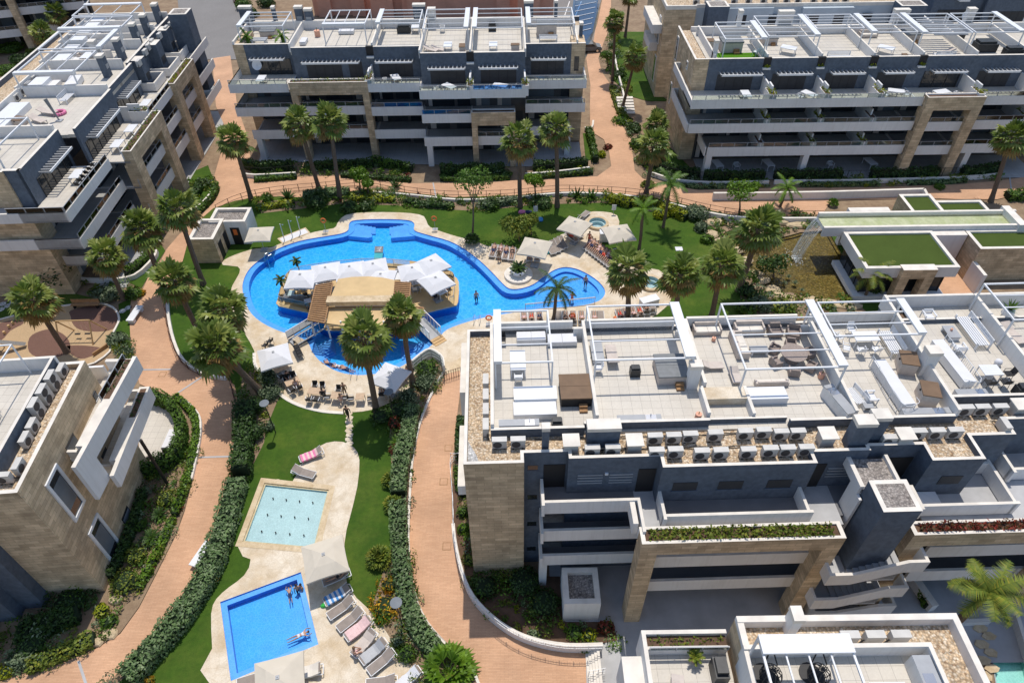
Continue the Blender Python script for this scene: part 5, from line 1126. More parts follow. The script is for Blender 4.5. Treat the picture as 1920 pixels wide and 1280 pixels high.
HEDGES=[('long dark green hedge along the lawn side of the left brick path',[(243,1278),(330,1180),(390,1090),(424,1000),(448,910)],1.5,1.2,'leaf_hedge'),('upper stretch of tall hedge beside the left path below the leaning palm',[(455,895),(462,830),(462,770)],1.5,1.5,'leaf_dark'),('dense hedge along the left side of the central garden path, upper stretch',[(775,770),(765,830),(752,880),(748,930)],1.3,1.0,'leaf_hedge'),('dense hedge along the left side of the central garden path, lower stretch',[(748,950),(750,1010),(757,1080),(765,1130),(790,1190),(820,1225)],1.15,1.0,'leaf_hedge'),('clipped bright hedge round the curved tiled terrace at left',[(288,752),(322,766),(342,796),(346,830),(334,862),(300,885),(277,893)],.75,1.5,'leaf_green'),('low clipped hedge strip following the outer kerb of the left brick path',[(330,745),(362,775),(370,810),(362,860),(348,915),(330,965)],.6,.5,'leaf_bright'),('low clipped hedge strip beside the stone building corner',[(325,975),(306,1020),(286,1060),(262,1105)],.55,.45,'leaf_bright'),('thin dark hedge against the base of the stone building',[(272,925),(258,975),(238,1030),(212,1085)],.5,.9,'leaf_dark'),('clipped hedge above the lower left bend of the brick path',[(55,1255),(105,1232),(150,1212),(178,1200)],1.1,.6,'leaf_olive'),('bright clipped hedge along the upper left path bend',[(408,352),(400,374),(380,395),(362,412)],.6,.8,'leaf_green'),('dark hedge inside the upper left garden above the path',[(383,345),(362,375),(352,392)],1.1,.9,'leaf_dark'),('dark cypress hedge in front of the left end of the centre block',[(455,312),(490,322),(550,318)],.8,1.3,'leaf_dark'),('low hedge below the cypress screen at the left of the centre block',[(478,340),(520,337),(556,334)],.8,.5,'leaf_green'),('dark cypress hedge under the stone frame of the centre block',[(590,318),(640,316),(700,312)],.7,1.1,'leaf_dark'),('bright cypress hedge before the middle of the centre block',[(700,308),(740,316),(772,322)],.8,1.1,'leaf_green'),('dark hedge before the central white columns',[(826,328),(880,324),(945,324)],.8,1.2,'leaf_dark'),('cypress hedge under the right half of the centre block',[(1000,318),(1050,316),(1100,312)],.8,1.2,'leaf_dark'),('low curving hedge along the building side of the promenade',[(640,331),(700,335),(770,340)],.8,.5,'leaf_dark'),('low hedge beside the promenade before the right part of the centre block',[(826,338),(890,338),(955,335)],.7,.5,'leaf_green'),('low hedge beside the promenade between the twin palms',[(985,336),(1040,332),(1110,325)],.7,.5,'leaf_dark'),('bright upright hedge at the right end of the centre block',[(1103,250),(1110,275),(1116,305)],.8,1.0,'leaf_green'),('yellow hedge on the lawn below the promenade wall, long right stretch',[(1152,378),(1180,386),(1215,382),(1250,396),(1285,412)],1.1,.9,'leaf_yellow'),('yellow ground cover along the left bed behind the pool lawn',[(482,392),(520,388),(552,382)],.9,.5,'leaf_yellow'),('grey-green bank shrubs behind the pool left of the cove',[(570,372),(610,368),(655,366)],1.3,.9,'leaf_hedge'),('dark green low hedge behind the pool right of the cove',[(760,380),(800,386),(850,390)],.9,.6,'leaf_dark'),('yellow and green shrubs behind the pool cove',[(660,374),(700,376),(740,378)],.9,.6,'leaf_yellow'),('silver-grey shrub bank behind the slim lawn tree',[(905,388),(940,384),(968,378)],1.0,.7,'leaf_grey'),('dark hedge before the left ground floor of the upper right block',[(1225,310),(1262,325),(1310,332)],.8,1.1,'leaf_dark'),('dark cypress hedge before the upper right block, first bay',[(1318,335),(1370,338),(1430,336)],.8,1.2,'leaf_dark'),('dark cypress hedge before the upper right block, second bay',[(1450,336),(1510,335),(1575,334)],.8,1.2,'leaf_dark'),('dark cypress hedge before the upper right block, third bay',[(1630,333),(1690,332),(1755,330)],.8,1.2,'leaf_dark'),('dark cypress hedge before the upper right block, fourth bay',[(1800,330),(1840,326),(1872,320)],.8,1.2,'leaf_dark'),('low clipped strip along the promenade, first right of the junction',[(1250,345),(1310,352),(1400,350)],.6,.4,'leaf_hedge'),('low clipped strip along the promenade, middle of the upper right block',[(1500,348),(1570,348),(1640,346)],.6,.4,'leaf_hedge'),('low clipped strip along the promenade near the right edge',[(1700,345),(1760,344),(1810,340)],.6,.4,'leaf_hedge'),('bright hedge at the right edge beyond the green roofs',[(1885,372),(1925,372)],1.4,.9,'leaf_green'),('low shrubs lining the narrow upper path',[(1148,165),(1160,205),(1180,235)],1.0,.5,'leaf_olive'),('dark hedge against the left side of the foreground tower, upper',[(864,790),(862,830),(862,862)],.6,1.0,'leaf_dark'),('green hedge against the left side of the foreground tower, lower',[(860,880),(864,910),(872,930)],.8,.8,'leaf_green'),('dark hedge at the left foot of the tiled terrace',[(40,1190),(80,1180),(150,1150)],1.6,.8,'leaf_dark'),('cypress screen of the left garden below the balconies',[(240,520),(262,505),(285,485)],.8,1.1,'leaf_green'),('dark hedge in the courtyard planter of the right court',[(1712,1090),(1722,1110),(1735,1138)],.5,.7,'leaf_green')]
for lb,pts,w,h,mt in HEDGES:hedge(lb,pts,w,h,mt,s=.12 if pts[0][1]>700 else.16,dens=75 if pts[0][1]>700 else 42)
SHR=[((500,372),.7,1.0,'leaf_green','rounded green shrub at the left end of the back bed'),((590,378),1.4,1.3,'leaf_dark','big dark shrub beneath the twin palms'),((655,388),1.1,.9,'leaf_dark','dark shrub on the lawn edge right of twin palms'),((685,386),.9,.8,'leaf_dark','dark shrub behind the pool cove, left of palm clump'),((1018,380),1.2,.9,'leaf_dark','dark shrub between the two tall back palms'),((920,382),1.2,.9,'leaf_dark','dark shrub behind the slim lawn tree'),((1305,400),1.3,1.4,'leaf_grey','silver-grey shrub at the right end of the yellow hedge'),((1325,448),.7,.7,'leaf_green','small round green shrub at the lawn corner by the pond'),((1315,425),.9,.9,'leaf_grey','silver shrub just above the pond rocks'),((1240,400),1.0,.8,'leaf_yellow','yellow-green shrub in the hedge gap below the promenade'),((1150,372),.9,.8,'leaf_yellow','yellow round shrub at the left start of the yellow hedge'),((1395,575),1.0,.8,'leaf_green','green shrub on the near bank behind the roof pergola'),((1430,570),1.1,.9,'leaf_grey','grey-leaved shrub on the near bank of the pond'),((1470,575),1.2,.8,'leaf_olive','olive shrub on the near bank right of the grey one'),((1400,545),1.0,.9,'leaf_dark','dark shrub at the foot of the thick-trunked palm'),((1370,480),.7,.6,'leaf_green','green tuft between lawn and pond rocks'),((205,552),1.1,1.2,'leaf_grey','grey-green round shrub above the playground'),((250,550),.9,.9,'leaf_green','green shrub beside orange flowers at the left path'),((263,550),.5,.5,'leaf_orange','orange flower clump at the left edge of the brick path'),((218,635),1.0,.7,'leaf_grey','silver shrubs along the playground kerb'),((235,660),.9,.6,'leaf_grey','silver shrub beside the striped agave'),((500,705),1.0,.9,'leaf_grey','grey variegated shrub under the palms at the terrace wall'),((506,735),1.2,.8,'leaf_grey','wide grey ground shrub beside the left lamp'),((488,705),.6,.6,'leaf_yellow','small yellow shrub below the terrace wall'),((478,760),1.0,1.3,'leaf_dark','dark shrub in the shade left of the lamp'),((475,810),1.1,1.2,'leaf_dark','dark shrub left of the lamp base'),((505,800),.5,.5,'leaf_grey','small grey shrub beside the lamp base'),((800,690),1.1,1.1,'leaf_green','green shrub inside the curved fence'),((800,716),1.4,1.0,'leaf_grey','grey-green shrub below the curved fence'),((765,745),1.0,1.0,'leaf_grey','grey shrub at the foot of the right terrace palm'),((745,770),1.1,1.1,'leaf_dark','dark shrub beneath the middle disc lamp'),((740,795),.6,.9,'leaf_red','reddish flowering shrub below the middle disc lamp'),((745,843),.6,.7,'leaf_red','red-leaved shrub beside the cycad'),((715,780),1.0,.9,'leaf_dark','dark shrub at the foot of the terrace palm'),((722,1138),1.05,.8,'leaf_orange','large orange flower bush beside the lowest disc lamp'),((730,1095),.7,.7,'leaf_orange','smaller orange flower bush above the large one'),((745,1205),.5,.5,'leaf_grey','grey wild shrub below the orange flowers'),((762,1225),.65,.8,'leaf_green','dark cube-clipped bush near the white loungers'),((748,1218),.3,.35,'leaf_yellow','tiny yellow bush beside the cube-clipped one'),((712,1163),.35,.35,'leaf_bright','small bright tuft at the end of the orange flowers'),((403,1082),.3,.3,'leaf_orange','orange flower tuft by the hedge and plunge pool'),((280,1275),.3,.3,'leaf_orange','orange flowers at the bottom end of the long hedge'),((312,935),.8,.9,'leaf_olive','olive bush beside the hedge in the stone building bed'),((235,1090),1.1,1.0,'leaf_olive','broad olive bush at the corner of the stone building'),((255,1040),.8,.8,'leaf_olive','olive bush below the corner window'),((262,985),.5,.6,'leaf_green','small round bush near the two cycads'),((190,1145),.5,.6,'leaf_yellow','bright yellow bush at the left bend of the path'),((12,1258),.6,.5,'leaf_yellow','yellow bush at the bottom left picture corner'),((40,1235),.9,.7,'leaf_grey','silvery bush near the bottom left corner'),((205,1165),.6,.4,'leaf_green','green tuft on the pale rocks by the path'),((130,1130),1.4,.9,'leaf_dark','dark shaded bush under the stone building corner'),((60,1205),1.2,.8,'leaf_dark','dark shaded bush left of the clipped hedge'),((1105,1190),.5,.5,'leaf_yellow','bright yellow bush in the bed by the curved wall'),((1078,1185),.6,.6,'leaf_green','green leafy bush left of the yellow one by the curved wall'),((1135,1175),.5,.7,'leaf_red','dark red twiggy shrub beside the court corner'),((1000,1190),.5,.4,'leaf_grey','pale grey shrub behind the curved wall'),((985,1090),1.3,1.0,'leaf_dark','dark shaded shrub at the foot of the stone tower'),((1020,1130),1.2,1.0,'leaf_dark','dark shaded shrub left of the pump cabin'),((910,1100),1.0,.9,'leaf_dark','dark shrub inside the bend of the curved wall'),((870,990),.5,.6,'leaf_bright','bright green bush beside the tower wall'),((868,960),.5,.6,'leaf_green','green bush beside the tower wall, upper one'),((882,1050),.5,.5,'leaf_olive','olive bush beside the railing at the tower base'),((1165,225),1.1,.8,'leaf_bright','bright ground shrub beside the white garden steps'),((1190,240),1.0,.9,'leaf_dark','dark shrub below the garden steps'),((1195,270),1.1,1.0,'leaf_green','green shrub along the path junction'),((1160,140),1.2,.9,'leaf_dark','dark shrub at the foot of the slim upper palm'),((1175,165),1.0,.8,'leaf_olive','olive shrub along the white garden wall'),((1195,88),1.2,.9,'leaf_green','green shrub by the side lawn at top'),((1128,290),.6,.6,'leaf_yellow','yellow bush at the end of the upright hedge'),((1140,275),.6,.5,'leaf_red','reddish ground shrub along the narrow path'),((1215,345),.8,.7,'leaf_olive','olive shrub at the corner of the promenade'),((1255,330),.9,.9,'leaf_dark','dark shrub before the white corner column'),((455,10),1.6,1.8,'leaf_green','green garden tree top beyond the road'),((470,25),1.5,1.3,'leaf_dark','dark shrub behind the left end of the centre block'),((752,12),1.5,2.5,'leaf_green','green tree between the terracotta houses'),((500,5),1.6,1.6,'leaf_dark','dark tree left of the terracotta house'),((446,2),.8,.9,'leaf_red','magenta flowering bush beside the far road'),((20,90),2,1.2,'leaf_green','green garden shrubs below the top left block'),((40,110),1.8,1.2,'leaf_dark','dark garden shrubs behind the roof at upper left'),((10,130),1.8,1.0,'leaf_green','green garden shrubs at the left edge above the roof'),((62,98),1.2,.9,'leaf_olive','olive garden shrub beneath the corner palms'),((1640,545),.8,.9,'leaf_dark','dark bush at the pavilion front'),((1745,380),.7,.7,'leaf_yellow','yellow bush beside the upper green roof'),((1760,350),.6,.5,'leaf_green','green bush at the wall end on the promenade')]
for px,r,h,mt,lb in SHR:shrub(lb,px,r,h,mt,s=.11 if px[1]>650 else.16)
# ---- mixed ground cover filling the beds: nobody could count it
def inside(p,P_):
 c=False;n=len(P_)
 for i in range(n):
  a,d=P_[i],P_[i-1]
  if(a[1]>p[1])!=(d[1]>p[1])and p[0]<(d[0]-a[0])*(p[1]-a[1])/(d[1]-a[1])+a[0]:c=not c
 return c
random.seed(41)
GC=['leaf_dark','leaf_green','leaf_olive','leaf_grey','leaf_bright','leaf_hedge','leaf_yellow','leaf_red','leaf_orange']
MIX=[0,1,1,1,1,2,2,2,3,3,4,4,5,5,6,7]
EXTRA=[[(458,300),(556,306),(560,330),(482,336)],[(565,306),(770,308),(772,336),(640,328),(565,328)],[(826,312),(950,312),(958,336),(826,340)],[(985,310),(1100,305),(1118,328),(985,334)],[(1148,190),(1172,215),(1200,250),(1250,300),(1240,338),(1205,330),(1188,290),(1165,235)],[(1220,320),(1300,335),(1440,338),(1440,350),(1300,352),(1240,340)],[(1450,338),(1800,332),(1875,325),(1876,338),(1640,350),(1450,350)],[(1146,60),(1158,60),(1175,160),(1180,200),(1165,215),(1150,170),(1132,110)],[(150,530),(240,530),(250,552),(205,566),(160,560)],[(345,350),(395,330),(405,350),(395,378),(355,395)],[(206,640),(244,640),(258,700),(214,668)]]
for k,P_ in enumerate([WL(p)for p in BEDS]+[WL(p)for p in EXTRA]):
 x0,x1=min(p[0]for p in P_),max(p[0]for p in P_);y0,y1=min(p[1]for p in P_),max(p[1]for p in P_)
 b=MB();n=min(900,int((x1-x0)*(y1-y0)*1.5));near=y0<45
 for _ in range(n):
  c=(random.uniform(x0,x1),random.uniform(y0,y1))
  if not inside(c,P_):continue
  r=random.uniform(.25,.7);h=r*random.uniform(.7,1.7);m_=random.choice(MIX)
  if m_>=6 and r>.4:m_=1
  blob_leaves(b,(c[0],c[1],h*.35),r,r,h*.6,int(16+60*r*r)*(2 if near else 1),.1 if near else.16,m_,-.4)
 tag(b.build('ground_cover',GC),'mixed low green, grey and yellow plants covering planting bed number %d'%(k+1)if 0 else None,None,None,'stuff')
random.seed(31)
def proto(name,cat):
 r=bpy.data.objects.new(name,None);COL.objects.link(r);OFF[r.name]=Vector();r['category']=cat;r.empty_display_size=.3;return r
def ang(a,b,z=0):
 A,B=W(*a,z),W(*b,z);return math.atan2(B[1]-A[1],B[0]-A[0])
def mid(a,b):return((a[0]+b[0])/2,(a[1]+b[1])/2)
# ---- umbrellas
def umb_proto(mat,size=2.9,name='parasol',side=False):
 r=proto(name,'parasol');b=MB();h=size/2;z0,zt=2.35,3.0
 ring=[]
 for sx,sy in((-1,-1),(1,-1),(1,1),(-1,1)):ring.append((sx*h,sy*h))
 n=6;pts=[]
 for i in range(4):
  a,c=ring[i],ring[(i+1)%4]
  for k in range(n):t_=k/n;s=1-.035*math.sin(PI*t_);pts.append(((a[0]+(c[0]-a[0])*t_)*s,(a[1]+(c[1]-a[1])*t_)*s,z0-.05*math.sin(PI*t_)*-1))
 N4=len(pts);top=[(x*.5,y*.5,z0+.42)for x,y,z in pts];cap=[(x*.12,y*.12,zt-.04)for x,y,z in pts]
 low=[(x*1.0,y*1.0,z-.16)for x,y,z in pts]
 V=pts+top+cap+low;F_=[]
 for i in range(N4):
  j=(i+1)%N4
  F_+=[(i,j,N4+j,N4+i),(N4+i,N4+j,2*N4+j,2*N4+i),(3*N4+i,3*N4+j,j,i)]
 F_.append(tuple(range(2*N4,3*N4)));b.add(V,F_);b.build('canopy',mat,r)
 b=MB()
 for x,y in ring:b.tube((0,0,zt-.1),(x*.98,y*.98,z0-.03),.018,4)
 b.build('ribs','greymetal',r)
 b=MB();b.tube((0,0,.05),(0,0,zt+.08),.032,8);b.box(-.12,.12,-.12,.12,zt-.03,zt+.015);b.build('pole','greymetal',r)
 b=MB();b.box(-.42,.42,-.42,.42,0,.08);b.build('base','greymetal',r)
 return Proto(r)
UW,UB=umb_proto('umbrella_white'),umb_proto('umbrella_beige',3.1)
UBs=UB
for i,(px,rot,lb,k)in enumerate([((564,520),0,'leftmost on the pool bar island',1),((611,507),14,'second from left on the pool bar island',1),((656,505),12,'third from left on the pool bar island',1),((700,500),16,'fourth from left on the pool bar island, behind the half-hidden one',1),((714,517),-4,'half hidden behind the tan bar roof',.95),((773,505),14,'left of the trio at the right end of the island',.95),((809,494),38,'rearmost of the trio at the right end of the island',1),((817,525),36,'front one of the trio at the right end of the island',.98),((513,663),22,'at the lower left of the pool terrace beside stacked chairs',.95),((730,700),-26,'rumpled, beside the leaning palm on the lower terrace',.93)]):
 z=2.6+(.35 if i<8 else.03);c=W(*px,z);UW.put((c[0],c[1],.38 if i<8 else.02),math.radians(rot),'square white parasol '+lb,'white square parasols',k)
for px,rot,lb,k in[((484,432),4,'beside the small pool house',.88),((1003,461),-18,'between the potted palm and the taupe loungers',1),((1078,419),-32,'left of the upper hot tub over sunbathers',.95),((1160,434),12,'right of the upper hot tub',.98),((607,1041),19,'over loungers between splash pool and plunge pool',.93),((522,1272),15,'cut by the bottom edge below the plunge pool',.95)]:
 c=W(*px,2.6);UB.put((c[0],c[1],.02),math.radians(rot),'square beige parasol '+lb,'beige square parasols',k)
def lounger_proto():
 r=proto('sun_lounger','sun lounger');Lb=1.2;bx,bz=1.2+.72*math.cos(.5),.34+.72*math.sin(.5)
 b=MB()
 for y in(-.32,.32):b.bar((0,y,.31),(1.95,y,.31),.05,.05);b.bar((Lb,y,.33),(bx,y,bz),.04,.04)
 b.bar((0,-.32,.31),(0,.32,.31),.05,.05);b.bar((1.95,-.32,.31),(1.95,.32,.31),.05,.05);b.bar((1.72,-.3,.31),(bx-.15,-.3,bz-.1),.03,.03);b.bar((1.72,.3,.31),(bx-.15,.3,bz-.1),.03,.03)
 b.build('frame','whitemetal',r)
 b=MB();b.box(.02,Lb,-.30,.30,.335,.365);b.build('seat','taupe',r)
 b=MB();c,s=math.cos(.5),math.sin(.5);v=[(Lb,-.3,.345),(Lb,.3,.345),(bx,.3,bz),(bx,-.3,bz)];v+=[(x-s*.03,y,z+c*.03)for x,y,z in v]
 b.add(v,[(0,1,2,3),(7,6,5,4),(0,4,5,1),(1,5,6,2),(2,6,7,3),(3,7,4,0)]);b.build('backrest','taupe',r)
 for x in(.12,1.8):
  for y in(-.3,.3):b=MB();b.tube((x,y,0),(x,y,.3),.022,5);b.build('leg','whitemetal',r)
 return Proto(r)
LG=lounger_proto();LP=[]
def lounger(foot,head,label,towel=None,z=.02):
 a=ang(foot,head,.3);m_=W(*mid(foot,head),.3);c=(m_[0]-math.cos(a)*.95,m_[1]-math.sin(a)*.95,z)
 LG.put(c,a,label,'taupe sun loungers');LP.append((c,a))
 if towel:
  t_=thing('towel',towel[1],'towel',(c[0],c[1],z),'beach towels');b=MB();n=8
  for i in range(n):
   x0=.12+(towel[2]if len(towel)>2 else 1.55)*i/n;x1=.12+(towel[2]if len(towel)>2 else 1.55)*(i+1)/n
   zf=lambda x:(.385 if x<1.2 else.385+(x-1.2)*math.tan(.5))+random.uniform(0,.012)
   z0,z1=zf(x0),zf(x1);w=.36+random.uniform(-.02,.02)
   b.add([(x0,-w,z0),(x1,-w,z1),(x1,w,z1),(x0,w,z0)],[(0,1,2,3)],i%2 if len(towel)>3 else 0)
   for s in(-1,1):b.add([(x0,s*w,z0),(x1,s*w,z1),(x1,s*(w+.02),z1-.14),(x0,s*(w+.02),z0-.14)],[(0,1,2,3)],i%2 if len(towel)>3 else 0)
  ca,sa=math.cos(a),math.sin(a);b.v=[(c[0]+x*ca-y*sa,c[1]+x*sa+y*ca,z+zz)for x,y,zz in b.v]
  b.build('cloth',[towel[0]]+([towel[3]]if len(towel)>3 else[]),t_)
 return c,a
FG=[((611,1090),(650,1074),'taupe lounger in the shade under the beige parasol by the plunge pool',None),((611,1128),(655,1103),'taupe lounger under the blue striped towel, topmost of the plunge pool row',('blue','crumpled blue and white striped towel on the top lounger of the row',1.3,'umbrella_white')),((620,1153),(659,1126),'bare taupe lounger just below the striped towel',None),((636,1178),(678,1145),'taupe lounger with a hat, fourth down the plunge pool row',None),((650,1195),(694,1162),'lounger with the pale pink towel in the plunge pool row',('palepink','pale pink towel with dark sandals laid on it',1.6)),((668,1222),(697,1190),'lounger with a person sitting on its foot end',('cushion','pale patterned towel behind the seated person',1.5)),((680,1238),(722,1204),'lounger with grey towel and black bag, second from bottom of the row',('greymetal','pale grey towel half covering a lounger back',1.5)),((692,1259),(738,1222),'bare taupe lounger at the lower end of the slanted row',None),((690,1282),(740,1276),'taupe lounger cut by the bottom picture edge',None),((752,1283),(775,1265),'lounger under a plain white towel at the bottom edge',('umbrella_white','plain white towel on a lounger at the bottom edge',1.6)),((565,860),(602,846),'lounger with the pink striped towel on the round paving tongue',('pink','bright pink striped towel beside the splash pool',1.35,'palepink')),((590,891),(550,880),'bare taupe lounger beside the splash pool',None),((560,1262),(592,1256),'lounger with cream towel below the plunge pool',('cap','cream towel on the lounger below the plunge pool',1.6)),((458,1278),(490,1268),'taupe lounger at the bottom left corner of the plunge pool',None)]
for f,h,lb,tw in FG:lounger(f,h,lb,tw)
BK=[((921,482),(929,462),'lounger nearest the pool ladder in the upper poolside row'),((934,484),(941,463),'second lounger from the ladder in the upper poolside row'),((946,487),(951,466),'third lounger from the ladder in the upper poolside row'),((958,489),(962,467),'fourth lounger from the ladder in the upper poolside row'),((1040,478),(1024,456),'bare lounger directly right of the beige parasol with teal towel'),((1048,474),(1033,453),'second bare lounger right of the beige parasol'),((1055,470),(1041,449),'third bare lounger right of the beige parasol'),((1061,466),(1048,446),'outermost bare lounger right of the beige parasol'),((1082,452),(1062,438),'lounger shaded under the parasol left of the hot tub'),((1090,444),(1072,430),'second lounger shaded under the parasol left of the hot tub'),((1100,399),(1090,408),'lounger behind the parasol at the upper hot tub'),((992,490),(996,470),'lounger shaded by the beige parasol near the potted palm'),((1006,490),(1010,470),'right-hand lounger shaded by the beige parasol near the potted palm')]
for k in range(9):BK.append(((1098+k*5.6,466+k*4.2),(1110+k*5.6,452+k*4.2),'%s lounger from the top of the crowded slanted row right of the potted palm'%nth(k)))
for k,x in enumerate((982,996,1011,1047,1060,1074,1090,1114,1126)):BK.append(((x,588),(x+1,603),'%s lounger from left in the row just behind the first roof terrace'%nth(k)))
for k,(x,y)in enumerate(((1160,592),(1172,590),(1185,588),(1197,585),(1208,577),(1220,574))):BK.append(((x,y-7),(x+4,y+7),'%s lounger from left in the group behind the second roof pergola'%nth(k)))
TW={0:'palepink',3:'umbrella_white'}
for k,(f,h,lb)in enumerate(BK):lounger(f,h,lb,None)
# ---- people
def person_mesh(J,suit,hair,rs=1.0):
 """one continuous skinned body; J maps joint names to points"""
 names=list(J);idx={n:i for i,n in enumerate(names)}
 E_=[('pel','wst'),('wst','chs'),('chs','nck'),('nck','hd0'),('hd0','hd1')]
 R_=dict(pel=.135,wst=.12,chs=.145,nck=.055,hd0=.085,hd1=.09)
 for s in 'lr':
  E_+=[('chs','sh'+s),('sh'+s,'el'+s),('el'+s,'wr'+s),('wr'+s,'hn'+s),('pel','hp'+s),('hp'+s,'kn'+s),('kn'+s,'an'+s),('an'+s,'to'+s)]
  for a,v in(('sh',.062),('el',.045),('wr',.032),('hn',.036),('hp',.095),('kn',.062),('an',.042),('to',.036)):R_[a+s]=v
 me=bpy.data.meshes.new('body');me.from_pydata([J[n]for n in names],[(idx[a],idx[b_])for a,b_ in E_],[])
 o=bpy.data.objects.new('tmp',me);COL.objects.link(o)
 o.modifiers.new('s','SKIN');m2=o.modifiers.new('d','SUBSURF');m2.levels=1;m2.render_levels=1
 for i,n in enumerate(names):
  sv=me.skin_vertices[0].data[i];sv.radius=(R_[n]*rs,R_[n]*rs);sv.use_root=n=='pel'
 dg=bpy.context.evaluated_depsgraph_get();dg.update()
 out=bpy.data.meshes.new_from_object(o.evaluated_get(dg));bpy.data.objects.remove(o)
 for k in('skin',suit[0],suit[1]):out.materials.append(MT[k])
 pel,chs=Vector(J['pel']),Vector(J['chs']);ax=(chs-pel)
 for p in out.polygons:
  t_=(p.center-pel).dot(ax)/ax.length_squared;dist=(p.center-pel-ax*max(0,min(1,t_))).length
  kn=min((p.center-(Vector(J['kn'+s])+Vector(J['hp'+s]))/2).length for s in 'lr')
  if suit[2]=='shirt':p.material_index=1 if(-.1<t_<1.12 and dist<.30)else 2 if(t_<=-.1 and kn<.34)else 0
  elif suit[2]=='trunks':p.material_index=2 if(t_<.25 and dist<.26)or kn<.2 else 0
  else:p.material_index=1 if(.62<t_<.95 and dist<.2)or(-.3<t_<.2 and dist<.24)else 0
  p.use_smooth=True
 bm=bmesh.new();bm.from_mesh(out)
 ex=MB()
 for s in 'lr':
  w,h=Vector(J['wr'+s]),Vector(J['hn'+s]);d=(h-w).normalized();a=d.orthogonal().normalized()
  for k in range(4):q=h+a*(k-1.5)*.018;ex.tube(q,q+(d+a*(k-1.5)*.12)*(.075-abs(k-1.4)*.01),.009,5,.006)
  q=h-d*.03+a*.03;ex.tube(q,q+(d*.7+a*.8)*.06,.011,5,.007)
 h0,h1=Vector(J['hd0']),Vector(J['hd1']);upv=(h1-h0).normalized();fwd=Vector(J['face'])if 'face' in J else Vector((0,1,0))
 return out,ex,(h0,h1,upv)
def person_proto(J,suit,hair,scale=1.0,rs=1.0):
 face=J.pop('face',(0,1,0));r=proto('person','person')
 me,ex,(h0,h1,upv)=person_mesh(J,suit,hair,rs)
 fv=Vector(face).normalized();sd=upv.cross(fv).normalized()
 ex.tube(h0+fv*.085+upv*.02,h0+fv*.118+upv*.005,.018,5,.010)
 for s in(-1,1):ex.tube(h0+sd*.085*s+upv*.02,h0+sd*.105*s+upv*.02,.025,6,.02)
 base=len(me.vertices)
 bm=bmesh.new();bm.from_mesh(me)
 vs=[bm.verts.new(v)for v in ex.v]
 for f in ex.f:
  try:bm.faces.new([vs[i]for i in f])
  except ValueError:pass
 bm.to_mesh(me);bm.free()
 o=bpy.data.objects.new('body',me);COL.objects.link(o);o.parent=r;OFF[o.name]=Vector();KID.setdefault(r.name,[]).append(o)
 b=MB();c=h0.lerp(h1,.62)-fv*.02;n=8
 for a in range(5):
  pass
 rows=[]
 for i in range(5):
  ph=PI*.5*i/4
  for j in range(n):th=2*PI*j/n;rows.append(c+upv*math.sin(ph)*.105+(fv*math.cos(th)+sd*math.sin(th))*math.cos(ph)*.102-(upv*.05 if i==0 and math.cos(th)<.3 else Vector()))
 b.add(rows,[(i*n+j,i*n+(j+1)%n,(i+1)*n+(j+1)%n,(i+1)*n+j)for i in range(4)for j in range(n)]);b.build('hair',hair,r,True)
 b=MB()
 for s in(-1,1):b.tube(h0+fv*.082+upv*.045+sd*.032*s,h0+fv*.094+upv*.045+sd*.032*s,.011,5)
 b.build('eyes','black',r)
 return Proto(r)
def J_stand(step=0.0,arm=.0):
 J=dict(pel=(0,0,.93),wst=(0,0,1.1),chs=(0,0,1.32),nck=(0,0,1.46),hd0=(0,.015,1.56),hd1=(0,.01,1.68),face=(0,1,0))
 for s,k in(('l',-1),('r',1)):
  J.update({'sh'+s:(k*.18,0,1.38),'el'+s:(k*.24,-.02+k*step*.3+arm,1.10+arm*.3),'wr'+s:(k*.25,.06+k*step*.6+arm*1.6,.86+arm),'hn'+s:(k*.25,.08+k*step*.7+arm*1.9,.79+arm),'hp'+s:(k*.09,0,.88),'kn'+s:(k*.10,.03-k*step*.5,.49),'an'+s:(k*.10,-.02-k*step,.09+abs(step)*.06),'to'+s:(k*.12,.14-k*step,.04)})
 return J
def J_lie():
 J=dict(pel=(1.1,0,.49),wst=(1.26,0,.56),chs=(1.46,0,.68),nck=(1.60,0,.76),hd0=(1.69,0,.83),hd1=(1.79,0,.89),face=(-.5,0,.85))
 for s,k in(('l',-1),('r',1)):
  J.update({'sh'+s:(1.5,k*.18,.70),'el'+s:(1.26,k*.27,.56),'wr'+s:(1.05,k*.2,.50),'hn'+s:(.98,k*.19,.49),'hp'+s:(1.06,k*.09,.48),'kn'+s:(.66,k*.11,.56 if k>0 else.47),'an'+s:(.24,k*.10,.44),'to'+s:(.17,k*.12,.54)})
 return J
def J_sit():
 J=dict(pel=(0,0,.55),wst=(0,-.02,.72),chs=(0,.02,.94),nck=(0,.05,1.07),hd0=(0,.08,1.17),hd1=(0,.08,1.29),face=(0,1,-.1))
 for s,k in(('l',-1),('r',1)):
  J.update({'sh'+s:(k*.18,.03,1.0),'el'+s:(k*.24,.10,.76),'wr'+s:(k*.16,.30,.66),'hn'+s:(k*.14,.37,.65),'hp'+s:(k*.09,.03,.53),'kn'+s:(k*.12,.44,.52),'an'+s:(k*.12,.46,.1),'to'+s:(k*.13,.60,.05)})
 return J
def J_float():
 J=dict(pel=(0,0,0),wst=(.17,0,.01),chs=(.38,0,.02),nck=(.52,0,.03),hd0=(.62,0,.05),hd1=(.73,0,.05),face=(0,0,1))
 for s,k in(('l',-1),('r',1)):
  J.update({'sh'+s:(.44,k*.18,.02),'el'+s:(.62,k*.32,.0),'wr'+s:(.80,k*.26,.0),'hn'+s:(.87,k*.22,.0),'hp'+s:(-.05,k*.09,0),'kn'+s:(-.45,k*.12,-.03),'an'+s:(-.85,k*.12,-.04),'to'+s:(-.98,k*.12,-.02)})
 return J
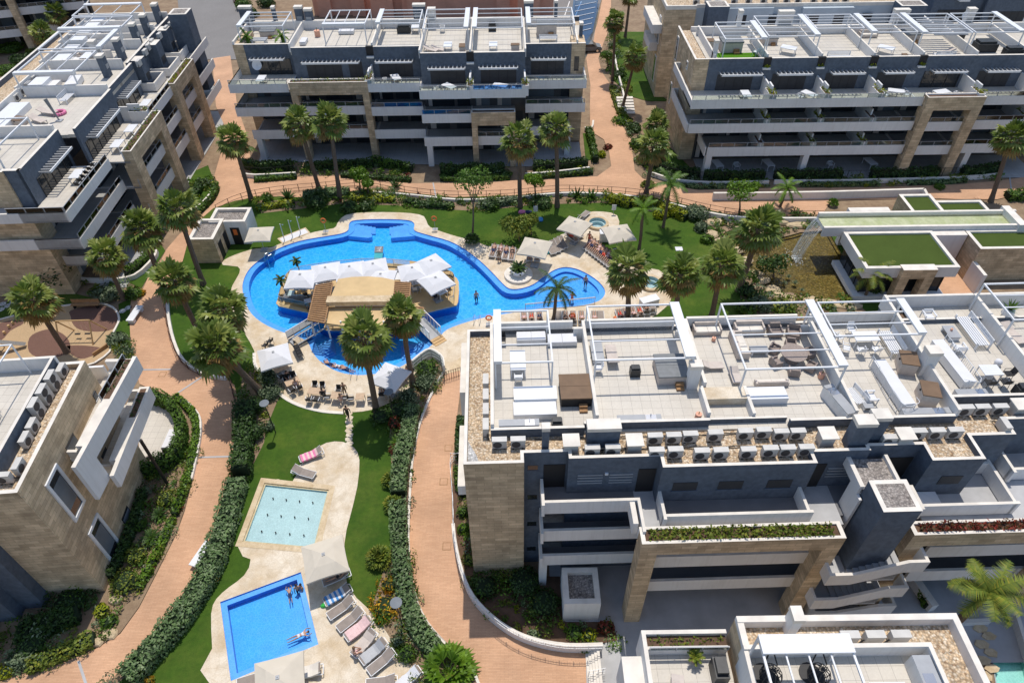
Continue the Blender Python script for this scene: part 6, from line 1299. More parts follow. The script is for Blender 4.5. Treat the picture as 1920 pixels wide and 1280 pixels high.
PS=dict(st_trunk=person_proto(J_stand(.0,.05),('navy','navy','trunks'),'hair_dark'),st_bikini=person_proto(J_stand(.05,.1),('red','red','bikini'),'hair_dark',rs=.92),walk_black=person_proto(J_stand(.2),('black','black','shirt'),'hair_dark'),walk_brown=person_proto(J_stand(.15),('brown_cover','brown_cover','shirt'),'brown_cover',rs=.95),lie_a=person_proto(J_lie(),('navy','navy','trunks'),'hair_dark'),lie_b=person_proto(J_lie(),('palepink','palepink','bikini'),'brown_cover',rs=.93),lie_c=person_proto(J_lie(),('black','black','bikini'),'hair_dark',rs=.93),lie_d=person_proto(J_lie(),('red','red','trunks'),'hair_dark'),sit_red=person_proto(J_sit(),('red','navy','shirt'),'hair_dark'),sit_pale=person_proto(J_sit(),('palepink','black','bikini'),'brown_cover',rs=.95),sit_dark=person_proto(J_sit(),('black','black','shirt'),'hair_dark'),fl_white=person_proto(J_float(),('umbrella_white','umbrella_white','bikini'),'hair_dark',rs=.93),fl_trunk=person_proto(J_float(),('navy','navy','trunks'),'hair_dark'))
def man(kind,px,rz,label,z=.02,pz=None,sc_=1.0,group='bathers and guests'):
 c=W(*px,z if pz is None else pz);PS[kind].put((c[0],c[1],z),math.radians(rz),label,group,sc_)
man('st_trunk',(893,556),200,'bare-chested man in navy trunks standing waist-deep in the main pool',-1.0,-.05)
man('st_trunk',(1097,540),160,'man in navy trunks standing knee-deep in the shallow pool end',-.34,-.3);man('st_bikini',(1072,570),20,'person standing in the shallow end beside the net',-.34,-.3)
man('walk_black',(654,785),175,'man in black clothes walking onto the stepping stones');man('walk_brown',(648,742),200,'long-haired woman in brown walking between terrace tables');man('walk_brown',(936,489),190,'person in dark brown walking beside the upper poolside loungers',sc_=.98)
man('st_bikini',(1104,458),160,'woman in red standing at the top of the crowded lounger row');man('fl_white',(561,1191),25,'swimmer in white top stretched out in the plunge pool',-.08,sc_=.86);man('fl_trunk',(543,1113),110,'child swimming in the upper right of the plunge pool',-.1,sc_=.7)
man('st_trunk',(558,1104),200,'man of the embracing couple in the plunge pool corner',-.95,-.05,.9);man('st_bikini',(566,1102),130,'woman of the embracing couple in the plunge pool corner',-.98,-.05,.9)
c_,a_=LP[5];p_=(c_[0]+.15*math.cos(a_),c_[1]+.15*math.sin(a_),-.06);PS['sit_pale'].put(p_,a_+PI/2+2.6,'person in pale pink sitting on the foot end of a lounger','bathers and guests')
for k,(px,rz)in enumerate((((618,682),150),((636,687),165),((650,692),155))):c=W(*px,0);PS[('fl_trunk','fl_white','fl_trunk')[k]].put((c[0],c[1],.05),math.radians(rz),'%s of three sunbathers lying on the pale ledge of the lower pool lobe'%('left one','middle one','right one')[k],'bathers and guests',.9)
man('sit_dark',(716,726),200,'guest in black seated under the rumpled white parasol',.02);man('sit_red',(727,728),160,'guest in red seated under the rumpled white parasol',.02);man('sit_dark',(832,548),250,'guest in black seated under the front island parasol',.38,.4);man('sit_dark',(822,552),130,'second guest in black seated under the front island parasol',.38,.4)
LIE=[(0,'lie_c','woman in black bikini on the shaded lounger under the big beige parasol')]
for k in range(4):LIE.append((14+k,('lie_a','lie_b','lie_a','lie_c')[k],'sunbather on the %s lounger of the upper poolside row'%nth(k)))
for k in range(2):LIE.append((22+k,('lie_d','lie_b')[k],('sunbather shaded by the parasol left of the hot tub','second sunbather shaded by the parasol left of the hot tub')[k]))
for k in range(2):LIE.append((25+k,('lie_d','lie_d')[k],('left sunbather in red under the parasol by the potted palm','right sunbather in red under the parasol by the potted palm')[k]))
for k in range(9):LIE.append((27+k,('lie_b','lie_a','lie_c','lie_b','lie_a','lie_d','lie_b','lie_c','lie_a')[k],'%s sunbather from the top of the crowded slanted row'%nth(k)))
for k in(0,1,2,4,5,6,7):LIE.append((36+k,('lie_b','lie_d','lie_a','','lie_c','lie_d','lie_b','lie_b')[k],'sunbather on the %s lounger behind the first roof terrace'%nth(k)))
for k in range(5):LIE.append((45+k,('lie_d','lie_a','lie_b','lie_d','lie_c')[k],'sunbather on the %s lounger behind the second roof pergola'%nth(k)))
for i,kd,lb in LIE:
 c,a=LP[i];PS[kd].put(c,a,lb,'bathers and guests')
for px,cl,w,lb in(((1024,474),'teal',.55,'teal towel bundle at the right corner of the beige parasol'),((607,1135),'green',.3,'bright green float toy at the foot of the loungers'),((978,398),'pink',.7,'pink towel heap in the palm shade on the back lawn'),((990,398),'navy',.6,'navy towel heap in the palm shade on the back lawn'),((1011,413),'blue',.7,'flat blue mat on the lawn by the notice board'),((1047,588),'pink',.4,'pink inflatable behind the first roof terrace'),((1158,597),'orange',.6,'orange towel heap behind the second roof pergola'),((1211,577),'orange',.5,'orange-red towel by the loungers beside the white cabinet')):
 c=W(*px,.05);t_=thing('towel',lb,'towel',(c[0],c[1],.02),'beach towels');b=MB()
 for k in range(5):q=(c[0]+random.uniform(-.3,.3)*w,c[1]+random.uniform(-.2,.2)*w,.02);core_blob(b,(q[0],q[1],.12),w*.5,w*.35,.12+.05*k*w,0,1)
 b.build('cloth',cl,t_,True)
def table_proto(top,l,w,h=.74,legs='greymetal',name='table'):
 r=proto(name,'table');b=MB();b.box(-l/2,l/2,-w/2,w/2,h-.04,h)
 for k in range(1,6):y=-w/2+w*k/6;b.box(-l/2,l/2,y-.005,y+.005,h,h+.002,1)
 b.build('tabletop',[top,'greymetal'],r)
 for x in(-1,1):
  for y in(-1,1):b=MB();b.box(x*(l/2-.06)-.025,x*(l/2-.06)+.025,y*(w/2-.06)-.025,y*(w/2-.06)+.025,0,h-.04);b.build('leg',legs,r)
 return Proto(r)
def chair_proto(frame,seat,name='chair'):
 r=proto(name,'chair');b=MB();b.box(-.23,.23,-.22,.22,.43,.47);b.build('seat',seat,r)
 b=MB();b.add([(-.23,-.22,.47),(.23,-.22,.47),(.22,-.32,.86),(-.22,-.32,.86),(-.23,-.25,.47),(.23,-.25,.47),(.22,-.35,.86),(-.22,-.35,.86)],[(0,1,2,3),(7,6,5,4),(3,2,6,7),(0,3,7,4),(1,5,6,2)]);b.build('backrest',seat,r)
 for x in(-.2,.2):
  for y in(-.2,.2):b=MB();b.tube((x*1.12,y*1.12,0),(x,y,.43),.018,5);b.build('leg',frame,r)
 b=MB()
 for x in(-.25,.25):b.bar((x,-.25,.65),(x,.18,.65),.04,.03);b.tube((x,.16,.45),(x,.16,.65),.015,4)
 b.build('armrests',frame,r);return Proto(r)
TB=table_proto('tabletop_wood',1.25,.75);TS=table_proto('tabletop_wood',.75,.75,name='small_table');CB=chair_proto('whitemetal','black');CW=chair_proto('whitemetal','whitemetal');CK=chair_proto('blackmetal','black')
TD=table_proto('whitemetal',1.0,1.0,legs='whitemetal')
def dining(px,rz,n,tname,where,tp=TB,ch=CB,z=.02,grp='terrace dining set'):
 c=W(*px,z+.7);a=math.radians(rz);tp.put((c[0],c[1],z),a,tname,'tables '+grp)
 sp_={4:[(-.35,-.75,0),(.35,-.75,0),(-.35,.75,PI),(.35,.75,PI)],3:[(-.7,0,-PI/2),(0,.8,PI),(.75,0,PI/2)],2:[(0,-.8,0),(0,.8,PI)],6:[(-.5,-.8,0),(.5,-.8,0),(-.5,.8,PI),(.5,.8,PI),(-1.1,0,-PI/2),(1.1,0,PI/2)]}[n]
 nm={4:('near left','near right','far left','far right'),3:('left','far','right'),2:('near','far'),6:('near left','near right','far left','far right','left end','right end')}[n]
 for(x,y,r),w in zip(sp_,nm):
  q=(c[0]+x*math.cos(a)-y*math.sin(a),c[1]+x*math.sin(a)+y*math.cos(a),z)
  ch.put(q,a+r+random.uniform(-.25,.25),'%s chair at the %s'%(w,where),'chairs '+grp)
for px,rz,n,nm,wh,tp in[((527,690),35,4,'brown table in the shade of the lower left white parasol','shaded table under the lower left white parasol',TB),((548,715),32,4,'pale wood table second along the curved terrace edge','second table along the curved terrace edge',TB),((591,733),-8,4,'wide pale wood table third along the curved terrace edge','third table along the curved terrace edge',TB),((629,741),-5,3,'small square wood table near the walking woman','small table near the walking woman',TS),((675,743),90,2,'narrow wood table at the head of the stepping stones','narrow table right of the stepping stones',TS),((722,722),10,4,'wood table under the rumpled white parasol','table under the rumpled white parasol',TB),((757,704),50,3,'wood table at the right end of the curved terrace','table at the right end of the curved terrace',TS)]:dining(px,rz,n,nm,wh,tp)
for px,rz,n,nm,wh,tp,ch in[((742,519),0,3,'round-looking white table behind the bar roof','white table behind the bar roof',TD,CW),((780,528),20,4,'white table beside the right slatted pergola','white table beside the right slatted pergola',TD,CW),((827,546),40,3,'dark-seated table under the front island parasol','table under the front island parasol',TD,CK),((566,530),0,4,'white table under the leftmost island parasol','table under the leftmost island parasol',TD,CW),((592,537),0,2,'white table at the edge of the left slats','table at the edge of the left slats',TD,CW),((611,520),0,4,'white table under the second island parasol','table under the second island parasol',TD,CW),((657,516),0,4,'white table under the third island parasol','table under the third island parasol',TD,CW),((774,513),0,4,'white table under the left parasol of the right trio','table under the left parasol of the right trio',TD,CW)]:dining(px,rz,n,nm,wh,tp,ch,.38,'pool bar set')
for k in range(4):c=W(556+k*2.5,650+k*5,.4);CK.put((c[0],c[1],.02),math.radians(-60),'%s black chair from the top of the row beside the lower lobe'%nth(k),'chairs terrace dining set')
for px,lb in(((497,648),'left dark chair by the foot of the left footbridge'),((506,640),'right dark chair by the foot of the left footbridge')):c=W(*px,.4);CK.put((c[0],c[1],.02),1.2,lb,'chairs terrace dining set')
# ---- island with bar
isl=smooth(WL([(529,540),(521,562),(524,573),(578,585),(600,600),(612,618),(770,614),(792,588),(846,574),(858,566),(859,528),(850,518),(838,514),(800,502),(740,495),(680,494),(600,503),(545,515)],.35),2)
b=MB();b.wall(ccw(isl),-1.5,.28,1);b.sheet(ccw(isl),.36,m=0);b.wall(ccw(inset(isl,-.06)),.26,.36,2);b.sheet(ccw(inset(isl,-.06)),.355,[inset(isl,.25)],2)
struct(b,'island_deck',['roof_tan','poolwall','coping'])
bar=thing('pool_bar','tan-roofed pool bar with slatted side pergolas on the pool island','pool bar',(*W(680,575,0)[:2],.36))
ZR=3.2
up_=WL([(634,523),(660,519),(690,518),(716,520),(740,525),(737,557),(620,557)],ZR)
lo_=WL([(616,575),(760,573),(786,580),(770,600),(730,609),(690,613),(650,611),(608,605)],ZR-.5)
b=MB();b.prism(up_,ZR-.25,ZR,0);b.build('upper_roof','roof_tan',bar)
b=MB();b.prism(lo_,ZR-.75,ZR-.5,0);b.build('lower_roof','roof_tan',bar)
A,B_=W(612,562,ZR+.35),W(742,560,ZR+.35);b=MB();b.box(A[0],B_[0],A[1]-.35,A[1]+.55,ZR-.15,ZR+.35);b.build('roof_beam','coping',bar)
def slats(pts,n,nm):
 q=[Vector(W(x,y,ZR-.1))for x,y in pts];b=MB()
 for i in range(n+1):
  t_=i/n;p0=q[0].lerp(q[3],t_);p1=q[1].lerp(q[2],t_);b.bar(p0,p1,.14,.14)
 b.bar(q[0],q[3],.1,.1);b.bar(q[1],q[2],.1,.1);b.build('slatted_pergola','timber',bar)
slats([(592,536),(624,531),(609,605),(577,599)],18,'l');slats([(740,529),(770,531),(768,556),(737,554)],7,'r');slats([(780,575),(795,578),(788,590),(776,600)],4,'r')
b=MB();c0,c1=W(628,600,.36),W(770,560,.36);b.box(c0[0],c1[0],c0[1]+1.0,c1[1]+.5,.36,1.5,0,1);b.build('bar_counter',['white','tabletop_wood'],bar)
b=MB();b.box(c0[0]+1.5,c1[0]-1.5,c0[1]+2.2,c1[1]+.3,1.5,2.45);b.build('back_bar','interior',bar)
for px in((582,597),(612,603),(595,538),(766,533),(766,553),(640,608),(780,590),(720,608)):c=W(*px,ZR-.7);b=MB();b.tube((c[0],c[1],.36),(c[0],c[1],ZR-.3),.09,8);b.build('post','white',bar)
rl=MB();gl_=MB();ip=inset(isl,.35)
fence_isl=thing('glass_balustrade','low glass balustrade round the rim of the pool bar island','balustrade',(*ip[0],.36))
for i in range(len(ip)):
 a,c=ip[i],ip[(i+1)%len(ip)]
 if a[1]<W(0,590,0)[1]:continue
 gl_.add([(a[0],a[1],.4),(c[0],c[1],.4),(c[0],c[1],1.25),(a[0],a[1],1.25)],[(0,1,2,3)]);rl.bar((*a,1.27),(*c,1.27),.04,.04)
 if i%2==0:rl.tube((*a,.36),(*a,1.27),.02,5)
rl.build('rail','greymetal',fence_isl);gl_.build('glass_panel','glass',fence_isl)
def bridge(p0,p1,w,label,steps):
 A,B=Vector(W(*p0,.45)),Vector(W(*p1,.2));e=(B-A);e.z=0;e.normalize();n=Vector((-e.y,e.x,0))*w/2
 r=thing('footbridge',label,'footbridge',A,'footbridges to the island');b=MB();k=26
 for i in range(k):q0=A.lerp(B,i/k);q1=A.lerp(B,(i+.82)/k);b.add([q0-n,q1-n,q1+n,q0+n],[(0,1,2,3)]);
 b.bar(A-Vector((0,0,.06)),B-Vector((0,0,.06)),w,.1);b.build('planks','greymetal',r)
 for s in(-1,1):
  b=MB();a0,b0=A+n*s,B+n*s;up1=Vector((0,0,1.0));b.bar(a0+up1,b0+up1,.06,.05)
  for i in range(6):q=a0.lerp(b0,i/5);b.tube(q,q+up1,.025,5)
  rr=b.build('handrail','whitemetal',r);b=MB();b.add([a0+Vector((0,0,.1)),b0+Vector((0,0,.1)),b0+up1*.95,a0+up1*.95],[(0,1,2,3)]);b.build('glass_panel','glass',rr)
 if steps:
  b=MB()
  for i in range(3):q=B+e*(.15+.3*i);b.bar(q-n+Vector((0,0,-.06-.06*i)),q+n+Vector((0,0,-.06-.06*i)),.3,.1)
  b.build('steps','timber_light',r)
bridge((606,607),(546,643),1.3,'left footbridge from the island to the lower terrace',False);bridge((785,600),(817,632),1.3,'right footbridge with wooden steps to the terrace',True)
t_=thing('corner_sofa','pale green corner sofa at the left end of the island','sofa',W(558,560,.36));q=W(540,562,.36)
b=MB();b.box(q[0],q[0]+2.2,q[1]-.3,q[1]+.3,.42,.8);b.box(q[0],q[0]+.6,q[1]+.3,q[1]+1.0,.42,.8);b.build('seat','splashfloor',t_);b=MB();b.box(q[0],q[0]+2.2,q[1]-.5,q[1]-.3,.42,1.15);b.box(q[0]-.2,q[0],q[1]-.5,q[1]+1.0,.42,1.15);b.build('backrest','grey_cover',t_)
dining((577,564),20,2,'dark table beside the corner sofa','dark table beside the corner sofa',table_proto('umbrella_white',.7,.7,legs='blackmetal',name='small_table'),CK,.38,'pool bar set')
for k,(px,h)in enumerate((((536,552),1.9),((561,507),1.2))):c=W(*px,.36);feather_palm('potted_palm',c,(c[0]-.1,c[1]+.1,.36+h),.75,12,'leaf_dark',('small potted palm at the left rim of the island','small potted palm behind the leftmost island parasol')[k],tr=.06,ll=.18,group='potted palms')
# floating mat with letters
mt_=thing('floating_mat','grey and green floating mat lettered TM in the main pool','pool float',W(711,470,0));A=W(704,464,0);
b=MB();q=WL([(703,462.5),(719,462.5),(718,474),(702,474)]);b.prism(q,-.04,.06,0);b.build('lettered_panel','grey_cover',mt_);b=MB();b.prism(WL([(702,475),(718,475),(717,487),(701,487)]),-.04,.06,0);b.build('green_panel','teal',mt_)
def text(s,size,loc,rot,mat,par,depth=.008):
 cu=bpy.data.curves.new('lettering','FONT');cu.body=s;cu.size=size;cu.align_x='CENTER';cu.align_y='CENTER';cu.extrude=depth
 o0=bpy.data.objects.new('tmp_text',cu);COL.objects.link(o0);dg=bpy.context.evaluated_depsgraph_get();me=bpy.data.meshes.new_from_object(o0.evaluated_get(dg));bpy.data.objects.remove(o0)
 o=bpy.data.objects.new('lettering',me);COL.objects.link(o);o.rotation_euler=rot;off=OFF.get(par.name,Vector());o.location=Vector(loc)-off;o.parent=par;me.materials.clear();me.materials.append(MT[mat]);OFF[o.name]=off;return o
c=W(710.5,468,0);text('TM',.62,(c[0],c[1],.075),(0,0,-PI/2),'umbrella_white',mt_)
# ---- lamps, showers, life rings, net, planter, ladders, cabinets, benches
for bs,hd,lb in(((517,811),(496.5,757),'disc lamp on a dark pole at the left of the middle lawn'),((740,790),(739.5,751),'disc lamp on a dark pole above the red shrubs'),((756,1178),(745,1103),'disc lamp on a dark pole beside the orange flowers')):
 B=W(*bs,0);r=thing('garden_lamp',lb,'lamp post',B,'disc garden lamps');h=3.7
 b=MB();b.tube((B[0],B[1],0),(B[0],B[1],h),.045,8,.035);b.build('pole','blackmetal',r);b=MB();b.lathe([(.10,h-.35),(.12,h-.05),(.05,h)],12,B);b.build('lamp_head','greymetal',r);b=MB();b.lathe([(.02,h),(.38,h+.02),(.38,h+.06),(.05,h+.10)],24,B);b.build('reflector_disc','blind',r)
pad=thing('shower_pad','white rimmed shower tray on the lawn edge','shower tray',W(548,444,0));b=MB();q=WL([(520,448),(573,427),(582,437),(530,458)]);b.prism(q,0,.06,1);b.prism(inset(q,.18),.06,.065,0);b.build('tray',['umbrella_white','coping'],pad)
for k,px in enumerate(((534,452),(549,445),(564,438))):
 c=W(*px,0);r=thing('shower','%s of three outdoor showers on the white tray'%('left','middle','right')[k],'shower',c,'outdoor showers');b=MB();b.tube((*c[:2],.06),(*c[:2],2.3),.05,8);b.build('column','cap',r);b=MB();b.tube((*c[:2],2.25),(c[0]+.3,c[1]-.1,2.3),.018,5);b.lathe([(.09,2.24),(.09,2.27)],10,(c[0]+.3,c[1]-.1));b.build('shower_head','steel',r)
for k,(px,lb)in enumerate((((611,434),'life ring on a thin stand left of the pool cove'),((816,430),'life ring on a thin stand right of the pool cove'),((917,608),'life ring near the pool ladder beside the roof corner'),((1072,604),'life ring behind the first roof terrace'))):
 c=W(*px,0);r=thing('life_ring',lb,'life ring',c,'life rings');b=MB();hz=1.5 if k<2 else.9;b.tube((*c[:2],0),(*c[:2],hz),.025,6);b.box(c[0]-.3,c[0]+.3,c[1]-.25,c[1]+.25,0,.05);b.build('stand','greymetal',r);b=MB();n=18
 pts=[(c[0]+math.cos(2*PI*i/n)*.27,c[1]-.05,hz+math.sin(2*PI*i/n)*.27)for i in range(n+1)];b.path(pts,.075,8);b.build('ring','orange',r,True)
net=thing('volleyball_net','low pool volleyball net with white top tape across the shallow end','net',W(1115,565,0));A,B_=Vector(W(1115,568,0)),Vector(W(985,581,0));b=MB();b.bar(A+Vector((0,0,.75)),B_+Vector((0,0,.75)),.05,.1);b.build('tape','umbrella_white',net)
b=MB();
for i in range(40):q=A.lerp(B_,i/39);b.tube(q+Vector((0,0,.1)),q+Vector((0,0,.72)),.006,3)
for z in(.15,.3,.45,.6):b.tube(A+Vector((0,0,z)),B_+Vector((0,0,z)),.006,3)
b.build('mesh','navy',net)
for q in(A,B_):b=MB();b.tube(q-Vector((0,0,.3)),q+Vector((0,0,.85)),.03,6);b.build('post','greymetal',net)
c=W(972,517,0);pl=thing('planter','round white planter with a dark palm on a stone dais by the pool neck','planter',c);b=MB();b.lathe([(1.5,.02),(1.5,.28),(.05,.28)],32,c);b.build('dais','cap',pl);b=MB();b.lathe([(.62,.28),(.88,.95),(.78,.95),(.7,.8),(.05,.8)],28,c);b.build('bowl','white',pl);b=MB()
for i in range(26):frond(b,(c[0],c[1],.9),i*2.4,math.radians(75-i*2.4),1.05,.9,0,9,.2)
b.build('palm','leaf_dark',pl)
for k,(px,rz,lb)in enumerate((((505,489),-40,'steel pool ladder at the left rim of the main pool'),((900,478),40,'steel pool ladder at the upper right rim beside loungers'),((895,603),170,'steel pool ladder near the roof terrace corner'),((665,703),180,'steel pool ladder at the bottom of the lower lobe'))):
 c=W(*px,0);r=thing('pool_ladder',lb,'pool ladder',c,'pool ladders');a=math.radians(rz)
 for s in(-.28,.28):
  b=MB();P2=lambda x,y,z:(c[0]+x*math.cos(a)-y*math.sin(a),c[1]+x*math.sin(a)+y*math.cos(a),z)
  b.path([P2(s,.45,0),P2(s,.45,.7),P2(s,.3,.85),P2(s,-.1,.85),P2(s,-.3,.6),P2(s,-.3,-.8)],.024,6);b.build('handrail','steel',r)
 b=MB()
 for z in(-.2,-.5,-.75):b.tube(P2(-.28,-.3,z),P2(.28,-.3,z),.03,5)
 b.build('rungs','steel',r)
def blockthing(name,label,cat,parts,loc,group=None,rz=0):
 """parts: (part name, material, [boxes])"""
 r=thing(name,label,cat,loc,group,rz);OFF[r.name]=Vector()
 for nm,mt,bxs in parts:
  b=MB()
  for x in bxs:b.box(*x)
  b.build(nm,mt,r)
 OFF[r.name]=Vector(loc);return r
c=W(1217,566,.4);blockthing('cabinet','white low cabinet with flat lid beside the small hot tub','cabinet',[('body','white',[(-.9,.9,-.4,.4,0,.75)]),('lid','whitemetal',[(-.95,.95,-.45,.45,.75,.82)])],(c[0],c[1],.02),None,.35)
c=W(1133,445,.4);blockthing('towel_kiosk','white cube kiosk beside the upper hot tub parasol','kiosk',[('body','white',[(-.5,.5,-.4,.4,0,1.1)]),('lid','whitemetal',[(-.55,.55,-.45,.45,1.1,1.16)])],(c[0],c[1],.02))
c=W(253,588,.4);blockthing('bench','white block bench on the left side of the brick path','bench',[('seat','whitemetal',[(-.36,.36,-1.15,1.15,.38,.48)]),('leg','white',[(-.3,.3,-1.05,-.65,0,.38)]),('leg','white',[(-.3,.3,.65,1.05,0,.38)])],(c[0],c[1],.03),'white path benches',-.06)
c=W(377,1038,.4);blockthing('bench','white bench half buried in the long hedge','bench',[('seat','whitemetal',[(-.3,.3,-1.0,1.0,.38,.48)]),('leg','white',[(-.25,.25,-.9,-.5,0,.38)]),('leg','white',[(-.25,.25,.5,.9,0,.38)])],(c[0],c[1],.03),'white path benches',-.3)
c=W(160,571,.4);blockthing('bench','brown wooden bench at the far side of the playground','bench',[('seat','timber',[(-1.4,1.4,-.22,.22,.4,.46)]),('backrest','timber',[(-1.4,1.4,.2,.27,.5,.9)]),('leg','blackmetal',[(-1.2,-1.1,-.2,.2,0,.4)]),('leg','blackmetal',[(1.1,1.2,-.2,.2,0,.4)])],(c[0],c[1],.02))
for px,h,lb in(((1004,410),1.7,'white notice board on a post between the small lawn trees'),((1150,402),1.3,'white notice board on the lawn above the upper hot tub'),((1273,467),.1,'white notice plate lying flat on the right lawn')):
 c=W(*px,0);r=thing('notice_board',lb,'sign',c,'lawn notice boards');b=MB()
 if h>.5:b.tube((*c[:2],0),(*c[:2],h-.5),.03,6);b.build('post','greymetal',r)
 b=MB();b.box(c[0]-.25,c[0]+.25,c[1]-.02,c[1]+.02,max(.02,h-.7),h)if h>.5 else b.box(c[0]-.4,c[0]+.4,c[1]-.35,c[1]+.35,.01,.06);b.build('panel','umbrella_white',r)
def fence(label,pts,mat='rust_fence',h=1.0,z=0,gap=1.6,rails=(1.0,.5,.12),name='metal_fence',cat='fence',group='brown metal path fences',balus=False,glass=False,world=False,r_=.03):
 P_=pts if world else[W(x,y,z)[:2]for x,y in pts];P_=smooth(P_,4,False)if len(P_)>2 else P_
 r=thing(name,label,cat,(*P_[0],z),group);b=MB()
 for k in rails:
  for a,c in zip(P_,P_[1:]):b.bar((*a,z+h*k),(*c,z+h*k),r_*1.2,r_*1.3)
 d=0;posts=[P_[0]];bal=[]
 for a,c in zip(P_,P_[1:]):
  l=math.hypot(c[0]-a[0],c[1]-a[1]);k=gap-d
  while k<l:posts.append((a[0]+(c[0]-a[0])*k/l,a[1]+(c[1]-a[1])*k/l));k+=gap
  d=(d+l)%gap
  if balus:
   for i in range(int(l/.16)):t_=i*.16/l;bal.append((a[0]+(c[0]-a[0])*t_,a[1]+(c[1]-a[1])*t_))
 for q in bal:b.tube((*q,z+.1),(*q,z+h),.012,3)
 b.build('rails',mat,r)
 for q in posts[:100]:b=MB();b.box(q[0]-r_,q[0]+r_,q[1]-r_,q[1]+r_,z,z+h+.04);b.build('post',mat,r)
 if glass:
  b=MB()
  for a,c in zip(P_,P_[1:]):b.add([(*a,z+.1),(*c,z+.1),(*c,z+h*.95),(*a,z+h*.95)],[(0,1,2,3)])
  b.build('glass_panel','glass',r)
 return r
def gwall(label,pts,h,mats=('white','cap'),w=.25,z=0,name='garden_wall',group='low garden walls',closed=False,world=False,h2=None):
 P_=pts if world else[W(x,y,z)[:2]for x,y in pts];P_=smooth(P_,3,False)if len(P_)>2 and not closed else P_
 r=thing(name,label,'wall',(*P_[0],z),group);b=MB();n=len(P_);Lt=[];Rt=[]
 for i in range(n):
  a,c=P_[max(0,i-1)],P_[min(n-1,i+1)];e=Vector((c[0]-a[0],c[1]-a[1])).normalized();Lt.append((P_[i][0]-e.y*w/2,P_[i][1]+e.x*w/2));Rt.append((P_[i][0]+e.y*w/2,P_[i][1]-e.x*w/2))
 hh=lambda i:z+h+((h2 or h)-h)*i/(n-1)
 for S in(Lt,Rt):
  for i in range(n-1):b.add([(*S[i],z),(*S[i+1],z),(*S[i+1],hh(i+1)),(*S[i],hh(i))],[(0,1,2,3)if S is Rt else(3,2,1,0)],0)
 for i in range(n-1):b.add([(*Rt[i],hh(i)),(*Rt[i+1],hh(i+1)),(*Lt[i+1],hh(i+1)),(*Lt[i],hh(i))],[(0,1,2,3)],1)
 for i in(0,n-1):b.add([(*Rt[i],z),(*Lt[i],z),(*Lt[i],hh(i)),(*Rt[i],hh(i))],[(0,1,2,3)if i==0 else(3,2,1,0)],0)
 b.build('body',list(mats),r);return r
gwall('long cream retaining wall below the back promenade, right of the cove',[(700,362),(780,369),(860,378),(960,375),(1050,367),(1130,369),(1190,375),(1250,387),(1320,405),(1400,417),(1540,418)],.25,h2=.75)
fence('brown post fence along the back promenade above the pool lawn',[(408,398),(440,382),(480,370),(540,361),(600,356),(690,349),(760,363),(850,372),(960,369),(1050,361),(1130,363),(1190,368),(1250,379),(1320,396),(1400,408),(1540,409)],gap=1.7)
gwall('white kerb wall along the inner side of the left brick path',[(314,560),(318,600),(328,643),(347,680),(385,704),(425,712)],.35);fence('dark fence on the white kerb of the left brick path',[(311,560),(315,602),(325,646),(344,684),(380,706)],h=.95,gap=1.3)
fence('short dark fence beside the leaning palm on the left path',[(434,716),(438,735),(447,770)],h=1.0,gap=1.2)
gwall('narrow white kerb along the left edge of the central garden path',[(831,700),(806,748),(787,798),(774,862),(769,930),(766,1000),(769,1060),(779,1120),(801,1168),(833,1205),(859,1227),(884,1252),(902,1295)],.25,w=.18)
fence('thin dark fence along the left edge of the central garden path',[(829,702),(804,750),(785,800),(772,863),(767,930),(764,1000),(767,1060),(777,1120),(799,1170),(831,1207),(857,1229)],h=.9,gap=1.9,rails=(1.0,.15),r_=.018)
gwall('curved cream wall round the shrubs at the end of the lower terrace',[(775,690),(792,676),(806,668),(820,673),(831,684),(833,700)],1.0);fence('glass and steel fence on the curved cream wall',[(775,690),(792,676),(806,668),(820,673),(831,684),(833,700)],'greymetal',.9,.95,1.1,glass=True,group='steel fences')
fence('slatted brown gate fence across the top of the central garden path',[(834,714),(866,704)],h=1.1,gap=.22,rails=(1,.1),r_=.022)
cw=[(850,985),(853,1015),(862,1060),(879,1110),(908,1149),(952,1185),(1000,1207),(1060,1219),(1128,1219)]
gwall('curved cream retaining wall right of the central path at bottom',cw,.35,h2=1.0);fence('white railing on top of the curved retaining wall',cw,'whitemetal',.75,.9,.9,balus=True,rails=(1,.5),group='white railings',r_=.022)
fence('white railing beside the stone tower above the central path',[(846,862),(867,862),(846,870),(849,930),(851,985)],'whitemetal',.9,0,1.2,balus=False,group='white railings',r_=.02)
gwall('white kerb along the outer edge of the left path below the terrace',[(348,752),(373,778),(378,806),(372,850),(361,900)],.3,w=.16)
gwall('low cream wall at the curved rim of the lower pool terrace',[(477,662),(481,690),(510,721),(530,743),(562,760),(605,771),(645,774)],.06,w=.3);gwall('long mauve retaining wall on the right of the promenade',[(1335,375),(1440,374),(1560,372),(1727,367)],1.0,w=.3)
gwall('short return wall at the right end of the mauve retaining wall',[(1727,367),(1745,402)],1.0,w=.3)
for lb,pts in(('white garden wall below the centre block, left bay',[(455,330),(480,334),(556,330)]),('white garden wall below the centre block, right bay',[(985,332),(1040,328),(1105,320)]),('white garden wall along the upper right block, left part',[(1222,330),(1262,342),(1330,348),(1440,346)]),('white garden wall along the upper right block, right part',[(1450,345),(1600,344),(1800,338),(1870,332)]),('white wall between side lawn and narrow path at top',[(1150,100),(1158,140),(1168,180),(1172,215)]),('white garden wall round the terrace strip at the centre block end',[(1096,245),(1109,245),(1112,232)]),('white wall along the left garden below the balconies',[(150,528),(205,530),(255,522),(290,490),(296,475)]),('white wall beside the upper left lawn strip',[(352,400),(372,395),(396,370),(404,352)])):gwall(lb,pts,.55)
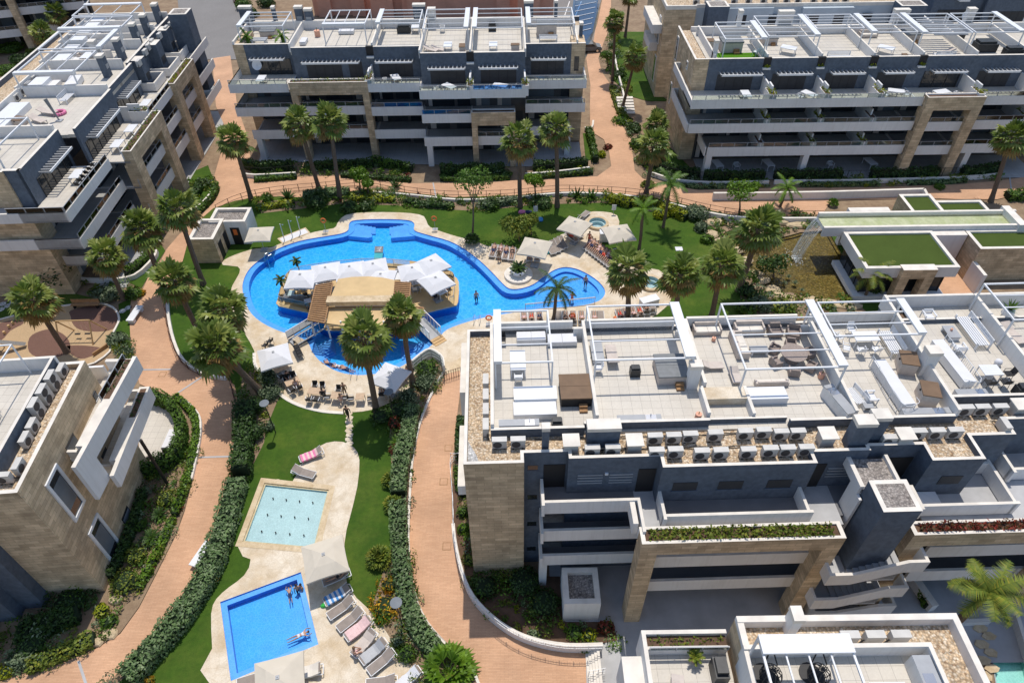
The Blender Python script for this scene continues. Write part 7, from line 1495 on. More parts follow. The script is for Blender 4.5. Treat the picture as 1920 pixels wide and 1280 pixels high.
fence('dark railing in front of the upper right block, left bays',[(1225,322),(1262,334),(1330,341),(1440,339)],'blackmetal',1.3,0,1.5,balus=True,rails=(1,.1),group='dark garden railings',r_=.02);fence('dark railing in front of the upper right block, right bays',[(1450,338),(1600,337),(1800,331),(1870,325)],'blackmetal',1.3,0,1.5,balus=True,rails=(1,.1),group='dark garden railings',r_=.02);fence('dark railing before the left bay of the centre block',[(455,325),(500,328),(556,323)],'blackmetal',1.0,0,1.5,balus=True,rails=(1,.1),group='dark garden railings',r_=.02);fence('dark railing before the right bay of the centre block',[(985,326),(1040,322),(1105,314)],'blackmetal',1.0,0,1.5,balus=True,rails=(1,.1),group='dark garden railings',r_=.02);fence('dark picket fence below the left balconies',[(240,528),(262,512),(290,482)],'leaf_dark' if 0 else 'blackmetal',1.0,0,1.2,balus=True,rails=(1,.1),group='dark garden railings',r_=.02)
st_=thing('garden_steps','pale stone steps at the right end of the lower brick path','steps',W(1115,1250,0));b=MB();q0=W(1097,1222,0);q1=W(1129,1290,0)
for i in range(5):b.box(q0[0]+i*(q1[0]-q0[0])/5,q0[0]+(i+1)*(q1[0]-q0[0])/5,q1[1],q0[1],0,.10+.13*i)
b.build('treads','cap',st_);fence('short white handrail at the bottom of the stone steps',[(1103,1268),(1134,1262)],'whitemetal',.9,.2,.3,balus=False,group='white railings',r_=.02)
sg_=thing('garden_steps','white garden steps between hedges beside the upper right block','steps',W(1170,200,0));b=MB();c=W(1172,203,0)
for i in range(6):b.box(c[0]-1.2,c[0]+1.2,c[1]-2+i*.6,c[1]-1.4+i*.6,0,.2+.17*i)
b.build('treads','cap',sg_)
# stepping stones, rocks, playground
for k in range(8):
 c=W(654+(k%2)*1.5,775+k*8,0);r=tag(MB().prism([(c[0]+.34*math.cos(PI/3*i+.3*k),c[1]+.27*math.sin(PI/3*i+.3*k))for i in range(6)],-.02,.03).build('stepping_stone','travertine'),'%s stepping stone from the terrace across the middle lawn'%nth(k),'stepping stone','white stepping stones')
for k,px in enumerate(((5,570),(15,573),(2,580),(25,565),(230,583),(241,577))):c=W(*px,0);tag(MB().prism(circle(c,.35,10),-.02,.03).build('stepping_stone','pebble_white'),['pale round stone in the left lawn, upper of a cluster of four','pale round stone in the left lawn, right of the cluster','pale round stone in the left lawn, lowest of the cluster','pale round stone nearest the garden shade at left','left pale round stone beside the playground kerb','right pale round stone beside the white bench'][k],'stepping stone','pale round lawn stones')
def rock(px,rx,ry,h,label):
 c=W(*px,0);b=MB();n=9;vs=[];rows=[(1,0),(1.04,.35),(.86,.8),(.45,1)]
 ph=[random.uniform(.75,1.2)for _ in range(n)]
 for r,z in rows:
  for j in range(n):a=2*PI*j/n;vs.append((c[0]+rx*r*ph[j]*math.cos(a),c[1]+ry*r*ph[j]*math.sin(a),z*h*random.uniform(.85,1.05)))
 b.add(vs,[(i*n+j,i*n+(j+1)%n,(i+1)*n+(j+1)%n,(i+1)*n+j)for i in range(3)for j in range(n)]+[tuple(range(3*n,4*n))]);tag(b.build('boulder','rock'),label,'boulder','tan pond boulders')
for px,rx,ry,h,lb in(((1340,418),1.0,.8,.35,'flat tan boulder at the top left of the pond'),((1335,440),.8,.9,.35,'tan boulder on the left bank above the lawn corner'),((1352,455),.9,.7,.3,'tan boulder along the left bank below the lawn corner'),((1380,470),.9,.7,.3,'tan boulder midway along the left bank'),((1398,490),.8,.7,.3,'tan boulder beside the thick palm trunk'),((1417,515),.9,.6,.35,'flat tan boulder right of the thick palm trunk'),((1430,527),1.0,.6,.3,'long tan boulder on the lower left bank'),((1450,545),.9,.8,.3,'tan boulder below the pond tree'),((1462,556),.9,.7,.3,'tan boulder at the lowest left bank'),((1477,562),.8,.5,.25,'small tan boulder at the near bank start'),((1523,563),.9,.5,.25,'flat tan boulder at the middle of the near bank'),((1552,568),1.3,.6,.25,'broad flat tan boulder on the near bank'),((1590,573),1.5,.6,.25,'broadest flat tan boulder at the near bank right end'),((1466,418),.9,.6,.5,'upright tan boulder on the far bank left of the cycad'),((1495,424),1.3,.7,.4,'wide tan boulder on the far bank below the cycad'),((1515,415),1.0,.6,.35,'tan boulder on the far bank near the channel'),((1388,430),1.0,.5,.4,'tan boulder on the far bank behind the bushy palm'),((1440,440),1.2,.5,.4,'dark-edged tan boulder on the far bank'),((205,1190),.5,.4,.25,'small pale boulder beside the lower left path'),((180,1205),.45,.35,.3,'pale boulder at the left end of the rockery'),((218,1125),.5,.4,.3,'pale boulder by the olive bush at the stone corner')):rock(px,rx,ry,h,lb)
sw=thing('swing_set','wooden A-frame swing set with two black seats on the playground','swing set',W(140,625,0));A,B_=Vector(W(104,602,2.2)),Vector(W(167,600,2.2));b=MB();b.tube(A,B_,.07,7);b.build('top_beam','timber_light',sw)
for q in(A,B_):
 for s in(-1,1):b=MB();b.tube(q,(q.x+(.3 if s>0 else-.1),q.y+s*1.1,0),.07,7);b.build('leg','timber_light',sw)
for t_ in(.42,.72):
 q=A.lerp(B_,t_);b=MB();b.box(q.x-.25,q.x+.25,q.y-.1,q.y+.1,.48,.53);s=b.build('swing_seat','black',sw);b=MB();b.tube((q.x-.22,q.y,.52),(q.x-.22,q.y,2.2),.012,3);b.tube((q.x+.22,q.y,.52),(q.x+.22,q.y,2.2),.012,3);b.build('chains','steel',s)
for k,(x,y)in enumerate(((10,626),(19,615),(26,608),(34,602),(40,597))):c=W(x,y,0);tag(MB().tube((*c[:2],0),(*c[:2],.35+.05*(k%2)),.12,8).build('balance_post','timber_light'),'%s short wooden balance post from left on the playground'%nth(k),'play post','wooden balance posts')
sl_=thing('slide','wooden play frame with grey slide behind the left roof terrace','slide',W(20,650,0));A=Vector(W(-10,640,1.3));B_=Vector(W(48,645,.3));b=MB();b.bar(A,B_,.5,.06);b.build('chute','steel',sl_);b=MB()
for s in(-.5,.5):
 for d in(0,-1):b.tube((A.x+d,A.y+s,0),(A.x+d,A.y+s,2),.06,6)
b.box(A.x-1.1,A.x+.1,A.y-.55,A.y+.55,1.2,1.28);b.build('frame','timber_light',sl_)
gwall('rust-brown edging board at the lower right of the playground',[(176,668),(203,650)],.4,('timber','timber'),.12,group=None)
# ---- parked car by the narrow path
c=W(1104,96,0);r=thing('parked_car','grey-blue hatchback at the kerb beside the top of the narrow path','car',c,None,math.radians(4));OFF[r.name]=Vector();b=MB()
prof=[(-2.05,.45),(-2.0,.85),(-1.6,.98),(-1.0,1.42),(.5,1.46),(1.2,1.0),(1.9,.88),(2.05,.6),(2.05,.35),(-2.05,.3)]
v=[(x,y,z)for y in(-.86,.86)for x,z in prof];n=len(prof);b.add(v,[tuple(range(n)),tuple(range(2*n-1,n-1,-1))]+[((i+1)%n,i,n+i,n+(i+1)%n)for i in range(n)]);b.build('body','grey_cover',r)
b=MB()
for s in(-1,1):b.add([(-1.35,s*.87,1.0),(-.95,s*.87,1.36),(.45,s*.87,1.40),(1.0,s*.87,1.02)],[(0,1,2,3)])
b.add([(.56,-.75,1.44),(.56,.75,1.44),(1.17,.78,1.03),(1.17,-.78,1.03)],[(0,1,2,3)]);b.v=[(x*1.005+.01,y,z+.012)for x,y,z in b.v];b.build('windows','darkglass',r)
for x in(-1.3,1.3):
 for s in(-1,1):b=MB();b.tube((x,s*.7,.32),(x,s*.9,.32),.32,14);w_=b.build('wheel','black',r);b=MB();b.tube((x,s*.9,.32),(x,s*.915,.32),.2,10);b.build('rim','steel',w_)
for s in(-1,1):b=MB();b.box(2.0,2.07,s*.6-.15,s*.6+.15,.62,.76);b.build('headlight','umbrella_white',r)
for k in range(12):
 A,B_,C_,D_=[Vector((*p,-.2))for p in kids_pool];i,j=k%4,k//4;q=A.lerp(B_,.2+j*.28).lerp(D_.lerp(C_,.2+j*.28),.2+i*.2);b=MB();b.tube(q,q+Vector((0,0,.17)),.05,8);b.tube(q+Vector((0,0,.17)),q+Vector((.02,-.02,.24)),.02,5,.015);tag(b.build('water_jet','blackmetal'),'%s little dark jet, counting from the far left corner of the splash pool'%nth(k),'water jet','splash pool jets')
for k,(px,z)in enumerate((((832,903),.04),((841,840),.04),((838,1024),.04),((305,702),.04),((1173,263),.04))):
 c=W(*px,0);b=MB();b.box(c[0]-.32,c[0]+.32,c[1]-.32,c[1]+.32,.02,.036,0);b.box(c[0]-.26,c[0]+.26,c[1]-.26,c[1]+.26,.036,.042,1)
 tag(b.build('drain_cover',['timber','pavers']),['square drain cover on the garden path, middle of three','square drain cover on the garden path, farthest of three','square drain cover on the garden path, nearest of three','square drain cover at the bend of the left brick path','square drain cover at the upper path junction'][k],'drain cover','square drain covers')
for k,(px,rz,kd,wh)in enumerate((((520,684),60,'sit_dark','at the shaded table under the lower left parasol'),((556,724),20,'sit_pale','at the near side of the second terrace table'),((540,708),200,'sit_dark','at the far side of the second terrace table'),((606,742),10,'sit_dark','at the near side of the wide third terrace table'),((640,752),30,'sit_pale','at the small table beside the stepping stones'),((748,710),300,'sit_red','at the right end table of the curved terrace'),((765,699),120,'sit_pale','at the far side of the right end terrace table'),((770,533),60,'sit_pale','at the white island table beside the right slats'),((571,537),200,'sit_dark','under the leftmost island parasol'))):
 man(kd,px,rz,'guest seated '+wh,.02 if k<7 else.38,.4)
random.seed(77)
def bproto(name,cat,parts):
 r=proto(name,cat)
 for nm,mt,bxs in parts:
  b=MB()
  for x in bxs:
   if x[0]=='cyl':b.tube(x[1],x[2],x[3],x[4]if len(x)>4 else 12)
   elif x[0]=='bar':b.bar(*x[1:])
   else:b.box(*x)
  b.build(nm,mt,r)
 return Proto(r)
def ac_proto(w=.86,h=.74,d=.34,two=False):
 fans=[(.0 if not two else 0,h*(.5 if not two else z))for z in((.5,)if not two else(.27,.75))]
 P_=[('casing','ac_white',[(-w/2,w/2,-d/2,d/2,.08,h),(-w/2-.015,w/2+.015,-d/2-.015,d/2+.015,h,h+.03)])]
 for x,z in fans:P_.append(('fan_grille','ac_grill',[('cyl',(x-.12,-d/2-.02,z+.04),(x-.12,-d/2+.01,z+.04),min(.29,h*.36),16)]))
 P_+=[('feet','blackmetal',[(-w/2+.1,-w/2+.2,-d/2-.02,d/2+.02,0,.08),(w/2-.2,w/2-.1,-d/2-.02,d/2+.02,0,.08)]),('pipes','blackmetal',[('cyl',(w/2,.05,.25),(w/2+.25,.15,.03),.025,6),('cyl',(w/2,.1,.35),(w/2+.3,.22,.03),.02,6)])]
 return bproto('air_conditioner','air conditioner',P_)
AC1,AC2=ac_proto(),ac_proto(.9,1.25,.36,True)
CBX=bproto('vent_cabinet','cabinet',[('body','ac_white',[(-.4,.4,-.35,.35,0,.85)]),('lid','cap',[(-.5,.5,-.5,.45,.85,.92)])])
MA=math.radians(1)
for k,(a,c)in enumerate((((4.2,1.9),(21,1.95)),((7,1.05),(20.6,.95)),((24,1.9),(29.5,1.8)))):
 b=MB();n=40;A_=Vector(FM.p(*a,12.30));C_=Vector(FM.p(*c,12.30))
 for s_ in(0,.07):b.path([A_.lerp(C_,i/n)+Vector((0,s_+.05*math.sin(i*.9+s_*30),0))for i in range(n+1)],.022,5)
 tag(b.build('pipe_run','blackmetal'),('black pipe run along the dark terrace wall of the foreground roof','black pipe run between the two air conditioner rows','black pipe run behind the trio right of the twin chimneys')[k],'pipes','roof pipe runs')
front=[(7.5,.75),(8.7,.75),(11.2,.45),(12.3,.45),(13.8,.3),(14.9,.3),(16.5,.3),(17.8,.35),(18.8,.35),(19.9,.35)]
back=[(11.3,1.35),(12.4,1.35),(13.4,1.4),(14.9,1.45),(16.7,1.5),(17.8,1.55),(18.8,1.4),(19.8,1.4)]
for k,(u,v)in enumerate(front):AC1.put(FM.p(u,v,12.26),MA,'%s air conditioner from left in the front row on the foreground gravel roof'%nth(k),'air conditioners on the foreground roof')
for k,(u,v)in enumerate(back):AC1.put(FM.p(u,v+.15,12.26),MA,'%s air conditioner from left in the rear row on the foreground gravel roof'%nth(k),'air conditioners on the foreground roof')
for k,(u,v)in enumerate(((2.1,1.5),(3.2,1.5))):AC1.put(FM.p(u,v,12.26),MA,('left','right')[k]+' of two lone air conditioners at the front left roof corner','air conditioners on the foreground roof')
for k,(u,v)in enumerate(((1.3,6.4),(1.3,5.1),(1.3,3.9),(1.3,2.7))):AC1.put(FM.p(u,v,12.26),MA-PI/2,'%s slim air conditioner from the back along the left gravel strip'%nth(k),'air conditioners on the foreground roof')
for k,(u,v)in enumerate(((25.0,.9),(26.9,1.3),(28.0,1.3),(29.1,1.3),(30.6,3.0),(31.6,3.0),(32.7,3.0),(32.3,1.7))):
 AC1.put(FM.p(u,v,12.26),MA+(PI/2 if k==7 else 0),['bluish air conditioner beside the twin chimneys','left air conditioner of the trio right of the twin chimneys','middle air conditioner of the trio right of the twin chimneys','right air conditioner of the trio right of the twin chimneys','left air conditioner of the trio near the right picture edge','middle air conditioner of the trio near the right picture edge','right air conditioner of the trio near the right picture edge','single turned air conditioner at the stepped parapet corner'][k],'air conditioners on the foreground roof')
for k,(u,v)in enumerate(((6.3,1.2),(10.0,1.1),(21.4,1.2),(25.9,1.0),(33.9,3.0))):CBX.put(FM.p(u,v,12.26),MA,'%s boxy vent cabinet with overhanging lid from left on the foreground roof'%nth(k),'vent cabinets on the foreground roof')
for k,(px)in enumerate(((115,692),(101,716),(86,742),(71,768),(60,796),(47,822),(34,872),(6,893))):
 c=W(*px,12.1);(AC2 if k in(1,2,3)else AC1).put((c[0],c[1],11.56),F4.ang()if k<7 else F4.ang()-PI/2,'%s air conditioner from the back along the edge of the stone building roof'%nth(k),'air conditioners on the stone building roof')
for k,u in enumerate((3.2,4.8,6.2,8.5,10.5,12.6,14.2,15.8,17.4,19.6,21.2,22.6,24)):AC1.put(F5.p(u+1.2,-1.6,12.46),0,'%s air conditioner from left along the pale roof behind the upper right block'%nth(k),'air conditioners behind the upper right block')
for k,(px)in enumerate(((30,183),(41,171),(54,160),(65,148),(78,140))):c=W(*px,12.8);AC1.put((c[0],c[1],12.37),1.57,'%s air conditioner from bottom on the left rear edge of the upper left roof'%nth(k),'air conditioners on the upper left roof')
for k,(px)in enumerate(((260,118),(272,98),(278,88),(285,79),(299,67),(312,54),(320,46))):c=W(*px,12.8);AC1.put((c[0],c[1],12.35),-1.57,'%s air conditioner from bottom along the facade side of the upper left roof'%nth(k),'air conditioners on the upper left roof')
for k,u in enumerate((-22,-19.5,-14,-1.5,.5,4.8)):AC1.put(F2.p(u,-9.2,12.36),0,'%s air conditioner from left on the rear strip of the top centre roof'%nth(k),'air conditioners on the top centre roof')
for k,u in enumerate((5.1,6.3,7.5)):AC1.put(F7.p(u,1.0,11.9),PI,'%s air conditioner of three on the bottom right gravel strip'%('left','middle','right')[k],'air conditioners on the bottom right roof')
# ---- terrace furniture models (front at -y)
SOFA=bproto('sofa','sofa',[('base','cushion',[(-1,1,-.42,.42,.05,.30)]),('seat_cushion','cap',[(-.98,-.01,-.42,.2,.30,.45),(.01,.98,-.42,.2,.30,.45)]),('backrest','cushion',[(-1,1,.2,.42,.30,.78)]),('armrest','cushion',[(-1.12,-1,-.42,.42,.05,.6)]),('armrest','cushion',[(1,1.12,-.42,.42,.05,.6)])])
WSOFA=bproto('sofa','sofa',[('base','white',[(-1,1,-.42,.42,.05,.32)]),('seat_cushion','umbrella_white',[(-.98,-.01,-.42,.42,.32,.45),(.01,.98,-.42,.42,.32,.45)]),('leg','greymetal',[(-.95,-.9,-.4,-.35,0,.05),(.9,.95,-.4,-.35,0,.05)])])
ARM=bproto('armchair','armchair',[('seat','wicker',[(-.35,.35,-.35,.3,.1,.44)]),('backrest','wicker',[(-.35,.35,.3,.42,.1,.85)]),('armrest','wicker',[(-.45,-.35,-.35,.42,.1,.62)]),('armrest','wicker',[(.35,.45,-.35,.42,.1,.62)])])
WARM=bproto('armchair','armchair',[('seat','umbrella_white',[(-.33,.33,-.33,.3,.36,.42)]),('frame','whitemetal',[(-.42,-.36,-.35,-.29,0,.62),(.36,.42,-.35,-.29,0,.62),(-.42,-.36,.3,.36,0,.62),(.36,.42,.3,.36,0,.62),(-.44,-.34,-.37,.38,.62,.66),(.34,.44,-.37,.38,.62,.66)]),('backrest','whitemetal',[(-.36,.36,.3,.34,z,z+.07)for z in(.5,.62,.74)])])
WBENCH=bproto('slatted_bench','bench',[('seat','whitemetal',[(-1.1,1.1,-.4+i*.14,-.3+i*.14,.36,.42)for i in range(6)]),('backrest','whitemetal',[(-1.1,1.1,.42,.46,.5+i*.12,.56+i*.12)for i in range(4)]),('frame','whitemetal',[(x,x+.08,y,y+.08,0,.9 if y>0 else.6)for x in(-1.15,1.07)for y in(-.42,.4)])])
COFF=bproto('coffee_table','coffee table',[('tabletop','greymetal',[(-.6,.6,-.4,.4,.32,.38)]),('leg','whitemetal',[(-.55,-.45,-.35,.35,0,.32)]),('leg','whitemetal',[(.45,.55,-.35,.35,0,.32)])])
LTAB=bproto('table','table',[('tabletop','whitemetal',[(-.5,.5,-.9,.9,.7,.76)])]+[('leg','whitemetal',[(x,x+.07,y,y+.07,0,.7)])for x in(-.47,.4)for y in(-.87,.8)])
WCH=CW
JAC=lambda m:bproto('hot_tub','hot tub',[('shell','black' if m=='brown_cover' else 'cushion',[(-.95,.95,-1.0,1.0,0,.72)]),('cover',m,[(-1.0,1.0,-1.05,-.01,.72,.82),(-1.0,1.0,.01,1.05,.72,.82)]),('step','timber',[(.15,.65,-1.55,-1.3,0,.15),(.15,.65,-1.3,-1.02,0,.32)])])
JB,JG=JAC('brown_cover'),JAC('grey_cover')
BBQ=bproto('covered_barbecue','barbecue',[('body','black_cover',[(-.55,.55,-.5,.5,0,.85)]),('hood','black_cover',[(-.45,.45,-.35,.4,.85,1.08)])])
BOXT=bproto('storage_box','storage box',[('body','cushion',[(-.5,.5,-.62,.62,0,.95)]),('lid','brown_cover',[(-.54,.54,-.66,.66,.95,1.02)]),('handle','black',[(-.57,-.5,-.06,.06,.75,.85)])])
KIT=bproto('outdoor_kitchen','outdoor kitchen',[('counter','white',[(-1.2,1.2,-.3,.3,0,.85)]),('worktop','greymetal',[(-1.22,.35,-.32,.32,.85,.9),(.95,1.22,-.32,.32,.85,.9)]),('sink','steel',[(.37,.93,-.3,.3,.85,.88)]),('tap','steel',[('cyl',(.65,.2,.85),(.65,.2,1.15),.02,6),('cyl',(.65,.2,1.15),(.65,0,1.12),.018,6)])])
STEP=bproto('white_daybed','daybed',[('base','whitemetal',[(-.38,.38,-1.9,1.9,.05,.62)]),('cushion','umbrella_white',[(-.4,.4,-1.92,1.92,.62,.70)])])
POT=bproto('flower_pot','flower pot',[('pot','terracotta',[('cyl',(0,0,0),(0,0,.42),.2,12)]),('plant','leaf_green',[(-.02,.02,-.02,.02,.42,.6)])])
BED=bproto('roof_lounger','sun lounger',[('seat','cushion',[(-.33,.33,-.95,.35,.28,.34)]),('backrest','cushion',[('bar',(0,.35,.31),(0,.98,.58),.66,.06)]),('leg','greymetal',[(-.3,-.25,-.85,-.8,0,.28),(.25,.3,-.85,-.8,0,.28)]),('leg','greymetal',[(-.3,-.25,.5,.55,0,.3),(.25,.3,.5,.55,0,.3)])])
RAILB=lambda F,pts,label,z=12.36:fence(label,[F.p(*p)[:2]for p in pts],'whitemetal',.95,z,1.0,rails=(1,.08),balus=True,world=True,group='white stairwell railings',r_=.02,name='stair_railing',cat='railing')
ZR_=12.365
def put(P,u,v,rz,label,F=FM,z=ZR_,grp='roof terrace furniture',s=None):P.put(F.p(u,v,z),F.ang()+math.radians(rz),label,grp,s)
put(WSOFA,4.4,10.5,0,'left white low sofa against the back wall of the first roof terrace');put(WSOFA,6.5,10.2,0,'right white low sofa against the back wall of the first roof terrace');put(LTAB,3.4,7.9,0,'long white table under the leftmost foreground pergola');put(CW,3.4,6.6,0,'white chair at the near end of the long white table');put(CK,2.4,10.2,180,'small dark chair in the back left corner of the first terrace')
put(JB,6.95,5.4,0,'brown-covered hot tub on the first roof terrace');put(KIT,3.3,2.75,0,'outdoor kitchen counter with sink at the front of the first terrace',s=(1,.8,.7));put(BBQ,5.6,2.8,0,'small black barbecue beside the first terrace kitchen',s=(.6,.5,.7))
put(BBQ,11.0,7.0,0,'bulky black covered barbecue on the second roof terrace');put(JG,13.3,7.0,90-90,'grey-covered hot tub on the second roof terrace');put(BED,9.7,8.6,180,'white cushioned lounger on the second roof terrace',s=(1.1,1,1));put(COFF,8.75,9.0,90,'grey low table beside the lounger on the second roof terrace',s=(1.6,1,1));put(CW,8.6,7.3,90,'white chair below the grey low table on the second terrace');put(KIT,10.6,2.95,0,'outdoor kitchen at the front of the second roof terrace',s=(1.1,.7,.6));put(POT,14.3,3.2,0,'round pale pot in the front corner of the second terrace')
put(SOFA,16.6,10.9,0,'covered taupe chest sofa at the back left of the third terrace',s=(.85,1,.9));put(SOFA,19.5,10.8,0,'taupe wicker sofa back section on the third terrace',s=(.9,1,1));put(SOFA,18.4,9.2,90,'taupe wicker corner sofa arm on the third terrace',s=(1,1,1));put(COFF,19.6,8.7,0,'yellowish coffee table before the wicker corner sofa',s=(1,.8,1))
put(ARM,21.2,10.4,0,'left wicker armchair at the back wall of the third terrace');put(ARM,22.4,10.2,-15,'right wicker armchair at the back wall of the third terrace')
rt=thing('round_table','round wicker dining table under the third foreground pergola','table',FM.p(21.6,7.9,ZR_),'roof terrace furniture');c=FM.p(21.6,7.9);b=MB();b.lathe([(.05,ZR_+.7),(.85,ZR_+.7),(.85,ZR_+.76),(.05,ZR_+.76)],28,c);b.build('tabletop','wicker',rt);b=MB();b.lathe([(.45,ZR_),(.3,ZR_+.4),(.4,ZR_+.7)],16,c);b.build('base','wicker',rt)
for k in range(6):a=k*PI/3+.3;put(ARM,21.6+1.25*math.cos(a),7.9+1.25*math.sin(a),math.degrees(a)-90,'%s wicker chair counterclockwise from the right at the round table'%nth(k),s=.78)
put(BED,16.2,7.4,90,'folded taupe lounger beside the white chimney on the third terrace',s=(.9,.7,.9));put(BED,17.4,6.4,0,'short taupe lounger above the stair housing on the third terrace',s=(.9,.65,.9));put(KIT,23.0,3.7,105,'long white outdoor kitchen along the right wall of the third terrace',s=(1,1,1));put(POT,23.0,6.3,0,'terracotta pot by the right wall of the third terrace');put(POT,16.9,10.0,0,'small terracotta pot at the back of the third terrace',s=.7);put(SOFA,19.6,5.8,180,'low taupe bench just behind the white stair housing',s=(.95,.5,.6))
put(LTAB,26.9,9.3,90,'white dining table under the fourth foreground pergola',s=(.9,.9,1))
for k,(x,y,r)in enumerate(((25.3,9.6,-70),(25.4,8.5,-110),(26.3,8.3,0),(27.3,8.3,10),(26.4,10.3,180))):put(CW,x,y,r,'%s white folding chair from left round the fourth terrace table'%nth(k))
put(WBENCH,28.6,9.0,-90,'white slatted bench along the right wall of the fourth terrace');put(STEP,27.05,5.2,4,'long white stair housing with railing on the fourth terrace',grp='white stair housings');RAILB(FM,[(26.5,7.2),(26.55,3.2),(27.6,3.15),(27.65,3.6)],'white baluster railing round the fourth terrace stairwell')
put(BOXT,28.7,6.9,-15,'beige storage box with open dark lid, upper of two by the right wall');put(BOXT,28.8,4.2,-15,'beige storage box with dark lid, lower of two by the right wall');put(KIT,28.1,2.85,0,'grey outdoor kitchen with sink at the front of the fourth terrace',s=(1.2,.75,.6));put(WBENCH,24.4,4.4,-75,'small white slatted bench at the front left of the fourth terrace',s=(.6,.8,.8));put(WARM,25.3,4.2,90,'white slatted chair at the front left of the fourth terrace',s=.9);put(COFF,24.9,3.6,0,'tiny white side table at the front left of the fourth terrace',s=(.5,.6,.9))
put(WARM,32.4,11.6,0,'white slatted armchair at the back of the fifth terrace');put(WARM,32.9,8.3,180,'white slatted armchair facing the grey table on the fifth terrace');put(WBENCH,34.6,9.9,-90,'large white slatted sofa bench on the fifth terrace',s=(1.3,1.1,1));put(COFF,33.2,9.9,90,'grey coffee table with a small pot on the fifth terrace',s=(1,1,1));put(POT,33.2,10.0,0,'tiny pot on the grey coffee table',z=ZR_+.38,s=.4)
put(STEP,31.7,6.9,4,'long white stair housing with railing on the fifth terrace',grp='white stair housings');RAILB(FM,[(32.2,9.0),(32.4,5.0),(31.3,4.95)],'white baluster railing round the fifth terrace stairwell');put(TD,33.6,5.9,0,'dark metal dining table at the front of the fifth terrace',s=(1.2,.9,1))
for k,(x,y,r)in enumerate(((33.2,5.1,0),(34.2,5.1,0),(34.8,5.8,90))):put(CK,x,y,r,'%s dark chair from left at the fifth terrace dining table'%nth(k))
put(BBQ,35.0,4.4,0,'black covered barbecue at the front right of the fifth terrace',s=(.9,.6,.8));put(KIT,31.6,4.3,0,'grey kitchen counter at the front of the fifth terrace',s=(.8,.7,.6))
b0=FM.p(30.6,11.9);r=thing('folded_parasol','dark folded parasol base cross in the back left corner of the fifth terrace','parasol base',FM.p(31.0,12.2,ZR_));q=FM.p(31.0,12.2,ZR_);b=MB();b.box(q[0]-.7,q[0]+.7,q[1]-.05,q[1]+.05,ZR_+.02,ZR_+.12);b.box(q[0]-.05,q[0]+.05,q[1]-.5,q[1]+.5,ZR_+.02,ZR_+.14);b.tube((q[0],q[1],ZR_),(q[0],q[1],ZR_+.6),.05,8);b.build('cross','blackmetal',r);b=MB();b.box(q[0]-.65,q[0]-.1,q[1]-.45,q[1]-.08,ZR_,ZR_+.07);b.box(q[0]+.1,q[0]+.65,q[1]-.45,q[1]-.08,ZR_,ZR_+.07);b.build('weights','brown_cover',r)
for u,v,lb in((38,11.6,'left white pot with agave at the right picture edge'),(40.3,11.6,'right white pot with agave at the right picture edge')):
 q=FM.p(u,v,ZR_);r=thing('potted_agave',lb,'potted plant',q,'potted agaves');b=MB();b.lathe([(.22,ZR_),(.42,ZR_+.35),(.36,ZR_+.7),(.05,ZR_+.68)],18,q);b.build('pot','white',r);b=MB()
 for i in range(16):
  a=i*2.4;el=math.radians(75-i*3.4);d=Vector((math.cos(a)*math.cos(el),math.sin(a)*math.cos(el),math.sin(el)));s=d.cross(Vector((0,0,1))).normalized()*.07;c=Vector((q[0],q[1],ZR_+.7));b.add([c+s,c+d*.4+s,c+d*.85,c+d*.4-s,c-s],[(0,1,2,3,4)])
 b.build('leaves','leaf_green',r)
put(BED,37.3,9.6,10,'tan lounger at the right picture edge beyond the partition wall')
q=FM.p(34.9,7.0,ZR_);r=thing('globe_lamp','white globe lamp on the floor of the fifth terrace','lamp',q);b=MB();b.lathe([(.05,ZR_),(.2,ZR_+.06),(.24,ZR_+.24),(.2,ZR_+.42),(.03,ZR_+.48)],16,q);b.build('globe','umbrella_white',r,True)
# upper roofs
def putF(P,F,u,d,rz,label,z=12.36,s=None):P.put(F.p(u,d,z),math.radians(rz),label,'furniture on the far roofs',s)
for u,d,P,rz,lb,s in((-31,-6.0,JG,0,'white-topped housing under the left pergola of the top centre roof',(1,.8,1)),(-31.5,-3.2,COFF,0,'pale blue-grey table among palms, top centre roof left end',(1.6,1.4,1.6)),(-25.9,-3.2,WSOFA,90,'white sofa against the left wall of the second top centre bay',(.8,.9,1)),(-24.6,-5.5,POT,0,'large pot in the second top centre bay',1.8),(-21,-6.4,WSOFA,0,'low pale blue sofa under the second top centre pergola',(1,1,1)),(-13.5,-6.5,BBQ,0,'black covered sofa beneath the third top centre pergola',(1.6,.9,.9)),(-12,-6.5,LTAB,0,'pale table right of the black cover, top centre',(1,.7,1)),(-9.5,.2,BED,60,'left grey lounger in the fourth top centre bay',1),(-8.6,.0,BED,60,'right grey lounger in the fourth top centre bay',1),(-7.4,-.2,LTAB,0,'white table in the fourth top centre bay',(1,.9,1)),(-5.6,.6,BOXT,0,'grey storage box in the fourth top centre bay',(.7,.9,.9)),(-1.8,-.1,LTAB,0,'white table alone in the fifth top centre bay',(1,.8,1)),(.9,.5,BOXT,0,'dark chest in the corner of the fifth top centre bay',(1,.5,.9)),(5.0,-5.2,JG,0,'tall white stair housing in the last top centre bay',(1.3,1,2.0)),(5.1,-2.9,WBENCH,180,'white slatted bench before the stair housing, top centre',(1,1,1)),(-2,-6.8,BBQ,0,'black grill at the back of the fifth top centre bay',.9),(-8.5,-6.6,CW,0,'white chair at the back of the fourth top centre bay',1.2)):putF(P,F2,u,d,rz,lb,s=s)
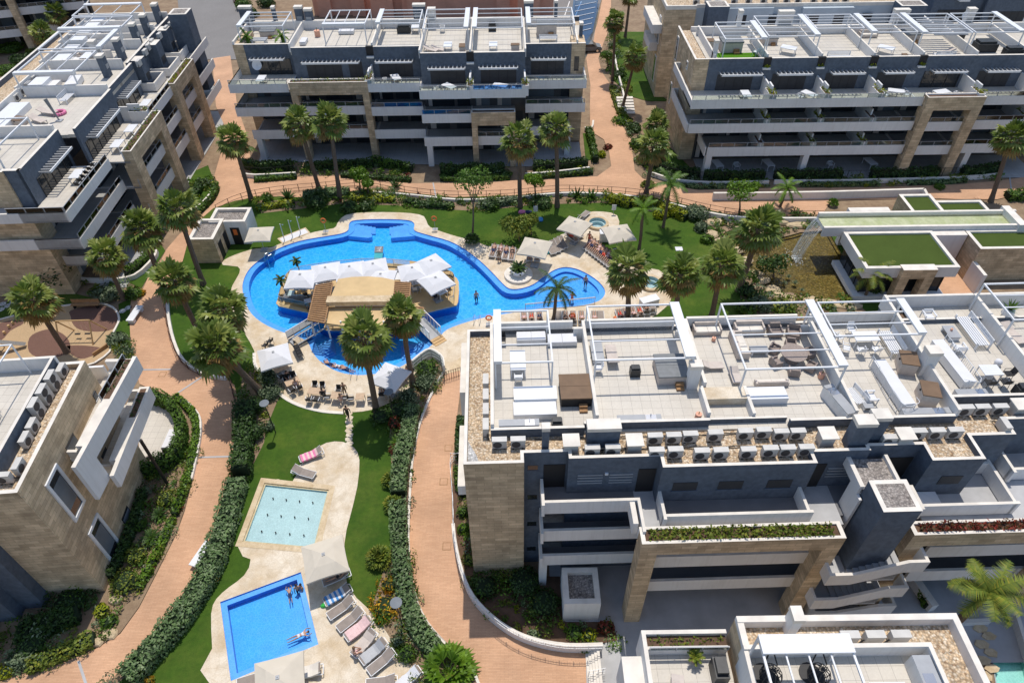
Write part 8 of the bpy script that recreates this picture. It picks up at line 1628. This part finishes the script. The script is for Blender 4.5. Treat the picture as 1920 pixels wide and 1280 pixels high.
for u,d,P,rz,lb,s in((27.2,-4.4,JG,0,'white stair housing beside the artificial grass, upper right roof',(1.3,1,1.6)),(24.9,-5,BOXT,0,'grey box by the left wall of the upper right roof',(.8,.8,1)),(29.8,-2.2,CW,30,'metal chair on the artificial grass, upper right roof',1.3),(33.9,-3.0,LTAB,60,'white table in the second bay of the upper right roof',(1.2,1,1)),(32.5,-6.5,JG,0,'white housing at the back of the second upper right bay',(1,.7,1)),(39.5,-1.2,WBENCH,0,'row of grey seats at the front of the third upper right bay',(1.2,.8,.8)),(45.5,-2.6,LTAB,50,'white table in the fourth bay of the upper right roof',(1.2,1,1)),(47.3,-1.3,BOXT,0,'dark low box in the fourth upper right bay',(.6,.4,.4)),(45.5,-8,SOFA,0,'pale sofa at the back of the fourth upper right bay',1),(51.8,-1.0,WBENCH,180,'orange cushioned bench in the fifth upper right bay',(1,.8,1)),(52.6,-2.0,BED,-70,'folding lounger in the fifth upper right bay',1.1),(57.7,-3.2,BBQ,0,'large black covered furniture heap in the sixth upper right bay',(2.2,1.6,1.1)),(60.3,-1.6,BBQ,0,'second black cover at the right edge of the upper right roof',(1.8,1,.9)),(56.2,-7.0,BBQ,0,'black cover under the back wall in the sixth upper right bay',(1.6,.8,.8)),(50.2,-6.8,JG,0,'white housing in the fifth upper right bay',(.9,.9,1.2))):putF(P,F3,u,d,rz,lb,s=s)
b=MB()
for i in range(9):y=-7.6+i*.62;b.box(50.6,54.6,y,y+.3,14.5,14.56)
r=thing('shade_slats','grey slatted shade lying across the fifth upper right pergola','shade',F3.p(52.6,-5,14.5));fb(b,F3,'slats','greymetal',r)
for u,d,P,rz,lb,s in((68.4,-3.2,BED,60,'blue-towelled lounger on the upper left roof beside a swim ring',1.1),(70.2,-3.0,BED,75,'white lounger on the upper left roof near the blue-towelled one',1.1),(73.6,-2.4,WBENCH,90,'white slatted bench against the wall of the upper left roof',(.9,1,1)),(77.5,-3.2,WSOFA,100,'covered white sofa under the second upper left pergola',(1.3,1.5,1.6)),(62.2,-5.2,LTAB,90,'white table under the leftmost upper roof pergola',1),(59.4,-4.4,ARM,80,'beige armchair at the left edge of the upper left roof',1.3),(84.5,-4.4,LTAB,0,'white table under the third upper left pergola',1.1),(86,-5.5,SOFA,90,'pale sofa under the third upper left pergola',1),(90.5,-4,COFF,0,'low grey table in the fourth upper left bay',1.5),(68,-5,BOXT,80,'white low chest by the stair housing, upper left roof',(1,1,.7))):putF(P,F1,u,d,rz,lb,s=s)
for u,w,lb in((61.8,2.3,'long white table on the first balcony terrace of the left block'),(68,4.0,'white table on the planter terrace of the left block'),(71.5,4.2,'second white table on the planter terrace of the left block'),(78,3.6,'small white table on the third balcony terrace of the left block')):LTAB.put(F1.p(u,w,9.22),F1.ang()+PI/2,lb,'furniture on the left balconies')
for k in range(6):CB.put(F1.p(60.2+k*.75,3.0,9.22),F1.ang()-PI/2,'%s dark chair from left beside the long white balcony table'%nth(k),'furniture on the left balconies')
for k,(u,d)in enumerate(((-30.8,1.6),(-15.4,1.8),(-14,1.8),(-8.8,4.6),(-7.2,4.6),(-2.6,4.6),(-1.0,4.6),(.6,4.6))):(LTAB if k%2==0 else CW).put(F2.p(u,d,9.22),.2*k,'%s white furniture piece from left along the top balconies of the centre block'%nth(k),'furniture on the centre balconies')
for k,(u,d)in enumerate(((28,2.6),(34.5,2.8),(35.4,2.8),(44.6,2.6),(45.8,2.4),(47,2.6),(51,2.8),(53,2.8))):(LTAB if k%2==0 else WARM).put(F3.p(u,d,9.22),.3*k,'%s white furniture piece from left along the top balconies of the upper right block'%nth(k),'furniture on the upper right balconies')
for k,u in enumerate((26.5,29,33,41,46)):(LTAB,WARM)[k%2].put(F3.p(u,2.4,.02),.2,'%s pale garden furniture piece from left under the upper right block'%nth(k),'furniture on the upper right balconies')
c=F1.p(70.3,-1.9,12.37);r=thing('swim_ring','pink and orange swim ring on the upper left roof terrace','swim ring',c);b=MB();n=16;b.path([(c[0]+.55*math.cos(2*PI*i/n),c[1]+.55*math.sin(2*PI*i/n),12.5)for i in range(n+1)],.16,8);b.build('ring','pink',r,True)
c=F1.p(68.6,-1.2,12.37);r=thing('folded_parasol','tall folded grey parasol leaning on the upper left roof terrace','parasol',c);b=MB();b.tube((c[0],c[1],12.4),(c[0]-.6,c[1]+.3,14.6),.06,8,.2);b.build('canopy','grey_cover',r);b=MB();b.box(c[0]-.3,c[0]+.3,c[1]-.3,c[1]+.3,12.36,12.45);b.build('base','greymetal',r)
for k,(u,d,lb)in enumerate(((-33,-3.2,'left potted palm at the left end of the top centre roof'),(-28.6,-3.2,'right potted palm beside the second top centre bay'))):c=F2.p(u,d,12.37);feather_palm('potted_palm',c,(c[0],c[1],13.3),1.3,12,'leaf_bright',lb,tr=.08,ll=.3,group='potted palms')
# left foreground terrace and bottom right terrace
for u,d,P,rz,lb,s in((5.9,-5.4,COFF,20,'blue-grey table on the left foreground roof terrace',(1.9,1.5,1.9)),(5.2,-4.4,CW,-60,'lower white chair right of the blue-grey table',1.1),(6.3,-4.0,CW,-60,'upper white chair right of the blue-grey table',1.1),(6.9,-6.4,CW,120,'white chair at the far side of the blue-grey table',1.1),(4.0,-5.6,LTAB,10,'white bench below the blue-grey table, left foreground',(1,.7,.6))):P.put(F4.p(u,d,11.7),F4.ang()+math.radians(rz),lb,'left foreground terrace furniture',s)
c=W(322,822,.5);r=thing('sun_bed','grey-white rectangular daybed on the curved tiled terrace','daybed',(c[0],c[1],.05));b=MB();b.box(c[0]-.55,c[0]+.55,c[1]-1.0,c[1]+1.0,.05,.5);b.build('base','grey_cover',r);b=MB();b.box(c[0]-.5,c[0]+.5,c[1]-.95,c[1]+.95,.5,.58);b.box(c[0]-.3,c[0]+.3,c[1]+.2,c[1]+.8,.58,.62);b.build('cushion','umbrella_white',r)
c=W(282,868,.3);ARM.put((c[0],c[1],.05),1.0,'pale chair on the curved tiled terrace beside the stone wall',None,.9)
put(BED,-3.0,2.6,170,'pink folding chair with dark cushion on the low bottom right terrace',F7,10.36,'bottom right terrace furniture',(.9,.65,1.2));put(BBQ,-.9,1.9,0,'dark covered barbecue at the wall of the low bottom right terrace',F7,10.36,'bottom right terrace furniture',(.6,1.0,1.1));put(LTAB,6.0,3.6,90,'white low table on the bottom right terrace',F7,12.0,'bottom right terrace furniture',(1,.9,.7))
for k,(u,d)in enumerate(((.75,2.9),(2.9,2.9))):
 q=F7.p(u,d,12.0);r=thing('hanging_chair',('left','right')[k]+' black egg-shaped hanging chair under the bottom right pergola','hanging chair',q,'hanging egg chairs');b=MB();C=Vector((q[0],q[1],12.95))
 for i in range(12):
  a=PI*i/12;pts=[]
  for j in range(11):t_=-.5*PI+PI*j/10*1.0;pts.append(C+Vector((.48*math.cos(t_)*math.cos(2*a),.48*math.cos(t_)*math.sin(2*a),.62*math.sin(t_))))
  b.path(pts,.02,4)
 for z in(-.3,-.05,.2):rr=.48*math.sqrt(max(0,1-(z/.62)**2));b.path([C+Vector((rr*math.cos(2*PI*i/14),rr*math.sin(2*PI*i/14),z))for i in range(15)],.018,4)
 b.build('basket','blackmetal',r);b=MB();core_blob(b,(C.x,C.y,C.z-.32),.4,.4,.2,0,1);b.build('cushion','black',r,True);b=MB();b.path([(C.x,C.y,14.1),(C.x,C.y+.55,14.1),(C.x,C.y+.75,13.4),(C.x,C.y+.6,12.05)],.035,6);b.tube((C.x,C.y,13.55),(C.x,C.y,14.1),.015,4);b.lathe([(.5,12.01),(.5,12.06),(.02,12.06)],16,(C.x,C.y+.4));b.build('stand','blackmetal',r)
c=F7.p(-1.9,1.2,10.36);r=thing('potted_plant','spiky plant in a tall pot on the low bottom right terrace','potted plant',c);b=MB();b.lathe([(.14,10.36),(.2,10.75),(.02,10.74)],12,c);b.build('pot','terracotta',r);b=MB()
for i in range(16):frond(b,(c[0],c[1],10.75),i*2.4,math.radians(80-i*3),.5,.7,0,5,.12,.04)
b.build('leaves','leaf_olive',r)
for k in range(7):
 c=W(1838+(k%2)*14+k*1.5,1178+k*15,0);r=tag(MB().prism([(c[0]+random.uniform(.38,.55)*math.cos(PI/3*i),c[1]+random.uniform(.25,.36)*math.sin(PI/3*i))for i in range(6)],0,.10).build('stepping_stone','coping'),'%s brown stone slab from the top beside the turquoise basin'%nth(k),'stepping stone','brown slabs by the basin')
gwall('stone-capped wall right of the turquoise basin in the corner',[(1898,1160),(1935,1280)],.7);gwall('low stone wall above the turquoise basin',[(1795,1170),(1850,1168)],.5)
q=FM.p(29.2,-4.6);gwall('white planter wall crossing the right court',[(1704,1086),(1745,1145)],.8,w=.5)
for F_,u,d,z,lb in((F2,-31.8,-.9,10.6,'white satellite dish on the wall of the left end of the centre block'),(F6,4,.2,11.0,'white satellite dish on the block at the top right corner')):
 q=F_.p(u,d,z);r=thing('satellite_dish',lb,'satellite dish',q,'satellite dishes');b=MB();b.lathe([(.62,0),(.45,-.1),(.2,-.17),(.02,-.19)],20);b.xf(Matrix.Translation(q)@Matrix.Rotation(math.radians(65),4,'X'));b.build('dish','whitemetal',r,True);b=MB();b.tube(q,(q[0],q[1]+.5,q[2]-.3),.03,6);b.build('bracket','greymetal',r)
